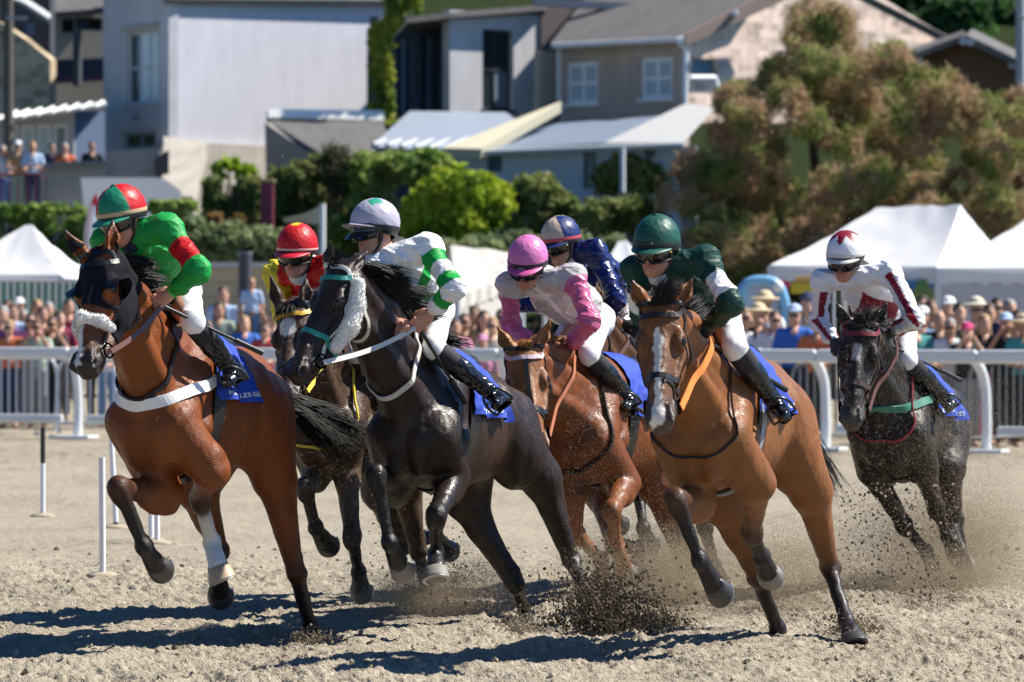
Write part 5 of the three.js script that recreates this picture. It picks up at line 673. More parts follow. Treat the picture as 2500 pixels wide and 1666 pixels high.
  for (let i = 0; i <= nu; i++) for (let j = 0; j <= nv; j++) { const ku = i / nu, kv = j / nv * 2 - 1, u = mix(U0, U1 - Math.abs(kv) * 0.16, ku), ang = kv * dn, fl = Math.max(0, Math.abs(kv) - 0.35), off = 0.012 + fl * (0.02 + 0.04 * ku) + fl * 0.05 * Math.sin(u * 26 + kv * 5 + (s.seed || 1)) * (0.4 + 0.6 * ku) + 0.006 * n2(u * 14 + (s.seed || 1), kv * 6); const p = ringAt(u, ang, off); pos.push(p.x, p.y, p.z); uv.push(ku, j / nv); if (i && j) { const q = i * (nv + 1) + j; idx.push(q, q - 1, q - nv - 1, q - 1, q - nv - 2, q - nv - 1); } }
  add('saddle_cloth', geoOf(pos, idx, null, null, uv), clothMat(t.number));
  const sad = new Field(); sad.cap(L(0.26, 1.57, 0), L(-0.1, 1.53, 0), 0.055, 0.075, 0.05); sad.cap(L(-0.1, 1.53, 0), L(-0.24, 1.58, 0), 0.07, 0.06, 0.04); for (const g of [1, -1]) sad.cap(L(0.2, 1.5, 0.14 * g), L(0.1, 1.33, 0.265 * g), 0.035, 0.03, 0.05);
  add('saddle', sad.mesh(0.012), M([0.012, 0.012, 0.013], 0.35));
  const gp = []; const gu = t.girthU ?? 0.24; for (let i = 0; i <= 30; i++) { const ang = mix(1.15, 2 * Math.PI - 1.15, i / 30); gp.push(ringAt(gu + 0.03 * Math.sin(ang / 2), ang, 0.008)); }
  const gir = add('girth', flatN(strap(gp, t.girthW ?? 0.1, 0.012, { field: ft, off: 0.008, seg: 60 })), t.girth || LEATHER);
  if (t.girthStripe) part('stripe', loc(flatN(strap(gp, 0.05, 0.016, { field: ft, off: 0.01, seg: 60 }))), t.girthStripe, gir);
  if (t.breast) { const [m, w, vv] = t.breast, q = []; for (let i = 0; i <= 16; i++) { const k = i / 16 * 2 - 1; q.push(ft.project(L(0.95 - 0.68 * Math.pow(Math.abs(k), 1.6), vv + 0.26 * Math.pow(Math.abs(k), 1.3), 0.36 * k), 0.012)); } for (let it = 0; it < 3; it++) for (let i = 1; i < q.length - 1; i++) q[i] = q[i].clone().lerp(q[i - 1].clone().add(q[i + 1]).multiplyScalar(0.5), 0.5); add('breast_strap', flatN(strap(q, w, 0.01, { field: ft, off: 0.009, seg: 60 })), m); }
  if (t.collar) { const [m, w, tc, tilt] = t.collar, q = [], nb = L(0.5, 1.36, 0), ax = P('poll').clone().sub(nb), c = nb.clone().addScaledVector(ax, tc), an = ax.clone().normalize().addScaledVector(fwd, tilt ?? 0).normalize(), sx = left.clone().addScaledVector(an, -left.dot(an)).normalize(), sy = an.clone().cross(sx).normalize(); for (let i = 0; i < 40; i++) { const k = i / 40 * 6.2832, dir = sx.clone().multiplyScalar(Math.cos(k)).addScaledVector(sy, Math.sin(k)); q.push(f.march(c.clone().addScaledVector(dir, 0.48), dir.clone().negate(), 0.46, 0.009)); } for (let it = 0; it < 2; it++) for (let i = 0; i < 40; i++) { const e = q[(i + 39) % 40].clone().add(q[(i + 1) % 40]).multiplyScalar(0.5); if (f.d(e.x, e.y, e.z) > 0.006) q[i] = q[i].clone().lerp(e, 0.5); } const nrm = strap(q, w, 0.008, { field: { project: (p) => p, grad: (p) => p.clone().sub(c).addScaledVector(an, -p.clone().sub(c).dot(an)).normalize() }, seg: 80, closed: true }); add('neck_strap', flatN(nrm), m); }
}
const _cloths = {};
function clothMat(num = '') {
  if (_cloths[num]) return _cloths[num];
  const c = document.createElement('canvas'); c.width = 1024; c.height = 1024; const g = c.getContext('2d');
  g.fillStyle = '#0b3aa6'; g.fillRect(0, 0, 1024, 1024);
  for (let i = 0; i < 9000; i++) { g.fillStyle = R() < 0.5 ? 'rgba(0,0,40,0.06)' : 'rgba(90,130,255,0.06)'; g.fillRect(R() * 1024, R() * 1024, 3, 3); }
  for (const sgn of [1, -1]) { g.save(); g.translate(560, sgn > 0 ? 975 : 49); g.scale(sgn, sgn); g.scale(1.1, 0.62); g.fillStyle = '#e8ead8'; g.font = 'bold 70px serif'; g.textAlign = 'center'; g.textBaseline = 'middle'; g.fillText('PLESTIN LES GREVES', 0, 0, 720); g.restore(); }
  if (num) { g.fillStyle = '#e6d27a'; g.font = 'bold 190px sans-serif'; g.textAlign = 'center'; g.textBaseline = 'middle'; g.fillText(num, 700, 800); g.save(); g.translate(700, 224); g.scale(-1, -1); g.fillText(num, 0, 0); g.restore(); }
  const tx = new THREE.CanvasTexture(c); tx.colorSpace = THREE.SRGBColorSpace; tx.flipY = false;
  return (_cloths[num] = new THREE.MeshPhysicalMaterial({ map: tx, roughness: 0.75, side: THREE.DoubleSide }));
}
// ---------------------------------------------------------------- the runners (joints read off the photograph in its own pixels)
const WHITE_HAIR = [0.7, 0.66, 0.6];
const green = [0.012, 0.29, 0.055], dkgreen = [0.008, 0.045, 0.034], red = [0.5, 0.008, 0.012], yellow = [0.62, 0.5, 0.04], white = [0.78, 0.78, 0.8], pink = [0.55, 0.12, 0.25], silver = [0.5, 0.47, 0.45], navy = [0.008, 0.016, 0.095], cream = [0.5, 0.4, 0.3], maroon = [0.2, 0.006, 0.025];
const quarter = (n, a, b, ph = 0) => (az) => (Math.floor(((az + ph + 12.566) % 6.2832) / 6.2832 * n) % 2 ? a : b);
const runners = [
  { id: 'H1', wide: 0.74, seed: 11, th: 21, pitch: 5.5, W: [412, 804, 20.75], face: 38, neck: 0.8, arch: 0.03,
    poll: [238, 618, 0.02], muz: [183, 872, -0.02],
    FR: [[400, 1205], [290, 1190], [350, 1335], [378, 1375]], FL: [[516, 1150], [487, 1212], [517, 1325], [533, 1385]],
    HR: [[480, 1190], [535, 1345], [530, 1400], [535, 1440]], HL: [[668, 1165], [722, 1398], [757, 1530], [768, 1565]],
    earPx: [[274, 536, 0.02], [156, 561]],
    coat: { body: [0.18, 0.048, 0.011], belly: [0.2, 0.06, 0.016], points: [0.016, 0.012, 0.011], muzzle: [0.035, 0.025, 0.022], white: WHITE_HAIR, socks: { FL: 0.42 }, hoofs: { FL: PALEHORN }, blaze: (x, z) => (x > 0.38 && x < 0.57 ? sstep(0.022, 0.008, Math.abs(z + 0.008 + 0.006 * n2(x * 25, 1))) : 0) },
    mane: { side: 0.4, up: -0.25, n: 420, len: 0.17, fore: 0, top: 0.8 }, tail: { n: 420, len: 0.62, flow: [0.75, -0.55, -0.3] },
    label: 'bay racehorse in black blinker hood and sheepskin noseband, one white foreleg', tack: { nose: false, rein: BROWN, breast: [M([0.75, 0.75, 0.74], 0.5), 0.055, 1.1], collar: [LEATHER, 0.03, 0.2, 0.3], hood: true, number: '4' },
    rider: { label: 'jockey in bright green silks with red armband and green and red cap', head: [296, 529], face: 40, tilt: 22, roll: -4, neck: [346, 574], sL: [408, 556], sR: [258, 590], eL: [486, 662, 0.25, 0.58], hL: [420, 712], eR: [235, 690], hR: [335, 745], kL: [470, 785], aL: [566, 905], whip: [640, 862, 0.3], whipLabel: 'black riding whip in the bare hand of the green-silked jockey' },
    silks: { fold: 0.0055, paint: (c) => (c.tag === 'upperL' || c.tag === 'upperR') && c.t > 0.38 && c.t < 0.82 ? red : green, cap: quarter(4, red, [0.012, 0.2, 0.11], 0.3), peak: [0.02, 0.25, 0.14], band: [0.5, 0.36, 0.2], button: [0.01, 0.06, 0.03], scarf: [0.01, 0.014, 0.05], wrist: [0.1, 0.55, 0.1] } },
  { id: 'H2', seed: 22, th: 19, pitch: 7.5, W: [1042, 848, 21.75], face: 52, neck: 0.84, arch: 0.05,
    poll: [826, 652, 0.0], muz: [690, 900, 0.0],
    FR: [[965, 1190], [918, 1160], [950, 1325], [972, 1372]], FL: [[1105, 1165], [1066, 1258], [1064, 1350], [1064, 1390]],
    HR: [[1130, 1215], [1258, 1428], [1281, 1500], [1285, 1535]], HL: [[1320, 1165], [1395, 1368], [1438, 1465], [1450, 1495]],
    earPx: [[898, 614, 0.1], [809, 585, -0.02]], earsBack: true,
    coat: { body: [0.023, 0.013, 0.01], belly: [0.045, 0.022, 0.014], points: [0.012, 0.011, 0.011], muzzle: [0.03, 0.02, 0.016], white: WHITE_HAIR, rough: 0.38, spec: 0.6, coat: 0.06, hoofs: { FL: GREYHORN, FR: GREYHORN } },
    mane: { side: 0.6, up: -0.3, n: 620, len: 0.26, fore: 70, foreFlow: [0.9, 0.0, -0.3], top: 0.88 }, tail: { n: 200, len: 0.5, flow: [0.1, -0.8, -0.5] },
    label: 'black racehorse with sheepskin cheekpieces and teal browband, leading the middle of the field', tack: { bridle: M([0.6, 0.6, 0.56], 0.6), brow: M([0.03, 0.25, 0.22], 0.5), nose: M([0.03, 0.25, 0.22], 0.5), throat: M([0.55, 0.52, 0.45], 0.6), rein: M([0.6, 0.59, 0.55], 0.6), collar: [M([0.55, 0.53, 0.48], 0.6), 0.03, 0.3, 0.3], fleece: true },
    rider: { label: 'jockey in white silks with green hoops and pale lilac cap', head: [912, 559], face: 58, tilt: 8, roll: -4, neck: [966, 618], sL: [1045, 604], eL: [1108, 705], hL: [1052, 763], sR: [890, 650], eR: [885, 745], hR: [965, 790], kL: [1058, 850], aL: [1207, 965], whip: [1136, 985, 0.25], whipLabel: 'black riding whip hanging beside the black horse neck' },
    silks: { paint: (c) => { const g = [0.01, 0.3, 0.05]; if (c.tag.startsWith('upper')) return c.t > 0.22 && c.t < 0.46 ? g : c.t > 0.74 && c.t < 0.97 ? g : white; if (c.tag.startsWith('fore')) return c.t > 0.24 && c.t < 0.56 ? g : white; const a = (c.spine - 0.52) * 0.5, b = c.lat; return c.fr > -0.02 && (Math.abs(a - b) < 0.045 || Math.abs(a + b) < 0.045) ? g : white; }, cap: (az, el, x, y, z) => (x > 0.02 && y > 0.12 && z < 0.03 && z > -0.04 ? [0.03, 0.3, 0.2] : [0.4, 0.375, 0.47]), peak: [0.36, 0.33, 0.42], peakLen: 0.05, peakDrop: -0.012, peakLift: 0.01, under: true, scarf: [0.012, 0.012, 0.014], logo: 'GPA', logoY: 0.012 } },
  { id: 'H5', seed: 55, th: 19, pitch: 5, W: [1738, 834, 20.55], face: 12, neck: 0.8, arch: 0.04,
    poll: [1612, 738, 0.0], muz: [1606, 1005, 0.04],
    FR: [[1705, 1225], [1650, 1218], [1708, 1368], [1742, 1425]], FL: [[1848, 1180], [1836, 1296], [1860, 1362], [1874, 1395]],
    HR: [[1770, 1230], [1850, 1410], [1898, 1535], [1910, 1562]], HL: [[1978, 1195], [2026, 1384], [2066, 1518], [2080, 1552]],
    earPx: [[1694, 675], [1540, 681]],
    coat: { body: [0.21, 0.078, 0.023], belly: [0.22, 0.09, 0.033], points: [0.018, 0.014, 0.013], muzzle: [0.07, 0.05, 0.045], face: [0.17, 0.065, 0.022], white: WHITE_HAIR, hoofs: { FL: GREYHORN, HR: GREYHORN }, blaze: (x, z) => sstep(0.006, -0.006, Math.abs(z + 0.004 + 0.006 * n2(x * 18, 2)) - (x < 0.24 ? mix(0.006, 0.02, sstep(0.12, 0.2, x)) : x < 0.46 ? 0.014 + 0.004 * n2(x * 30, 5) : mix(0.014, 0.026, sstep(0.46, 0.54, x)))) * sstep(0.12, 0.15, x) * sstep(0.6, 0.57, x) },
    mane: { side: 0.15, up: 0.2, n: 260, len: 0.14, fore: 160, foreFlow: [0.5, 0.7, -0.5], foreLen: 0.17 }, tail: { n: 260, len: 0.7, flow: [0.35, -0.75, -0.4] },
    label: 'light bay racehorse with long white blaze, nearest of the field', tack: { bridle: M([0.02, 0.013, 0.011], 0.4), drop: true, rein: M([0.62, 0.17, 0.015], 0.7), reinW: 0.035, girthStripe: M([0.3, 0.3, 0.33], 0.7), collar: [LEATHER, 0.014, 0.14, 0.5] },
    rider: { label: 'jockey in dark green silks with white armbands and dark green cap', head: [1602, 603], face: 24, tilt: 16, roll: 3, neck: [1640, 648], sL: [1722, 635], sR: [1553, 658], eL: [1786, 742], hL: [1738, 790], eR: [1565, 765], hR: [1650, 800], kL: [1795, 850], aL: [1893, 985], toe: { L: [0.05, -0.15, 1] }, whip: [1920, 953, 0.35], whipLabel: 'black riding whip in the gloved hand of the dark green jockey' },
    silks: { paint: (c) => c.tag.startsWith('upper') && c.t > 0.42 && c.t < 0.86 ? white : dkgreen, cap: () => [0.012, 0.075, 0.056], peak: [0.015, 0.085, 0.062], band: [0.01, 0.03, 0.025], bow: true, button: [0.012, 0.06, 0.045], gloves: true, stud: [0.65, 0.4, 0.05], scarf: [0.5, 0.5, 0.56] } },
  { id: 'H3', seed: 33, th: 25, pitch: 4, W: [1436, 868, 23.75], face: -4, neck: 0.78, arch: 0.04, cell: 0.0125,
    poll: [1279, 846, 0.1], muz: [1312, 1070, 0.12],
    FR: [[1395, 1200], [1405, 1300], [1468, 1372], [1470, 1410]], FL: [[1525, 1180], [1494, 1245], [1508, 1345], [1522, 1385]],
    HR: [[1470, 1200], [1500, 1330], [1560, 1345], [1555, 1385]], HL: [[1600, 1180], [1664, 1360], [1688, 1455], [1698, 1480]],
    earPx: [[1344, 778], [1214, 797]],
    coat: { body: [0.165, 0.048, 0.013], belly: [0.2, 0.065, 0.02], points: [0.2, 0.075, 0.028], muzzle: [0.2, 0.1, 0.055], face: [0.23, 0.085, 0.026], white: WHITE_HAIR, hair: [0.2, 0.085, 0.03], ear: [0.3, 0.12, 0.035], earTip: [0.26, 0.1, 0.03], rough: 0.38, spec: 0.55, hoofs: { FL: GREYHORN }, dust: 0.7 },
    mane: { side: 0.3, up: 0.05, n: 200, len: 0.09, fore: 40, foreFlow: [0.1, 0.6, 0.3], foreLen: 0.06 }, tail: { n: 160, len: 0.5 },
    label: 'chestnut racehorse with pale browband and lowered head behind the black horse', tack: { brow: M([0.5, 0.38, 0.42], 0.6), centre: true, drop: true, rein: TAN, reinW: 0.02, collar: [LEATHER, 0.024, 0.1, 0.4] },
    rider: { label: 'jockey in silver silks with pink sleeves and shiny pink cap', head: [1288, 643], face: 18, tilt: 28, roll: 4, neck: [1332, 686], sL: [1400, 676], sR: [1243, 696], eL: [1440, 785], hL: [1390, 850], eR: [1247, 795], hR: [1295, 838], kL: [1438, 866], aL: [1532, 968], whip: [1583, 1014, 0.35], whipLabel: 'black riding whip in the gloved hand of the pink-sleeved jockey' },
    silks: { paint: (c) => (c.tag.startsWith('upper') || c.tag.startsWith('fore') ? pink : c.tag === 'collar' ? white : Math.abs(c.lat) < 0.013 && c.fr > 0 ? white : silver), rough: 0.26, cap: () => [0.6, 0.17, 0.4], peak: [0.55, 0.09, 0.27], band: [0.015, 0.015, 0.018], bandH: 0.014, gloves: true, logo: 'GPA' } },
  { id: 'H6', seed: 66, th: 24, pitch: 3, W: [818, 838, 23.5], face: 30, neck: 0.8, cell: 0.0125,
    poll: [712, 742, 0.0], muz: [682, 958, 0.0],
    FR: [[775, 1150], [745, 1190], [770, 1290], [790, 1320]], FL: [[842, 1125], [860, 1308], [875, 1398], [880, 1432]],
    HR: [[930, 1200], [985, 1335], [1065, 1310], [1085, 1335]], HL: [[985, 1170], [1020, 1345], [1040, 1440], [1050, 1470]],
    earPx: [[748, 678], [660, 672]],
    coat: { body: [0.06, 0.033, 0.02], belly: [0.085, 0.05, 0.032], points: [0.035, 0.027, 0.022], muzzle: [0.03, 0.022, 0.02], fore: [0.11, 0.075, 0.05], white: WHITE_HAIR, dust: 0.9, hoofs: { FL: GREYHORN }, blaze: (x, z) => sstep(0.05, 0.03, Math.hypot((x - 0.15) * 0.8, z)) },
    mane: { side: 0.3, n: 200, len: 0.14, fore: 60 }, tail: { n: 120, len: 0.5 },
    label: 'brown racehorse with white star and yellow browband, half hidden behind the black horse', tack: { brow: M([0.62, 0.36, 0.02], 0.5), rein: M([0.66, 0.5, 0.03], 0.55), collar: [M([0.66, 0.52, 0.03], 0.55), 0.022, 0.1, 0.5] },
    rider: { label: 'jockey in red and yellow silks with red cap behind the black horse head', head: [724, 614], face: 20, tilt: 16, roll: 2, neck: [752, 658], sL: [800, 656], sR: [672, 668], eL: [850, 760], hL: [800, 800], eR: [690, 770], hR: [745, 810], kL: [868, 862], aL: [955, 970] },
    silks: { paint: (c) => (c.tag.endsWith('R') || c.lat < -0.13 ? yellow : c.tag.endsWith('L') ? [0.5, 0.03, 0.01] : red), cap: (az, el, x, y) => (y > 0.149 ? yellow : red), peak: [0.5, 0.01, 0.03], band: [0.7, 0.4, 0.36], bandH: 0.012, stud: [0.7, 0.45, 0.05], under: false, logo: 'KEP', logoY: 0.022 } },
  { id: 'H7', seed: 77, th: 19, pitch: 8, W: [2190, 868, 25.1], face: 10, neck: 0.78, cell: 0.0125,
    poll: [2103, 786, 0.0], muz: [2076, 1014, 0.02],
    FR: [[2130, 1150], [2205, 1278], [2262, 1350], [2288, 1415]], FL: [[2255, 1140], [2286, 1240], [2312, 1310], [2330, 1345]],
    HR: [[2275, 1150], [2322, 1285], [2345, 1345], [2352, 1372]], HL: [[2312, 1140], [2332, 1265], [2358, 1395], [2370, 1425]],
    earPx: [[2168, 737], [2042, 739]],
    coat: { body: [0.018, 0.014, 0.011], belly: [0.024, 0.019, 0.015], points: [0.018, 0.015, 0.013], muzzle: [0.06, 0.052, 0.045], white: [0.4, 0.38, 0.36], dust: 0.6, rough: 0.42, hoofs: { FL: GREYHORN, HR: GREYHORN }, blaze: (x, z) => sstep(0.03, 0.012, Math.abs(z + 0.004)) * sstep(0.12, 0.16, x) * sstep(0.26, 0.2, x) },
    mane: { side: 0.2, up: 0.2, n: 260, len: 0.15, fore: 120, foreFlow: [0.3, 0.7, -0.3], foreLen: 0.12 }, tail: { n: 160, len: 0.5 },
    label: 'dark grey-black sand-spattered racehorse last in the field with maroon browband', tack: { brow: M([0.16, 0.008, 0.02], 0.5), bridle: M([0.05, 0.022, 0.018], 0.5), rein: BROWN, breast: [M([0.03, 0.17, 0.12], 0.6), 0.045, 1.12], collar: [M([0.22, 0.01, 0.02], 0.6), 0.02, 0.16, 0.3] },
    rider: { label: 'jockey in white silks with maroon striped sleeves and maroon-starred white cap', head: [2064, 628], face: 22, tilt: 20, roll: 2, neck: [2098, 670], sL: [2172, 666], sR: [2010, 686], eL: [2235, 782], hL: [2180, 808], eR: [1998, 782], hR: [2038, 836], kL: [2216, 880], aL: [2310, 975], whip: [2346, 929, 0.3], whipLabel: 'black riding whip of the jockey in white and maroon' },
    silks: { paint: (c) => { if (c.tag.startsWith('upper') || c.tag.startsWith('fore')) return Math.cos(c.ang * 3.0) > 0.45 ? maroon : white; return c.fr > -0.03 && Math.abs(c.lat) / 0.15 + Math.abs(c.spine - 0.48) / 0.42 < 1 ? maroon : white; }, cap: (az, el) => { const st = Math.abs(((az / 6.2832 * 6 + 0.5) % 1) - 0.5) * 2; return el > 0.62 + st * 0.5 ? maroon : [0.76, 0.76, 0.8]; }, peak: [0.66, 0.62, 0.56], band: [0.62, 0.6, 0.56], peakLen: 0.035, gloves: true, scarf: [0.012, 0.012, 0.016] } },
  { id: 'H4', seed: 44, th: 23, pitch: 3, W: [1545, 835, 25.4], face: 25, neck: 0.8, cell: 0.016,
    poll: [1425, 740, 0.0], muz: [1395, 940, 0.0],
    FR: [[1490, 1120], [1450, 1140], [1480, 1240], [1500, 1270]], FL: [[1570, 1100], [1560, 1200], [1570, 1290], [1580, 1320]],
    HR: [[1620, 1130], [1650, 1270], [1680, 1350], [1690, 1380]], HL: [[1680, 1130], [1720, 1290], [1745, 1380], [1755, 1410]],
    earPx: [[1457, 683], [1400, 690]],
    coat: { body: [0.09, 0.04, 0.018], points: [0.014, 0.012, 0.011], muzzle: [0.03, 0.022, 0.02], ear: [0.2, 0.09, 0.035] },
    mane: { n: 160, len: 0.14, fore: 40 }, tail: { n: 80, len: 0.45 },
    label: 'dark bay racehorse almost wholly hidden behind the chestnut horse', tack: { rein: BROWN },
    rider: { label: 'jockey in shiny navy blue silks with navy and cream cap', head: [1368, 591], face: 42, tilt: 20, roll: -3, neck: [1408, 622], sL: [1455, 614], eL: [1505, 735], hL: [1478, 792], kL: [1515, 812], aL: [1600, 925], whip: [1620, 900, 0.3], whipLabel: 'black riding whip of the jockey in navy silks' },
    silks: { paint: () => navy, rough: 0.28, cap: quarter(4, [0.01, 0.022, 0.12], cream, 0.55), peak: [0.01, 0.02, 0.11], band: [0.5, 0.06, 0.08], gloves: true, stud: [0.6, 0.55, 0.35] } },
];
for (const s of runners) {
  const pose = riderPose(s), { P, fr } = pose;
  s.tack.hands = ['L', 'R'].map((g) => P['h' + g].clone().addScaledVector(P['h' + g].clone().sub(P['e' + g]).normalize(), 0.05).addScaledVector(UP, -0.02));
  const a = horse(s); s.horseRoot = a.root;
  if (s.tack.hood) hood(a);
  if (s.tack.fleece) for (const g of [1, -1]) sausage(a, [[0.06, -0.07, 0.12 * g], [0.14, -0.12, 0.12 * g], [0.25, -0.145, 0.1 * g], [0.36, -0.15, 0.09 * g]], 0.041, 'fleece_cheekpiece', 0.016);
  rider(s, pose);
}
function sausage(a, pts, r, name, off) {
  const q = pts.map((p) => a.f.project(a.HL(...p), off)), fl = new Field(); for (let i = 0; i + 1 < q.length; i++) fl.cap(q[i], q[i + 1], r * (i ? 1 : 0.8), r * (i + 2 < q.length ? 1 : 0.75), 0.02);
  fl.warp = (x, y, z) => -0.0035 * n3(x * 60, y * 60, z * 60); const g = fl.mesh(0.006), p = g.attributes.position, nn = g.attributes.normal, rr = rng(5), roots = []; for (let i = 0; i < 1600; i++) { const k = Math.floor(rr() * p.count), d = V(nn.getX(k), nn.getY(k), nn.getZ(k)); roots.push({ p: V(p.getX(k), p.getY(k), p.getZ(k)).addScaledVector(d, -0.003), dir: d.clone().addScaledVector(V(rr() - 0.5, rr() - 0.5, rr() - 0.5), 0.9).normalize(), flow: d.clone().addScaledVector(V(rr() - 0.5, rr() - 0.5, rr() - 0.5), 1.6).normalize(), len: 0.009 + rr() * 0.005, r: 0.0026, curl: 0.3 }); }
  a.add(name, mergeGeometries([g, hair(roots, 3)].map((k) => { const u = k.toNonIndexed(); for (const n of Object.keys(u.attributes)) if (n !== 'position' && n !== 'normal') u.deleteAttribute(n); return u; })), FLEECE);
}
function hood(a) {
  const { f, HL, HB, hInv } = a, h = new Field(); h.p = f.p.filter((q) => q.t !== 9); h.s = [];
  const hd = { d: (x, y, z) => f.d(x, y, z) };
  const g = new Field(); g.ell(HL(0.12, -0.08, 0), [0.28, 0.25, 0.2], HB, 0.01);
  g.d = (x, y, z) => {
    const q = hInv(V(x, y, z)); let d = f.d(x, y, z, f.p, []) - 0.007;
    d = Math.max(d, q[0] - (0.275 + 0.1 * sstep(-0.08, -0.17, q[1])), -q[0] - 0.03 - 0.0 * q[1], -(q[1] + 0.27 - q[0] * 0.1));
    d = Math.max(d, q[0] * -1 - q[1] * 0.55 - 0.14);
    for (const s of [1, -1]) { d = Math.max(d, 0.045 - Math.hypot(q[0] - 0.01, q[1] - 0.02, q[2] - 0.06 * s)); d = Math.max(d, 1 - Math.hypot((q[0] - 0.195) / 0.066, (q[1] + 0.058) / 0.05, (q[2] - 0.1 * s) / 0.08) > 0 ? 0.02 : d); }
    return d;
  };
  a.add('blinker_hood', g.mesh(0.007), M([0.009, 0.0095, 0.014], 0.85, { specularIntensity: 0.25 }));
  for (const s of [1, -1]) { // cups round the rear half of each eye
    const pos = [], idx = [], N = 18, K = 8; for (let i = 0; i <= N; i++) for (let k = 0; k <= K; k++) { const t = (i / N - 0.5) * 3.7 + Math.PI, r = 0.062, z = k / K; const x = 0.195 + r * 1.08 * Math.cos(t) * (1 - 0.25 * z * z), y = -0.055 + r * 0.9 * Math.sin(t) * (1 - 0.2 * z * z), p = HL(x, y, (0.075 + 0.075 * z * (0.6 - 0.4 * Math.cos(t))) * s); pos.push(p.x, p.y, p.z); if (i && k) { const q = i * (K + 1) + k; idx.push(q, q - 1, q - K - 1, q - 1, q - K - 2, q - K - 1); } }
    a.add('blinker_cup', geoOf(pos, idx), M([0.01, 0.01, 0.012], 0.3));
  }
  sausage(a, [[0.37, -0.1, -0.11], [0.355, -0.03, -0.08], [0.35, 0.02, 0], [0.355, -0.03, 0.08], [0.37, -0.1, 0.11]], 0.026, 'sheepskin_noseband', 0.014);
}

// ---------------------------------------------------------------- tents and stalls
const CANVAS = M([0.74, 0.74, 0.76], 0.75, { transmission: 0.12 }), FRAME = M([0.6, 0.6, 0.62], 0.4, { metalness: 0.4 });
function sagPanel(a, b, c, d, n = 12, sag = 0.08) { const pos = [], idx = []; for (let i = 0; i <= n; i++) for (let j = 0; j <= n; j++) { const u = i / n, v = j / n, p = a.clone().lerp(b, u).lerp(d.clone().lerp(c, u), v); p.y -= sag * Math.sin(u * Math.PI) * (1 - v) + sag * 0.7 * Math.sin(v * Math.PI) + 0.02 * n2(p.x * 2, p.z * 2 + p.y * 3); pos.push(p.x, p.y, p.z); if (i && j) { const q = i * (n + 1) + j; idx.push(q, q - n - 1, q - 1, q - 1, q - n - 1, q - n - 2); } } return geoOf(pos, idx); }
function gazebo(label, FL, FR, BR, BL, A1, A2, opt = {}) {
  const [fl, fr, br, bl, a1, a2] = [FL, FR, BR, BL, A1, A2].map((q) => at(...q)), base = V((fl.x + fr.x) / 2, groundH(-fl.z), fl.z), r = thing('gazebo_tent', label, 'tent', 'white pop-up tents', base), L = (p) => p.clone().sub(base), m = opt.mat || CANVAS;
  part('roof_panel', sagPanel(L(fl), L(fr), L(a2), L(a1)), m, r); part('roof_panel', sagPanel(L(fr), L(br), L(a2), L(a2)), m, r); part('roof_panel', sagPanel(L(bl), L(fl), L(a1), L(a1)), m, r); part('roof_panel', sagPanel(L(br), L(bl), L(a1), L(a2)), m, r);
  const vh = opt.valance ?? 0.28, dn = (p, h) => L(p).add(V(0, -h, 0)); for (const [p, q] of [[fl, fr], [fr, br], [br, bl], [bl, fl]]) { const N = 30, pos = [], idx = []; for (let i = 0; i <= N; i++) { const c = L(p).lerp(L(q), i / N), w = 0.02 * Math.sin(i * 1.3); pos.push(c.x, c.y + 0.004, c.z + w * 0.3, c.x + w, c.y - vh * (0.9 + 0.1 * Math.sin(i * 2)), c.z + w); if (i) { const k = i * 2; idx.push(k, k - 2, k - 1, k, k - 1, k + 1); } } part('valance', geoOf(pos, idx), m, r); }
  for (const p of [fl, fr, br, bl]) part('leg', bar(V(L(p).x, groundH(-p.z) - base.y, L(p).z), L(p).add(V(0, -0.02, 0)), 0.045, 0.045, 8), FRAME, r);
  if (opt.wall) for (const [p, q, hgt] of opt.wall.map(([i, j, h]) => [[fl, fr, br, bl][i], [fl, fr, br, bl][j], h])) part('side_wall', sagPanel(dn(p, 0.26), dn(q, 0.26), V(L(q).x, hgt, L(q).z), V(L(p).x, hgt, L(p).z), 10, 0), opt.wallMat || m, r);
  return r;
}
gazebo('big white pop-up tent behind the maroon-striped jockey', [1880, 648, 72], [2288, 652, 70.5], [2470, 640, 74], [2062, 640, 76], [2140, 507, 74], [2345, 500, 72.3]);
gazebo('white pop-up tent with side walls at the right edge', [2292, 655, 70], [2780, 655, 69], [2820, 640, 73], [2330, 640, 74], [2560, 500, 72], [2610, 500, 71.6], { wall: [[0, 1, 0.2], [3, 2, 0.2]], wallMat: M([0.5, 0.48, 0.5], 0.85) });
gazebo('white peaked tent at the left edge above striped cloth', [-190, 672, 72], [150, 672, 70.5], [215, 664, 74], [-120, 664, 76], [60, 551, 73.2], [78, 551, 73.1], { valance: 0.12 });
gazebo('cream tent with grey roof between white-green and pink jockeys', [1118, 722, 69.5], [1275, 668, 71], [1330, 640, 75], [1080, 640, 75], [1100, 600, 73.5], [1240, 615, 73], { mat: M([0.55, 0.52, 0.47], 0.8), wall: [[0, 1, 0.3]] });
gazebo('grey-white tent behind the navy jockey shoulder', [1470, 640, 77], [1552, 640, 77], [1580, 632, 79], [1490, 632, 79], [1510, 590, 78], [1530, 588, 78], { mat: M([0.5, 0.52, 0.55], 0.8), wall: [[0, 1, 0.4], [1, 2, 0.4]], wallMat: M([0.3, 0.42, 0.55], 0.8) });
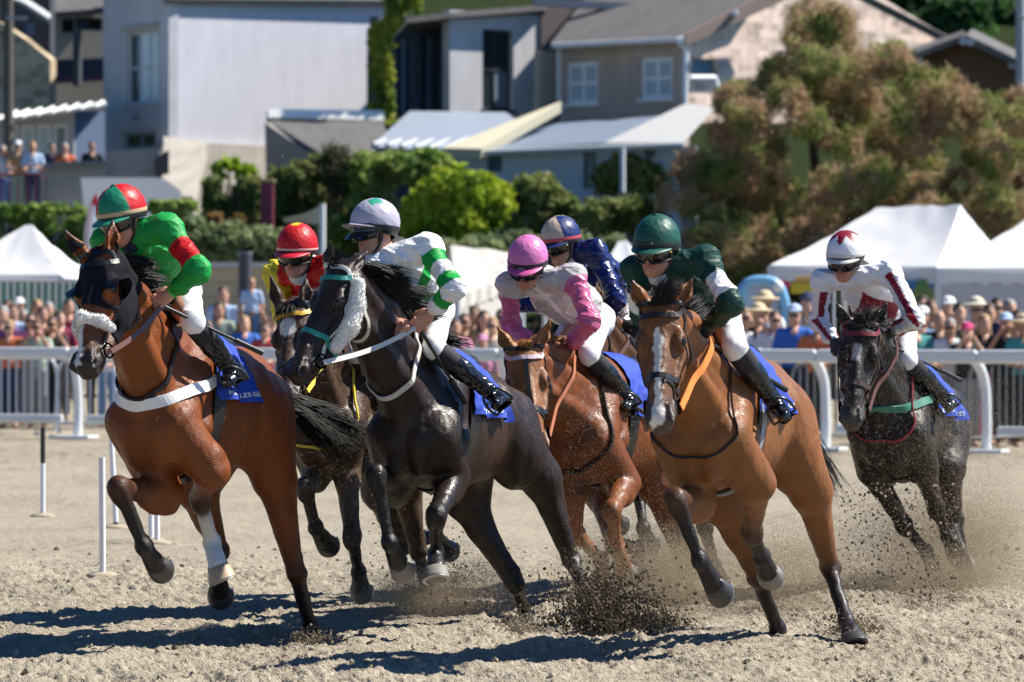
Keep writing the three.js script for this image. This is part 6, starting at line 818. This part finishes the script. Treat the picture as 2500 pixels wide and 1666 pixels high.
{ // striped cloth of the left stall
  const a = at(-140, 684, 70), b = at(200, 686, 70), N = 40, pos = [], col = [], idx = [], drop = 0.52, base = V((a.x + b.x) / 2, groundH(70), -70), r = thing('striped_stall', 'stall front hung with green and white striped cloth under the left tent', 'stall', null, base);
  for (let i = 0; i < N; i++) { const st = i % 2 ? [0.05, 0.2, 0.11] : [0.7, 0.72, 0.64]; for (const e of [0, 1]) { const p = a.clone().lerp(b, (i + e) / N).sub(base), w = 0.03 * Math.sin((i + e) * 1.57); for (let k = 0; k <= 4; k++) { pos.push(p.x, p.y - drop * k / 4, p.z + w * (0.3 + k / 5)); col.push(...st); if (e && k) { const q = i * 10 + 5 + k; idx.push(q, q - 5, q - 1, q - 1, q - 5, q - 6); } } } }
  part('striped_cloth', geoOf(pos, idx, col), VC(0.85), r); part('counter', box(2.3, 0.06, 0.6, 0, 1.05, -0.35), M([0.3, 0.2, 0.1], 0.8), r); part('front_board', box(2.3, 0.9, 0.05, 0, 0.55, -0.1), M([0.33, 0.24, 0.12], 0.85), r); part('top_bar', bar(a.clone().sub(base), b.clone().sub(base), 0.03), FRAME, r); for (const s of [-1, 1]) part('post', bar(V(s * 1.12, 0, -0.05), V(s * 1.12, 2.42, -0.05), 0.03), FRAME, r); }
{ const d = 71, base = V(at(560, HY, d).x, groundH(d), -d), r = thing('wooden_hut', 'beige wooden hut with plank walls behind the shoulder-riding child', 'hut', null, base), top = hAt(560, 655, d) - base.y, W = 1.5; // plank by plank
  for (let i = 0; i < 9; i++) { const m = part('plank', new RoundedBoxGeometry(W - 0.02, top / 9 - 0.012, 0.05, 1, 0.008), M(mixc([0.36, 0.3, 0.2], [0.45, 0.38, 0.28], (i * 0.37) % 1), 0.9), r); m.position.set(0, (i + 0.5) * top / 9, 0); } part('roof', box(W + 0.3, 0.09, 1.1, 0, top + 0.05, -0.35), M([0.5, 0.48, 0.44], 0.9), r); part('back_wall', box(W, top, 0.05, 0, top / 2, -0.9), M([0.3, 0.25, 0.17], 0.9), r);
  const sg = thing('stall_sign', 'small white and green sign board left of the red-capped jockey', 'sign', null, V(at(708, HY, 70).x, groundH(70), -70)), y = hAt(708, 682, 70) - groundH(70); part('board', new RoundedBoxGeometry(0.34, 0.24, 0.03, 2, 0.01).translate(0, y, 0), M([0.68, 0.7, 0.68], 0.6), sg); for (const k of [-1, 1]) part('green_strip', box(0.342, 0.045, 0.034, 0, y + k * 0.1, 0), M([0.1, 0.4, 0.28], 0.6), sg); part('post', bar(V(0, 0, -0.04), V(0, y, -0.04), 0.03), M([0.2, 0.2, 0.15], 0.8), sg);
  const bn = thing('grey_post', 'thick dark grey post behind the child on shoulders', 'post', null, V(at(598, HY, 69.5).x, groundH(69.5), -69.5)), t = hAt(598, 622, 69.5) - groundH(69.5); part('shaft', new THREE.CylinderGeometry(0.11, 0.11, t, 16).translate(0, t / 2, 0), M([0.045, 0.05, 0.065], 0.6), bn); part('cap', new THREE.CylinderGeometry(0.12, 0.12, 0.05, 16).translate(0, t + 0.025, 0), M([0.12, 0.13, 0.15], 0.5), bn); }
{ const d = 67, b = V(at(1862, HY, d).x, groundH(d), -d), r = thing('inflatable_arch', 'pale blue inflatable arch right of the dark green jockey', 'inflatable', null, b), L = (x, y, z = 0) => at(x, y, d).sub(b).add(V(0, 0, z)); part('tube', tube([V(L(1806, 700).x, 0, 0), L(1806, 730), L(1822, 694), L(1860, 684), L(1896, 694), L(1914, 730), V(L(1920, 700).x, 0, 0)], 0.08, 60, 14), M([0.2, 0.45, 0.68], 0.4), r); part('backdrop', sagPanel(L(1812, 840, -0.1), L(1908, 840, -0.1), L(1900, 695, -0.1), L(1820, 695, -0.1), 8, 0.02), M([0.45, 0.5, 0.6], 0.8), r); part('lamp_globe', new THREE.SphereGeometry(0.09, 16, 12).translate(...L(1898, 700, 0.15).toArray()), M([0.75, 0.75, 0.78], 0.4), r); }
{ const d = 70.2, b = V(at(1965, HY, d).x, groundH(d), -d), r = thing('food_stall', 'colourful stall board of yellow and red under the big tent', 'stall', null, b), p = (x, y) => at(x, y, d).sub(b); for (const [x0, x1, y0, y1, c] of [[1930, 2000, 690, 718, [0.55, 0.4, 0.02]], [1905, 1930, 686, 706, [0.5, 0.05, 0.12]], [1940, 1990, 674, 690, [0.6, 0.35, 0.1]], [2000, 2030, 690, 716, [0.2, 0.3, 0.5]]]) { const a = p(x0, y1), c2 = p(x1, y0); part('painted_panel', new RoundedBoxGeometry(c2.x - a.x - 0.01, c2.y - a.y - 0.01, 0.04, 2, 0.01).translate((a.x + c2.x) / 2, (a.y + c2.y) / 2, 0), M(c, 0.7), r); } part('counter', box(1.0, 1.0, 0.5, 0, 0.5, 0), M([0.08, 0.06, 0.04], 0.8), r); for (const s of [-1, 1]) part('post', bar(V(s * 0.48, 0, -0.05), V(s * 0.48, p(1965, 674).y, -0.05), 0.025), FRAME, r); }
{ const d = 70.6, bt = thing('bunting', 'string of small green and blue flags hung under the tent edge', 'bunting', null, at(2230, 680, d)), cs = [[0.1, 0.3, 0.25], [0.05, 0.2, 0.4], [0.12, 0.28, 0.1], [0.05, 0.25, 0.5]]; const P = (x, y) => at(x, y, d).sub(bt.position); part('string', tube([P(2190, 676), P(2230, 684), P(2288, 676)], 0.008, 20, 5), M([0.6, 0.6, 0.6], 0.8), bt); [[2204, 680], [2228, 684], [2252, 683], [2276, 679]].forEach(([x, y], i) => { const q = P(x, y), s = new THREE.Shape(); s.moveTo(-0.1, 0); s.lineTo(0.1, 0); s.lineTo(0, -0.22); part('pennant', new THREE.ExtrudeGeometry(s, { depth: 0.006, bevelEnabled: false }).translate(q.x, q.y, q.z), M(cs[i], 0.8), bt); }); }
{ // feather banner
  const d = 76, b = V(at(208, HY, d).x, groundH(d), -d), r = thing('feather_banner', 'red, white and green feather banner behind the green-capped jockey', 'banner', null, b), N = 26, pos = [], col = [], idx = [], p = (x, y) => at(x, y, d).sub(b); const pole = []; for (let i = 0; i <= N; i++) { const t = i / N, y = mix(700, 470, t), xl = 203 + 6 * t + 26 * t ** 5, w = 40 * Math.sin(Math.min(1, (1 - t) * 3.2) * Math.PI / 2) * (0.75 + 0.25 * t); const a = p(xl, y), c = p(xl + w, y + 6 * t); pole.push(a); for (let k = 0; k <= 4; k++) { const q = a.clone().lerp(c, k / 4); q.z += 0.04 * Math.sin(k * 1.4 + t * 8); pos.push(q.x, q.y, q.z); col.push(...(k < 1 ? [0.5, 0.03, 0.03] : t > 0.85 ? [0.5, 0.03, 0.03] : k < 3 && t > 0.35 ? [0.68, 0.66, 0.68] : t < 0.35 && k > 1 && t > 0.2 ? [0.5, 0.55, 0.05] : [0.05, 0.35, 0.2])); if (i && k) { const z = i * 5 + k; idx.push(z, z - 5, z - 1, z - 1, z - 5, z - 6); } } } pole.unshift(V(pole[0].x, 0, 0)); part('banner_cloth', geoOf(pos, idx, col), VC(0.8), r); part('pole', tube(pole, 0.015, 40, 6), FRAME, r); }
{ const d = 84, b = V(at(785, HY, d).x, groundH(d), -d), r = thing('shade_sail', 'small white shade sail on a white post above the red-capped jockey', 'shade sail', null, b), p = (x, y, z = 0) => at(x, y, d + z).sub(b); part('post', bar(V(0, 0, 0), p(787, 498), 0.06), WINWHITE, r); part('sail', sagPanel(p(690, 530), p(785, 503), p(780, 548, 0.4), p(700, 545, 0.6), 10, 0.05), M([0.55, 0.58, 0.64], 0.8), r); }
// ---------------------------------------------------------------- spectators
function spectatorGeo(pose, hatKind) {
  const g = {}, f = (cell, fn) => { const q = new Field(); fn(q); return q.mesh(cell); }, c = (q, a, b, r1, r2, k = 0.03) => q.cap(V(...a), V(...b), r1, r2, k);
  const arm = { lean: [[0.26, 1.12, 0.1], [0.12, 1.06, 0.34]], shoot: [[0.26, 1.2, 0.18], [0.07, 1.52, 0.24]], fold: [[0.25, 1.1, 0.05], [0.05, 1.13, 0.22]], down: [[0.25, 1.1, -0.02], [0.24, 0.88, 0.06]] }[pose];
  g.body = f(0.027, (q) => { q.ell(V(0, 1.6, 0), [0.078, 0.115, 0.098], WORLD, 0.02); q.ell(V(0, 1.54, 0.03), [0.062, 0.075, 0.07], WORLD, 0.02); c(q, [0, 1.575, 0.095], [0, 1.56, 0.11], 0.014, 0.014, 0.01); c(q, [0, 1.5, -0.01], [0, 1.4, -0.01], 0.055, 0.06); c(q, [0, 1.35, 0], [0, 1.0, 0], 0.11, 0.11); for (const s of [1, -1]) { const [e, h] = arm; c(q, [0.18 * s, 1.36, 0], [e[0] * s, e[1], e[2]], 0.05, 0.042); c(q, [e[0] * s, e[1], e[2]], [h[0] * s, h[1], h[2]], 0.041, 0.03); c(q, [h[0] * s, h[1], h[2]], [h[0] * s * 0.8, h[1] + 0.02, h[2] + 0.06], 0.034, 0.025, 0.01); c(q, [0.085 * s, 0.9, 0], [0.1 * s, 0.48, 0.02], 0.075, 0.05); c(q, [0.1 * s, 0.48, 0.02], [0.1 * s, 0.08, 0], 0.05, 0.035); c(q, [0.1 * s, 0.05, -0.02], [0.11 * s, 0.035, 0.13], 0.04, 0.03); q.ell(V(0.08 * s, 1.585, 0), [0.012, 0.03, 0.02], WORLD, 0.01); } });
  g.shirt = f(0.03, (q) => { q.ell(V(0, 1.26, 0), [0.19, 0.2, 0.125], WORLD, 0.05); q.ell(V(0, 1.02, 0), [0.17, 0.19, 0.125], WORLD, 0.05); c(q, [-0.17, 1.38, 0], [0.17, 1.38, 0], 0.062, 0.062, 0.05); for (const s of [1, -1]) { const [e] = arm; c(q, [0.18 * s, 1.37, 0], [mix(0.18, e[0], 0.75) * s, mix(1.37, e[1], 0.75), e[2] * 0.75], 0.066, 0.06); } q.warp = foldNoise(0.01, 9, pose.length); });
  g.trousers = f(0.036, (q) => { q.ell(V(0, 0.92, 0), [0.175, 0.12, 0.125], WORLD, 0.05); for (const s of [1, -1]) { c(q, [0.09 * s, 0.88, 0], [0.1 * s, 0.48, 0.015], 0.092, 0.07); c(q, [0.1 * s, 0.48, 0.015], [0.1 * s, 0.12, 0], 0.07, 0.06); } });
  g.hair = f(0.024, (q) => { q.ell(V(0, 1.635, -0.02), [0.087, 0.1, 0.102], WORLD, 0.02); if (hatKind === 'long') { c(q, [0.05, 1.6, -0.06], [0.07, 1.36, -0.05], 0.05, 0.04); c(q, [-0.05, 1.6, -0.06], [-0.07, 1.36, -0.05], 0.05, 0.04); } q.subEll(V(0, 1.56, 0.085), [0.07, 0.09, 0.06], WORLD, 0.015); q.warp = foldNoise(0.006, 20, 3); });
  g.cap = f(0.02, (q) => { q.ell(V(0, 1.665, -0.005), [0.094, 0.085, 0.108], WORLD, 0.01); c(q, [-0.05, 1.655, 0.11], [0.05, 1.655, 0.11], 0.016, 0.016, 0.02); c(q, [-0.035, 1.645, 0.155], [0.035, 1.645, 0.155], 0.012, 0.012, 0.03); q.clip = (x, y) => 1.64 - y; });
  g.hat = f(0.02, (q) => { q.ell(V(0, 1.68, 0), [0.1, 0.09, 0.11], WORLD, 0.01); q.ell(V(0, 1.66, 0.0), [0.2, 0.022, 0.2], WORLD, 0.02); });
  return g;
}
const SPG = {}; for (const p of ['lean', 'shoot', 'fold', 'down']) for (const h of ['short', 'long']) SPG[p + h] = spectatorGeo(p, h);
const COL = { white: [0.72, 0.72, 0.73], 'pale blue': [0.4, 0.52, 0.7], blue: [0.03, 0.13, 0.5], navy: [0.015, 0.025, 0.08], black: [0.015, 0.015, 0.017], grey: [0.25, 0.25, 0.26], maroon: [0.2, 0.015, 0.05], red: [0.5, 0.05, 0.04], pink: [0.65, 0.25, 0.4], 'hot pink': [0.6, 0.03, 0.16], green: [0.08, 0.4, 0.22], 'sage green': [0.3, 0.36, 0.28], denim: [0.12, 0.22, 0.38], tan: [0.35, 0.22, 0.1], straw: [0.6, 0.48, 0.3], brown: [0.08, 0.04, 0.025], fair: [0.32, 0.2, 0.09], grizzled: [0.28, 0.27, 0.26], orange: [0.55, 0.13, 0.05], cream: [0.6, 0.54, 0.42], teal: [0.05, 0.25, 0.25], purple: [0.15, 0.06, 0.2] };
const SK = [[0.5, 0.27, 0.18], [0.42, 0.22, 0.14], [0.58, 0.33, 0.23]];
function spectator(px, py, d, shirt, leg, headwear, hc, pose, hair, label, turn = 0, feet) {
  const head = at(px, py, d), gy = feet ?? groundH(d), s = clamp((head.y - gy) / 1.6, 0.55, 1.22), r = thing('person', label, 'spectator', 'spectators behind the rail', V(head.x, gy, head.z)); r.scale.setScalar(s); r.rotation.y = turn;
  const g = SPG[pose + (hair === 'long' ? 'long' : 'short')]; part('body', g.body, M(SK[Math.floor(R() * 3)], 0.6), r); part('shirt', g.shirt, M(COL[shirt], 0.85), r); part('trousers', g.trousers, M(COL[leg], 0.85), r);
  if (hair !== 'bald') part('hair', g.hair, M(headwear === 'hair' ? COL[hc] : COL.brown, 0.7), r); if (headwear === 'cap') part('cap', g.cap, M(COL[hc], 0.8), r); if (headwear === 'hat') part('sun_hat', g.hat, M(COL[hc], 0.85), r);
  if (R() < 0.4) part('sunglasses', box(0.13, 0.035, 0.02, 0, 1.595, 0.105), M([0.015, 0.015, 0.015], 0.15), r);
}
[
  [6, 768, 63.6, 'purple', 'black', 'hair', 'grizzled', 'lean', 'short', 'spectator in purple cut by the left edge of the picture'],
  [32, 762, 64.5, 'pale blue', 'navy', 'hair', 'brown', 'lean', 'short', 'dark-haired spectator in pale blue second from the left edge'],
  [56, 775, 65.5, 'white', 'denim', 'hair', 'grizzled', 'fold', 'short', 'grey-haired spectator in white standing behind the pale blue shirt'],
  [74, 783, 63.4, 'pink', 'grey', 'hair', 'black', 'lean', 'long', 'spectator in pale pink leaning forward behind the left rail'],
  [104, 768, 64.6, 'white', 'navy', 'hair', 'brown', 'fold', 'short', 'spectator in plain white shirt left of the sheepskin noseband'],
  [126, 792, 63.2, 'black', 'black', 'hair', 'brown', 'shoot', 'long', 'spectator in black with raised hands just left of the horse nose'],
  [146, 778, 64.4, 'maroon', 'black', 'hair', 'brown', 'lean', 'short', 'spectator in maroon partly behind the sheepskin noseband'],
  [168, 748, 67.2, 'maroon', 'navy', 'hair', 'black', 'down', 'long', 'spectator in maroon standing under the striped cloth'],
  [236, 790, 64, 'red', 'black', 'hair', 'brown', 'lean', 'long', 'spectator in red seen between horse jaw and neck'],
  [262, 815, 62.9, 'white', 'denim', 'hair', 'fair', 'lean', 'short', 'fair-haired child in white seen under the brown rein'],
  [408, 786, 64.2, 'sage green', 'black', 'hat', 'cream', 'lean', 'short', 'spectator in sage green with cream hat behind the green jockey hand'],
  [438, 792, 63.5, 'brown', 'black', 'hair', 'brown', 'lean', 'long', 'long-haired spectator in brown behind the green jockey knee'],
  [452, 770, 65.6, 'grey', 'black', 'hair', 'black', 'fold', 'short', 'spectator in grey behind the white breeches of the green jockey'],
  [505, 800, 63.2, 'black', 'navy', 'hair', 'brown', 'lean', 'long', 'spectator in black just right of the shiny black boot'],
  [535, 757, 64.8, 'sage green', 'denim', 'hair', 'black', 'fold', 'long', 'dark-haired woman in sage green top left of the blue-dressed girl'],
  [545, 720, 67.6, 'pale blue', 'navy', 'hair', 'brown', 'down', 'short', 'brown-haired man in pale blue behind the sage green top'],
  [590, 766, 65.8, 'purple', 'black', 'cap', 'grey', 'lean', 'short', 'spectator in purple with grey cap below the grey post'],
  [596, 790, 63.4, 'blue', 'denim', 'hair', 'fair', 'lean', 'long', 'fair-haired girl in strong blue dress at the rail'],
  [623, 752, 64.9, 'black', 'black', 'hair', 'brown', 'shoot', 'long', 'woman in black carrying the child on her shoulders'],
  [648, 806, 63, 'red', 'navy', 'hair', 'brown', 'lean', 'short', 'small child in red left of the brown horse head'],
  [668, 778, 64.6, 'grey', 'black', 'hair', 'black', 'fold', 'short', 'spectator in grey behind the brown horse ear'],
  [1112, 800, 61, 'pink', 'grey', 'hair', 'brown', 'lean', 'long', 'spectator in pink beside the white-silked jockey boot'],
  [1134, 786, 61.6, 'green', 'black', 'hair', 'brown', 'shoot', 'short', 'brown-haired spectator in mint green T-shirt'],
  [1158, 768, 62.6, 'black', 'navy', 'hair', 'brown', 'lean', 'short', 'spectator in black right behind the mint green T-shirt'],
  [1182, 780, 61.4, 'tan', 'black', 'hair', 'brown', 'fold', 'long', 'long-haired spectator in tan near the pink elbow'],
  [1202, 796, 60.6, 'cream', 'black', 'hair', 'fair', 'lean', 'short', 'spectator in cream left of the chestnut horse ear'],
  [1178, 838, 59.2, 'pink', 'white', 'cap', 'pink', 'down', 'short', 'small child in pink cap below the rail'],
  [1224, 776, 62.4, 'black', 'black', 'hair', 'black', 'fold', 'short', 'black-haired spectator beside the pink sleeve'],
  [1560, 772, 61, 'grey', 'navy', 'hair', 'brown', 'lean', 'short', 'spectator in grey right of the navy jockey glove'],
  [1540, 790, 60, 'tan', 'black', 'hair', 'brown', 'shoot', 'long', 'spectator in tan left of the light bay horse ear'],
  [1796, 778, 58.6, 'white', 'grey', 'hair', 'grizzled', 'lean', 'short', 'white-shirted spectator touching the dark green sleeve'],
  [1822, 776, 59.4, 'grey', 'black', 'hair', 'fair', 'fold', 'long', 'spectator in grey left of the straw hats'],
  [1852, 770, 58.8, 'black', 'black', 'hat', 'straw', 'shoot', 'short', 'spectator in black with broad straw hat, the nearer hat'],
  [1868, 742, 61.4, 'white', 'navy', 'hat', 'straw', 'fold', 'short', 'spectator with straw hat standing behind the other straw hat'],
  [1892, 782, 58.6, 'white', 'denim', 'hair', 'brown', 'lean', 'short', 'spectator seen in bright white T-shirt in front of the blue arch'],
  [1940, 770, 58.2, 'blue', 'navy', 'cap', 'pale blue', 'fold', 'short', 'spectator in strong blue shirt and pale blue cap'],
  [1972, 742, 60.8, 'cream', 'black', 'cap', 'navy', 'lean', 'short', 'spectator in cream with navy cap left of the maroon sleeve'],
  [1996, 790, 57.6, 'orange', 'black', 'hair', 'brown', 'lean', 'short', 'spectator in orange behind the maroon-striped sleeve'],
  [2253, 746, 62, 'denim', 'black', 'hair', 'black', 'fold', 'short', 'black-haired head farthest back under the tent'],
  [2252, 775, 57.2, 'denim', 'navy', 'cap', 'white', 'lean', 'short', 'spectator in denim shirt and white cap right of the striped sleeve'],
  [2294, 782, 57, 'black', 'black', 'none', 'brown', 'fold', 'bald', 'bald spectator in black waistcoat'],
  [2320, 800, 56.4, 'white', 'grey', 'hair', 'grizzled', 'lean', 'short', 'spectator in bright white sleeve next to the bald man'],
  [2343, 764, 58.4, 'black', 'black', 'hair', 'black', 'lean', 'short', 'black-haired spectator behind the pink cap'],
  [2362, 812, 55.8, 'black', 'grey', 'cap', 'hot pink', 'shoot', 'long', 'spectator in hot pink cap with raised bare arms'],
  [2404, 790, 56.6, 'black', 'hot pink', 'hair', 'fair', 'fold', 'long', 'woman in black top and hot pink trousers'],
  [2436, 752, 59.4, 'purple', 'black', 'hair', 'black', 'lean', 'short', 'dark-haired spectator in purple standing at the back right'],
  [2456, 790, 56, 'black', 'black', 'cap', 'pale blue', 'shoot', 'short', 'spectator in black with pale blue cap near the right edge'],
  [2466, 756, 58.2, 'navy', 'navy', 'hair', 'grizzled', 'fold', 'short', 'grey-haired spectator behind the pale blue cap'],
  [2486, 780, 57.2, 'red', 'black', 'hair', 'black', 'lean', 'short', 'spectator in red between pale blue cap and straw-hatted neighbour'],
  [2500, 796, 55.8, 'teal', 'black', 'hat', 'straw', 'lean', 'short', 'straw-hatted spectator cut by the right edge of the picture'],
  [18, 752, 67.4, 'teal', 'black', 'hair', 'brown', 'fold', 'short', 'spectator in teal in the back row beside the left edge'],
  [46, 748, 68, 'red', 'navy', 'cap', 'white', 'fold', 'short', 'spectator in red with white cap in the back row at the left'],
  [90, 750, 67.6, 'navy', 'black', 'hair', 'fair', 'shoot', 'long', 'fair-haired back-row spectator in navy photographing at the left'],
  [118, 756, 67, 'cream', 'navy', 'hair', 'grizzled', 'fold', 'short', 'grey-haired spectator in cream in the back row left of the horse nose'],
  [90, 800, 62.8, 'sage green', 'grey', 'hair', 'brown', 'shoot', 'short', 'child in sage green pressed against the left barrier'],
  [22, 800, 62.9, 'orange', 'navy', 'hair', 'fair', 'lean', 'short', 'child in orange at the rail near the left edge'],
  [2236, 790, 56.4, 'teal', 'navy', 'hair', 'brown', 'lean', 'long', 'spectator in teal just right of the maroon cuff'],
  [2274, 756, 60.4, 'grey', 'black', 'hair', 'brown', 'fold', 'long', 'long-haired spectator in grey in the back row beside the tent leg'],
  [2316, 752, 60.8, 'pale blue', 'navy', 'cap', 'white', 'shoot', 'short', 'back-row spectator in pale blue and white cap holding up a camera'],
  [2384, 756, 60, 'cream', 'black', 'hat', 'cream', 'lean', 'short', 'back-row spectator in cream hat behind the hot pink cap'],
  [2416, 766, 58.8, 'green', 'navy', 'hair', 'brown', 'fold', 'short', 'spectator in mint green behind the hot pink trousers'],
].forEach((a) => spectator(...a, (R() - 0.5) * 0.5));
spectator(614, 692, 64.7, 'pale blue', 'denim', 'hair', 'fair', 'down', 'short', 'small child in pale blue riding on shoulders', 0, hAt(614, 692, 64.7) - 1.05);
[[6, 368, 'white', 'blue', 'hair', 'grizzled', 'lean', 'spectator in white on the terrace at the left edge'], [22, 376, 'pale blue', 'denim', 'hair', 'brown', 'fold', 'terrace spectator in pale blue beside the tan vest'], [43, 358, 'tan', 'sage green', 'cap', 'white', 'lean', 'terrace spectator in tan vest and white cap'], [79, 358, 'pale blue', 'navy', 'hair', 'fair', 'fold', 'fair-haired terrace spectator in pale blue shirt, tallest of the group'], [127, 362, 'navy', 'black', 'hair', 'black', 'down', 'dark-dressed terrace spectator in the lean-to shade'], [158, 362, 'orange', 'navy', 'hair', 'grizzled', 'lean', 'white-haired terrace spectator in orange-red shirt'], [224, 358, 'black', 'black', 'hair', 'black', 'fold', 'dark terrace spectator in the shade near the house']].forEach(([x, y, s, l, hw, hc, p, lb], i) => { const d = 101.6 - (i < 4 ? 1.2 : 0); spectator(x, y, d, s, l, hw, hc, p, 'short', lb, 0.2, hAt(x, y, d) - 1.62); });
{ const t = thing('terrace', 'raised paved terrace with dark red railing where people stand', 'terrace', null, V(at(60, HY, 101).x, 0, -101)), y = hAt(60, 362, 100.8) - 1.62; part('deck', box(6, 0.3, 4, 0, y - 0.152, -0.6), CONCRETE, t); part('front_wall', box(6, y - 2, 0.2, 0, (y - 2) / 2 + 1.7, 1.5), GREYPL, t); for (let i = 0; i < 14; i++) part('baluster', bar(V(-2.2 + i * 0.2, y, 1.35), V(-2.2 + i * 0.2, y + 0.95, 1.35), 0.015), M([0.16, 0.03, 0.05], 0.6), t); part('handrail', bar(V(-2.3, y + 0.97, 1.35), V(0.5, y + 0.97, 1.35), 0.025), M([0.16, 0.03, 0.05], 0.6), t); }
// ---------------------------------------------------------------- flying sand, clods, dust
function grains(name, list, geo, mat, label) { const im = new THREE.InstancedMesh(geo, mat, list.length), m = new THREE.Matrix4(), q = new THREE.Quaternion(), c = new THREE.Color(); list.forEach((g, i) => { q.set(R() - 0.5, R() - 0.5, R() - 0.5, R() - 0.5).normalize(); m.compose(g.p, q, V(g.s * (0.7 + R() * 0.6), g.s * (0.6 + R() * 0.6), g.s)); im.setMatrixAt(i, m); im.setColorAt(i, c.setRGB(...g.c)); }); im.name = name; im.castShadow = im.receiveShadow = true; im.userData.kind = 'stuff'; if (label) im.userData.label = label; scene.add(im); return im; }
const gauss = () => (R() + R() + R() + R() - 2) * 1.0;
const DRY = [0.44, 0.36, 0.25], WET = [0.09, 0.072, 0.05];
{
  const lump = new THREE.IcosahedronGeometry(1, 1), lp = lump.attributes.position; for (let i = 0; i < lp.count; i++) { const v = V(lp.getX(i), lp.getY(i), lp.getZ(i)), k = 0.8 + 0.35 * n3(v.x * 1.7, v.y * 1.7, v.z * 1.7); lp.setXYZ(i, v.x * k, v.y * k * 0.8, v.z * k); } lump.deleteAttribute('uv'); lump.computeVertexNormals();
  const chip = new THREE.IcosahedronGeometry(1, 0), cp = chip.attributes.position; for (let i = 0; i < cp.count; i++) { const v = V(cp.getX(i), cp.getY(i), cp.getZ(i)), k = 0.55 + 0.8 * Math.abs(n3(v.x * 2.3 + 4, v.y * 2.3, v.z * 2.3)); cp.setXYZ(i, v.x * k * 1.3, v.y * k * 0.7, v.z * k); } chip.computeVertexNormals();
  const SAND_I = M([1, 1, 1], 1, { specularIntensity: 0.1 }), clods = [], fly = [], dust = [];
  for (let i = 0; i < 3500; i++) { const d = 18.5 + R() ** 1.3 * 12, x = (R() * 2 - 1) * 0.14 * d, s = 0.004 + 0.018 * R() ** 4; if (n2(x * 0.7, d * 0.4) < -0.3 && R() < 0.7) continue; clods.push({ p: V(x, gY(x, d) + s * 0.3, -d), s, c: mixc(DRY, WET, R() * R()) }); }
  grains('sand_clods', clods, lump, SAND_I, 'loose clods of sand on the churned track');
  // plumes thrown up by the hooves: [px, py, depth, rx, ry, n, size, wetness, rise]
  const plume = (px, py, d, rx, ry, n, s0, s1, wet, out, up = 0.5) => { for (let i = 0; i < n; i++) { const r0 = Math.abs(gauss()), a = R() * 3.1416, x = px + Math.cos(a) * rx * r0 * 0.9 + gauss() * rx * 0.15, y = py - Math.sin(a) * ry * r0 * up * 1.6 + gauss() * ry * 0.1, p = at(x, y, d + gauss() * 0.35); if (p.y < 0.0) p.y = R() * 0.06; out.push({ p, s: s0 + (s1 - s0) * R() ** 3, c: mixc(DRY, WET, clamp(wet + (R() - 0.5) * 0.6, 0, 1)) }); } };
  plume(1490, 1530, 22.2, 160, 170, 7000, 0.0022, 0.015, 1, fly); plume(1600, 1540, 22.1, 90, 60, 2600, 0.0025, 0.011, 0.95, fly); plume(1440, 1470, 22.4, 110, 90, 1800, 0.002, 0.009, 0.95, fly); plume(1270, 1545, 21.9, 70, 60, 1200, 0.003, 0.01, 0.5, fly); plume(1010, 1480, 23.8, 60, 100, 1600, 0.002, 0.01, 0.7, fly); plume(760, 1570, 21.2, 70, 40, 900, 0.003, 0.011, 0.8, fly); plume(2080, 1545, 21.7, 90, 60, 1500, 0.003, 0.01, 0.55, fly); plume(1100, 1420, 24.4, 90, 80, 900, 0.002, 0.008, 0.7, fly); plume(2330, 1440, 25.2, 60, 50, 700, 0.003, 0.01, 0.5, fly); plume(880, 1475, 24.0, 45, 30, 400, 0.002, 0.008, 0.5, fly);
  const field = (x0, x1, y0, y1, d0, d1, n, s0, s1, wet, out) => { for (let i = 0; i < n; i++) { const p = at(mix(x0, x1, R()), mix(y0, y1, R()), mix(d0, d1, R())); if (p.y < 0.01) continue; out.push({ p, s: s0 + (s1 - s0) * R() ** 4, c: mixc(DRY, WET, clamp(wet + (R() - 0.5) * 0.9, 0, 1)) }); } };
  field(2050, 2340, 1180, 1480, 22, 25, 1500, 0.003, 0.013, 0.75, fly); field(900, 1200, 1200, 1500, 22.5, 24.5, 900, 0.002, 0.01, 0.8, fly); field(1950, 2400, 700, 1250, 23, 24.6, 5200, 0.0012, 0.0026, 0.0, fly); field(700, 1000, 900, 1350, 22.3, 23.3, 2600, 0.0012, 0.0026, 0, fly); field(1380, 1620, 950, 1300, 22.2, 23.2, 2600, 0.0012, 0.0028, 0, fly); field(560, 2450, 250, 900, 21, 26, 1600, 0.001, 0.0035, 0.2, fly);
  grains('flying_sand', fly, chip, SAND_I, 'sand and clods thrown up by the hooves');
  const veil = (px, py, d, rx, ry, n, s = 0.0016) => { for (let i = 0; i < n; i++) { const p = at(px + gauss() * rx, py + gauss() * ry, d + gauss() * 0.5); if (p.y > 0) dust.push({ p, s: s * 0.8 * (0.6 + R() * 0.8), c: DRY }); } };
  veil(2340, 1330, 26.6, 160, 110, 150000); veil(2320, 1400, 24.5, 140, 60, 40000); veil(2220, 1440, 25.6, 220, 45, 110000); veil(1640, 1410, 22.6, 100, 90, 80000); veil(1040, 1455, 23.4, 130, 50, 70000); veil(1900, 1400, 23.6, 170, 100, 110000); veil(1560, 1380, 24.6, 150, 100, 90000); veil(2200, 1330, 26.2, 190, 120, 90000); veil(1180, 1420, 23.6, 90, 70, 20000); veil(1450, 1370, 22.8, 60, 60, 8000); veil(2420, 1250, 25.2, 90, 150, 14000); veil(2360, 1050, 24.3, 120, 120, 9000);
  grains('drifting_dust', dust, new THREE.TetrahedronGeometry(1.3, 0), SAND_I, 'pale dust drifting behind the hooves');
}
renderer.render(scene, camera);
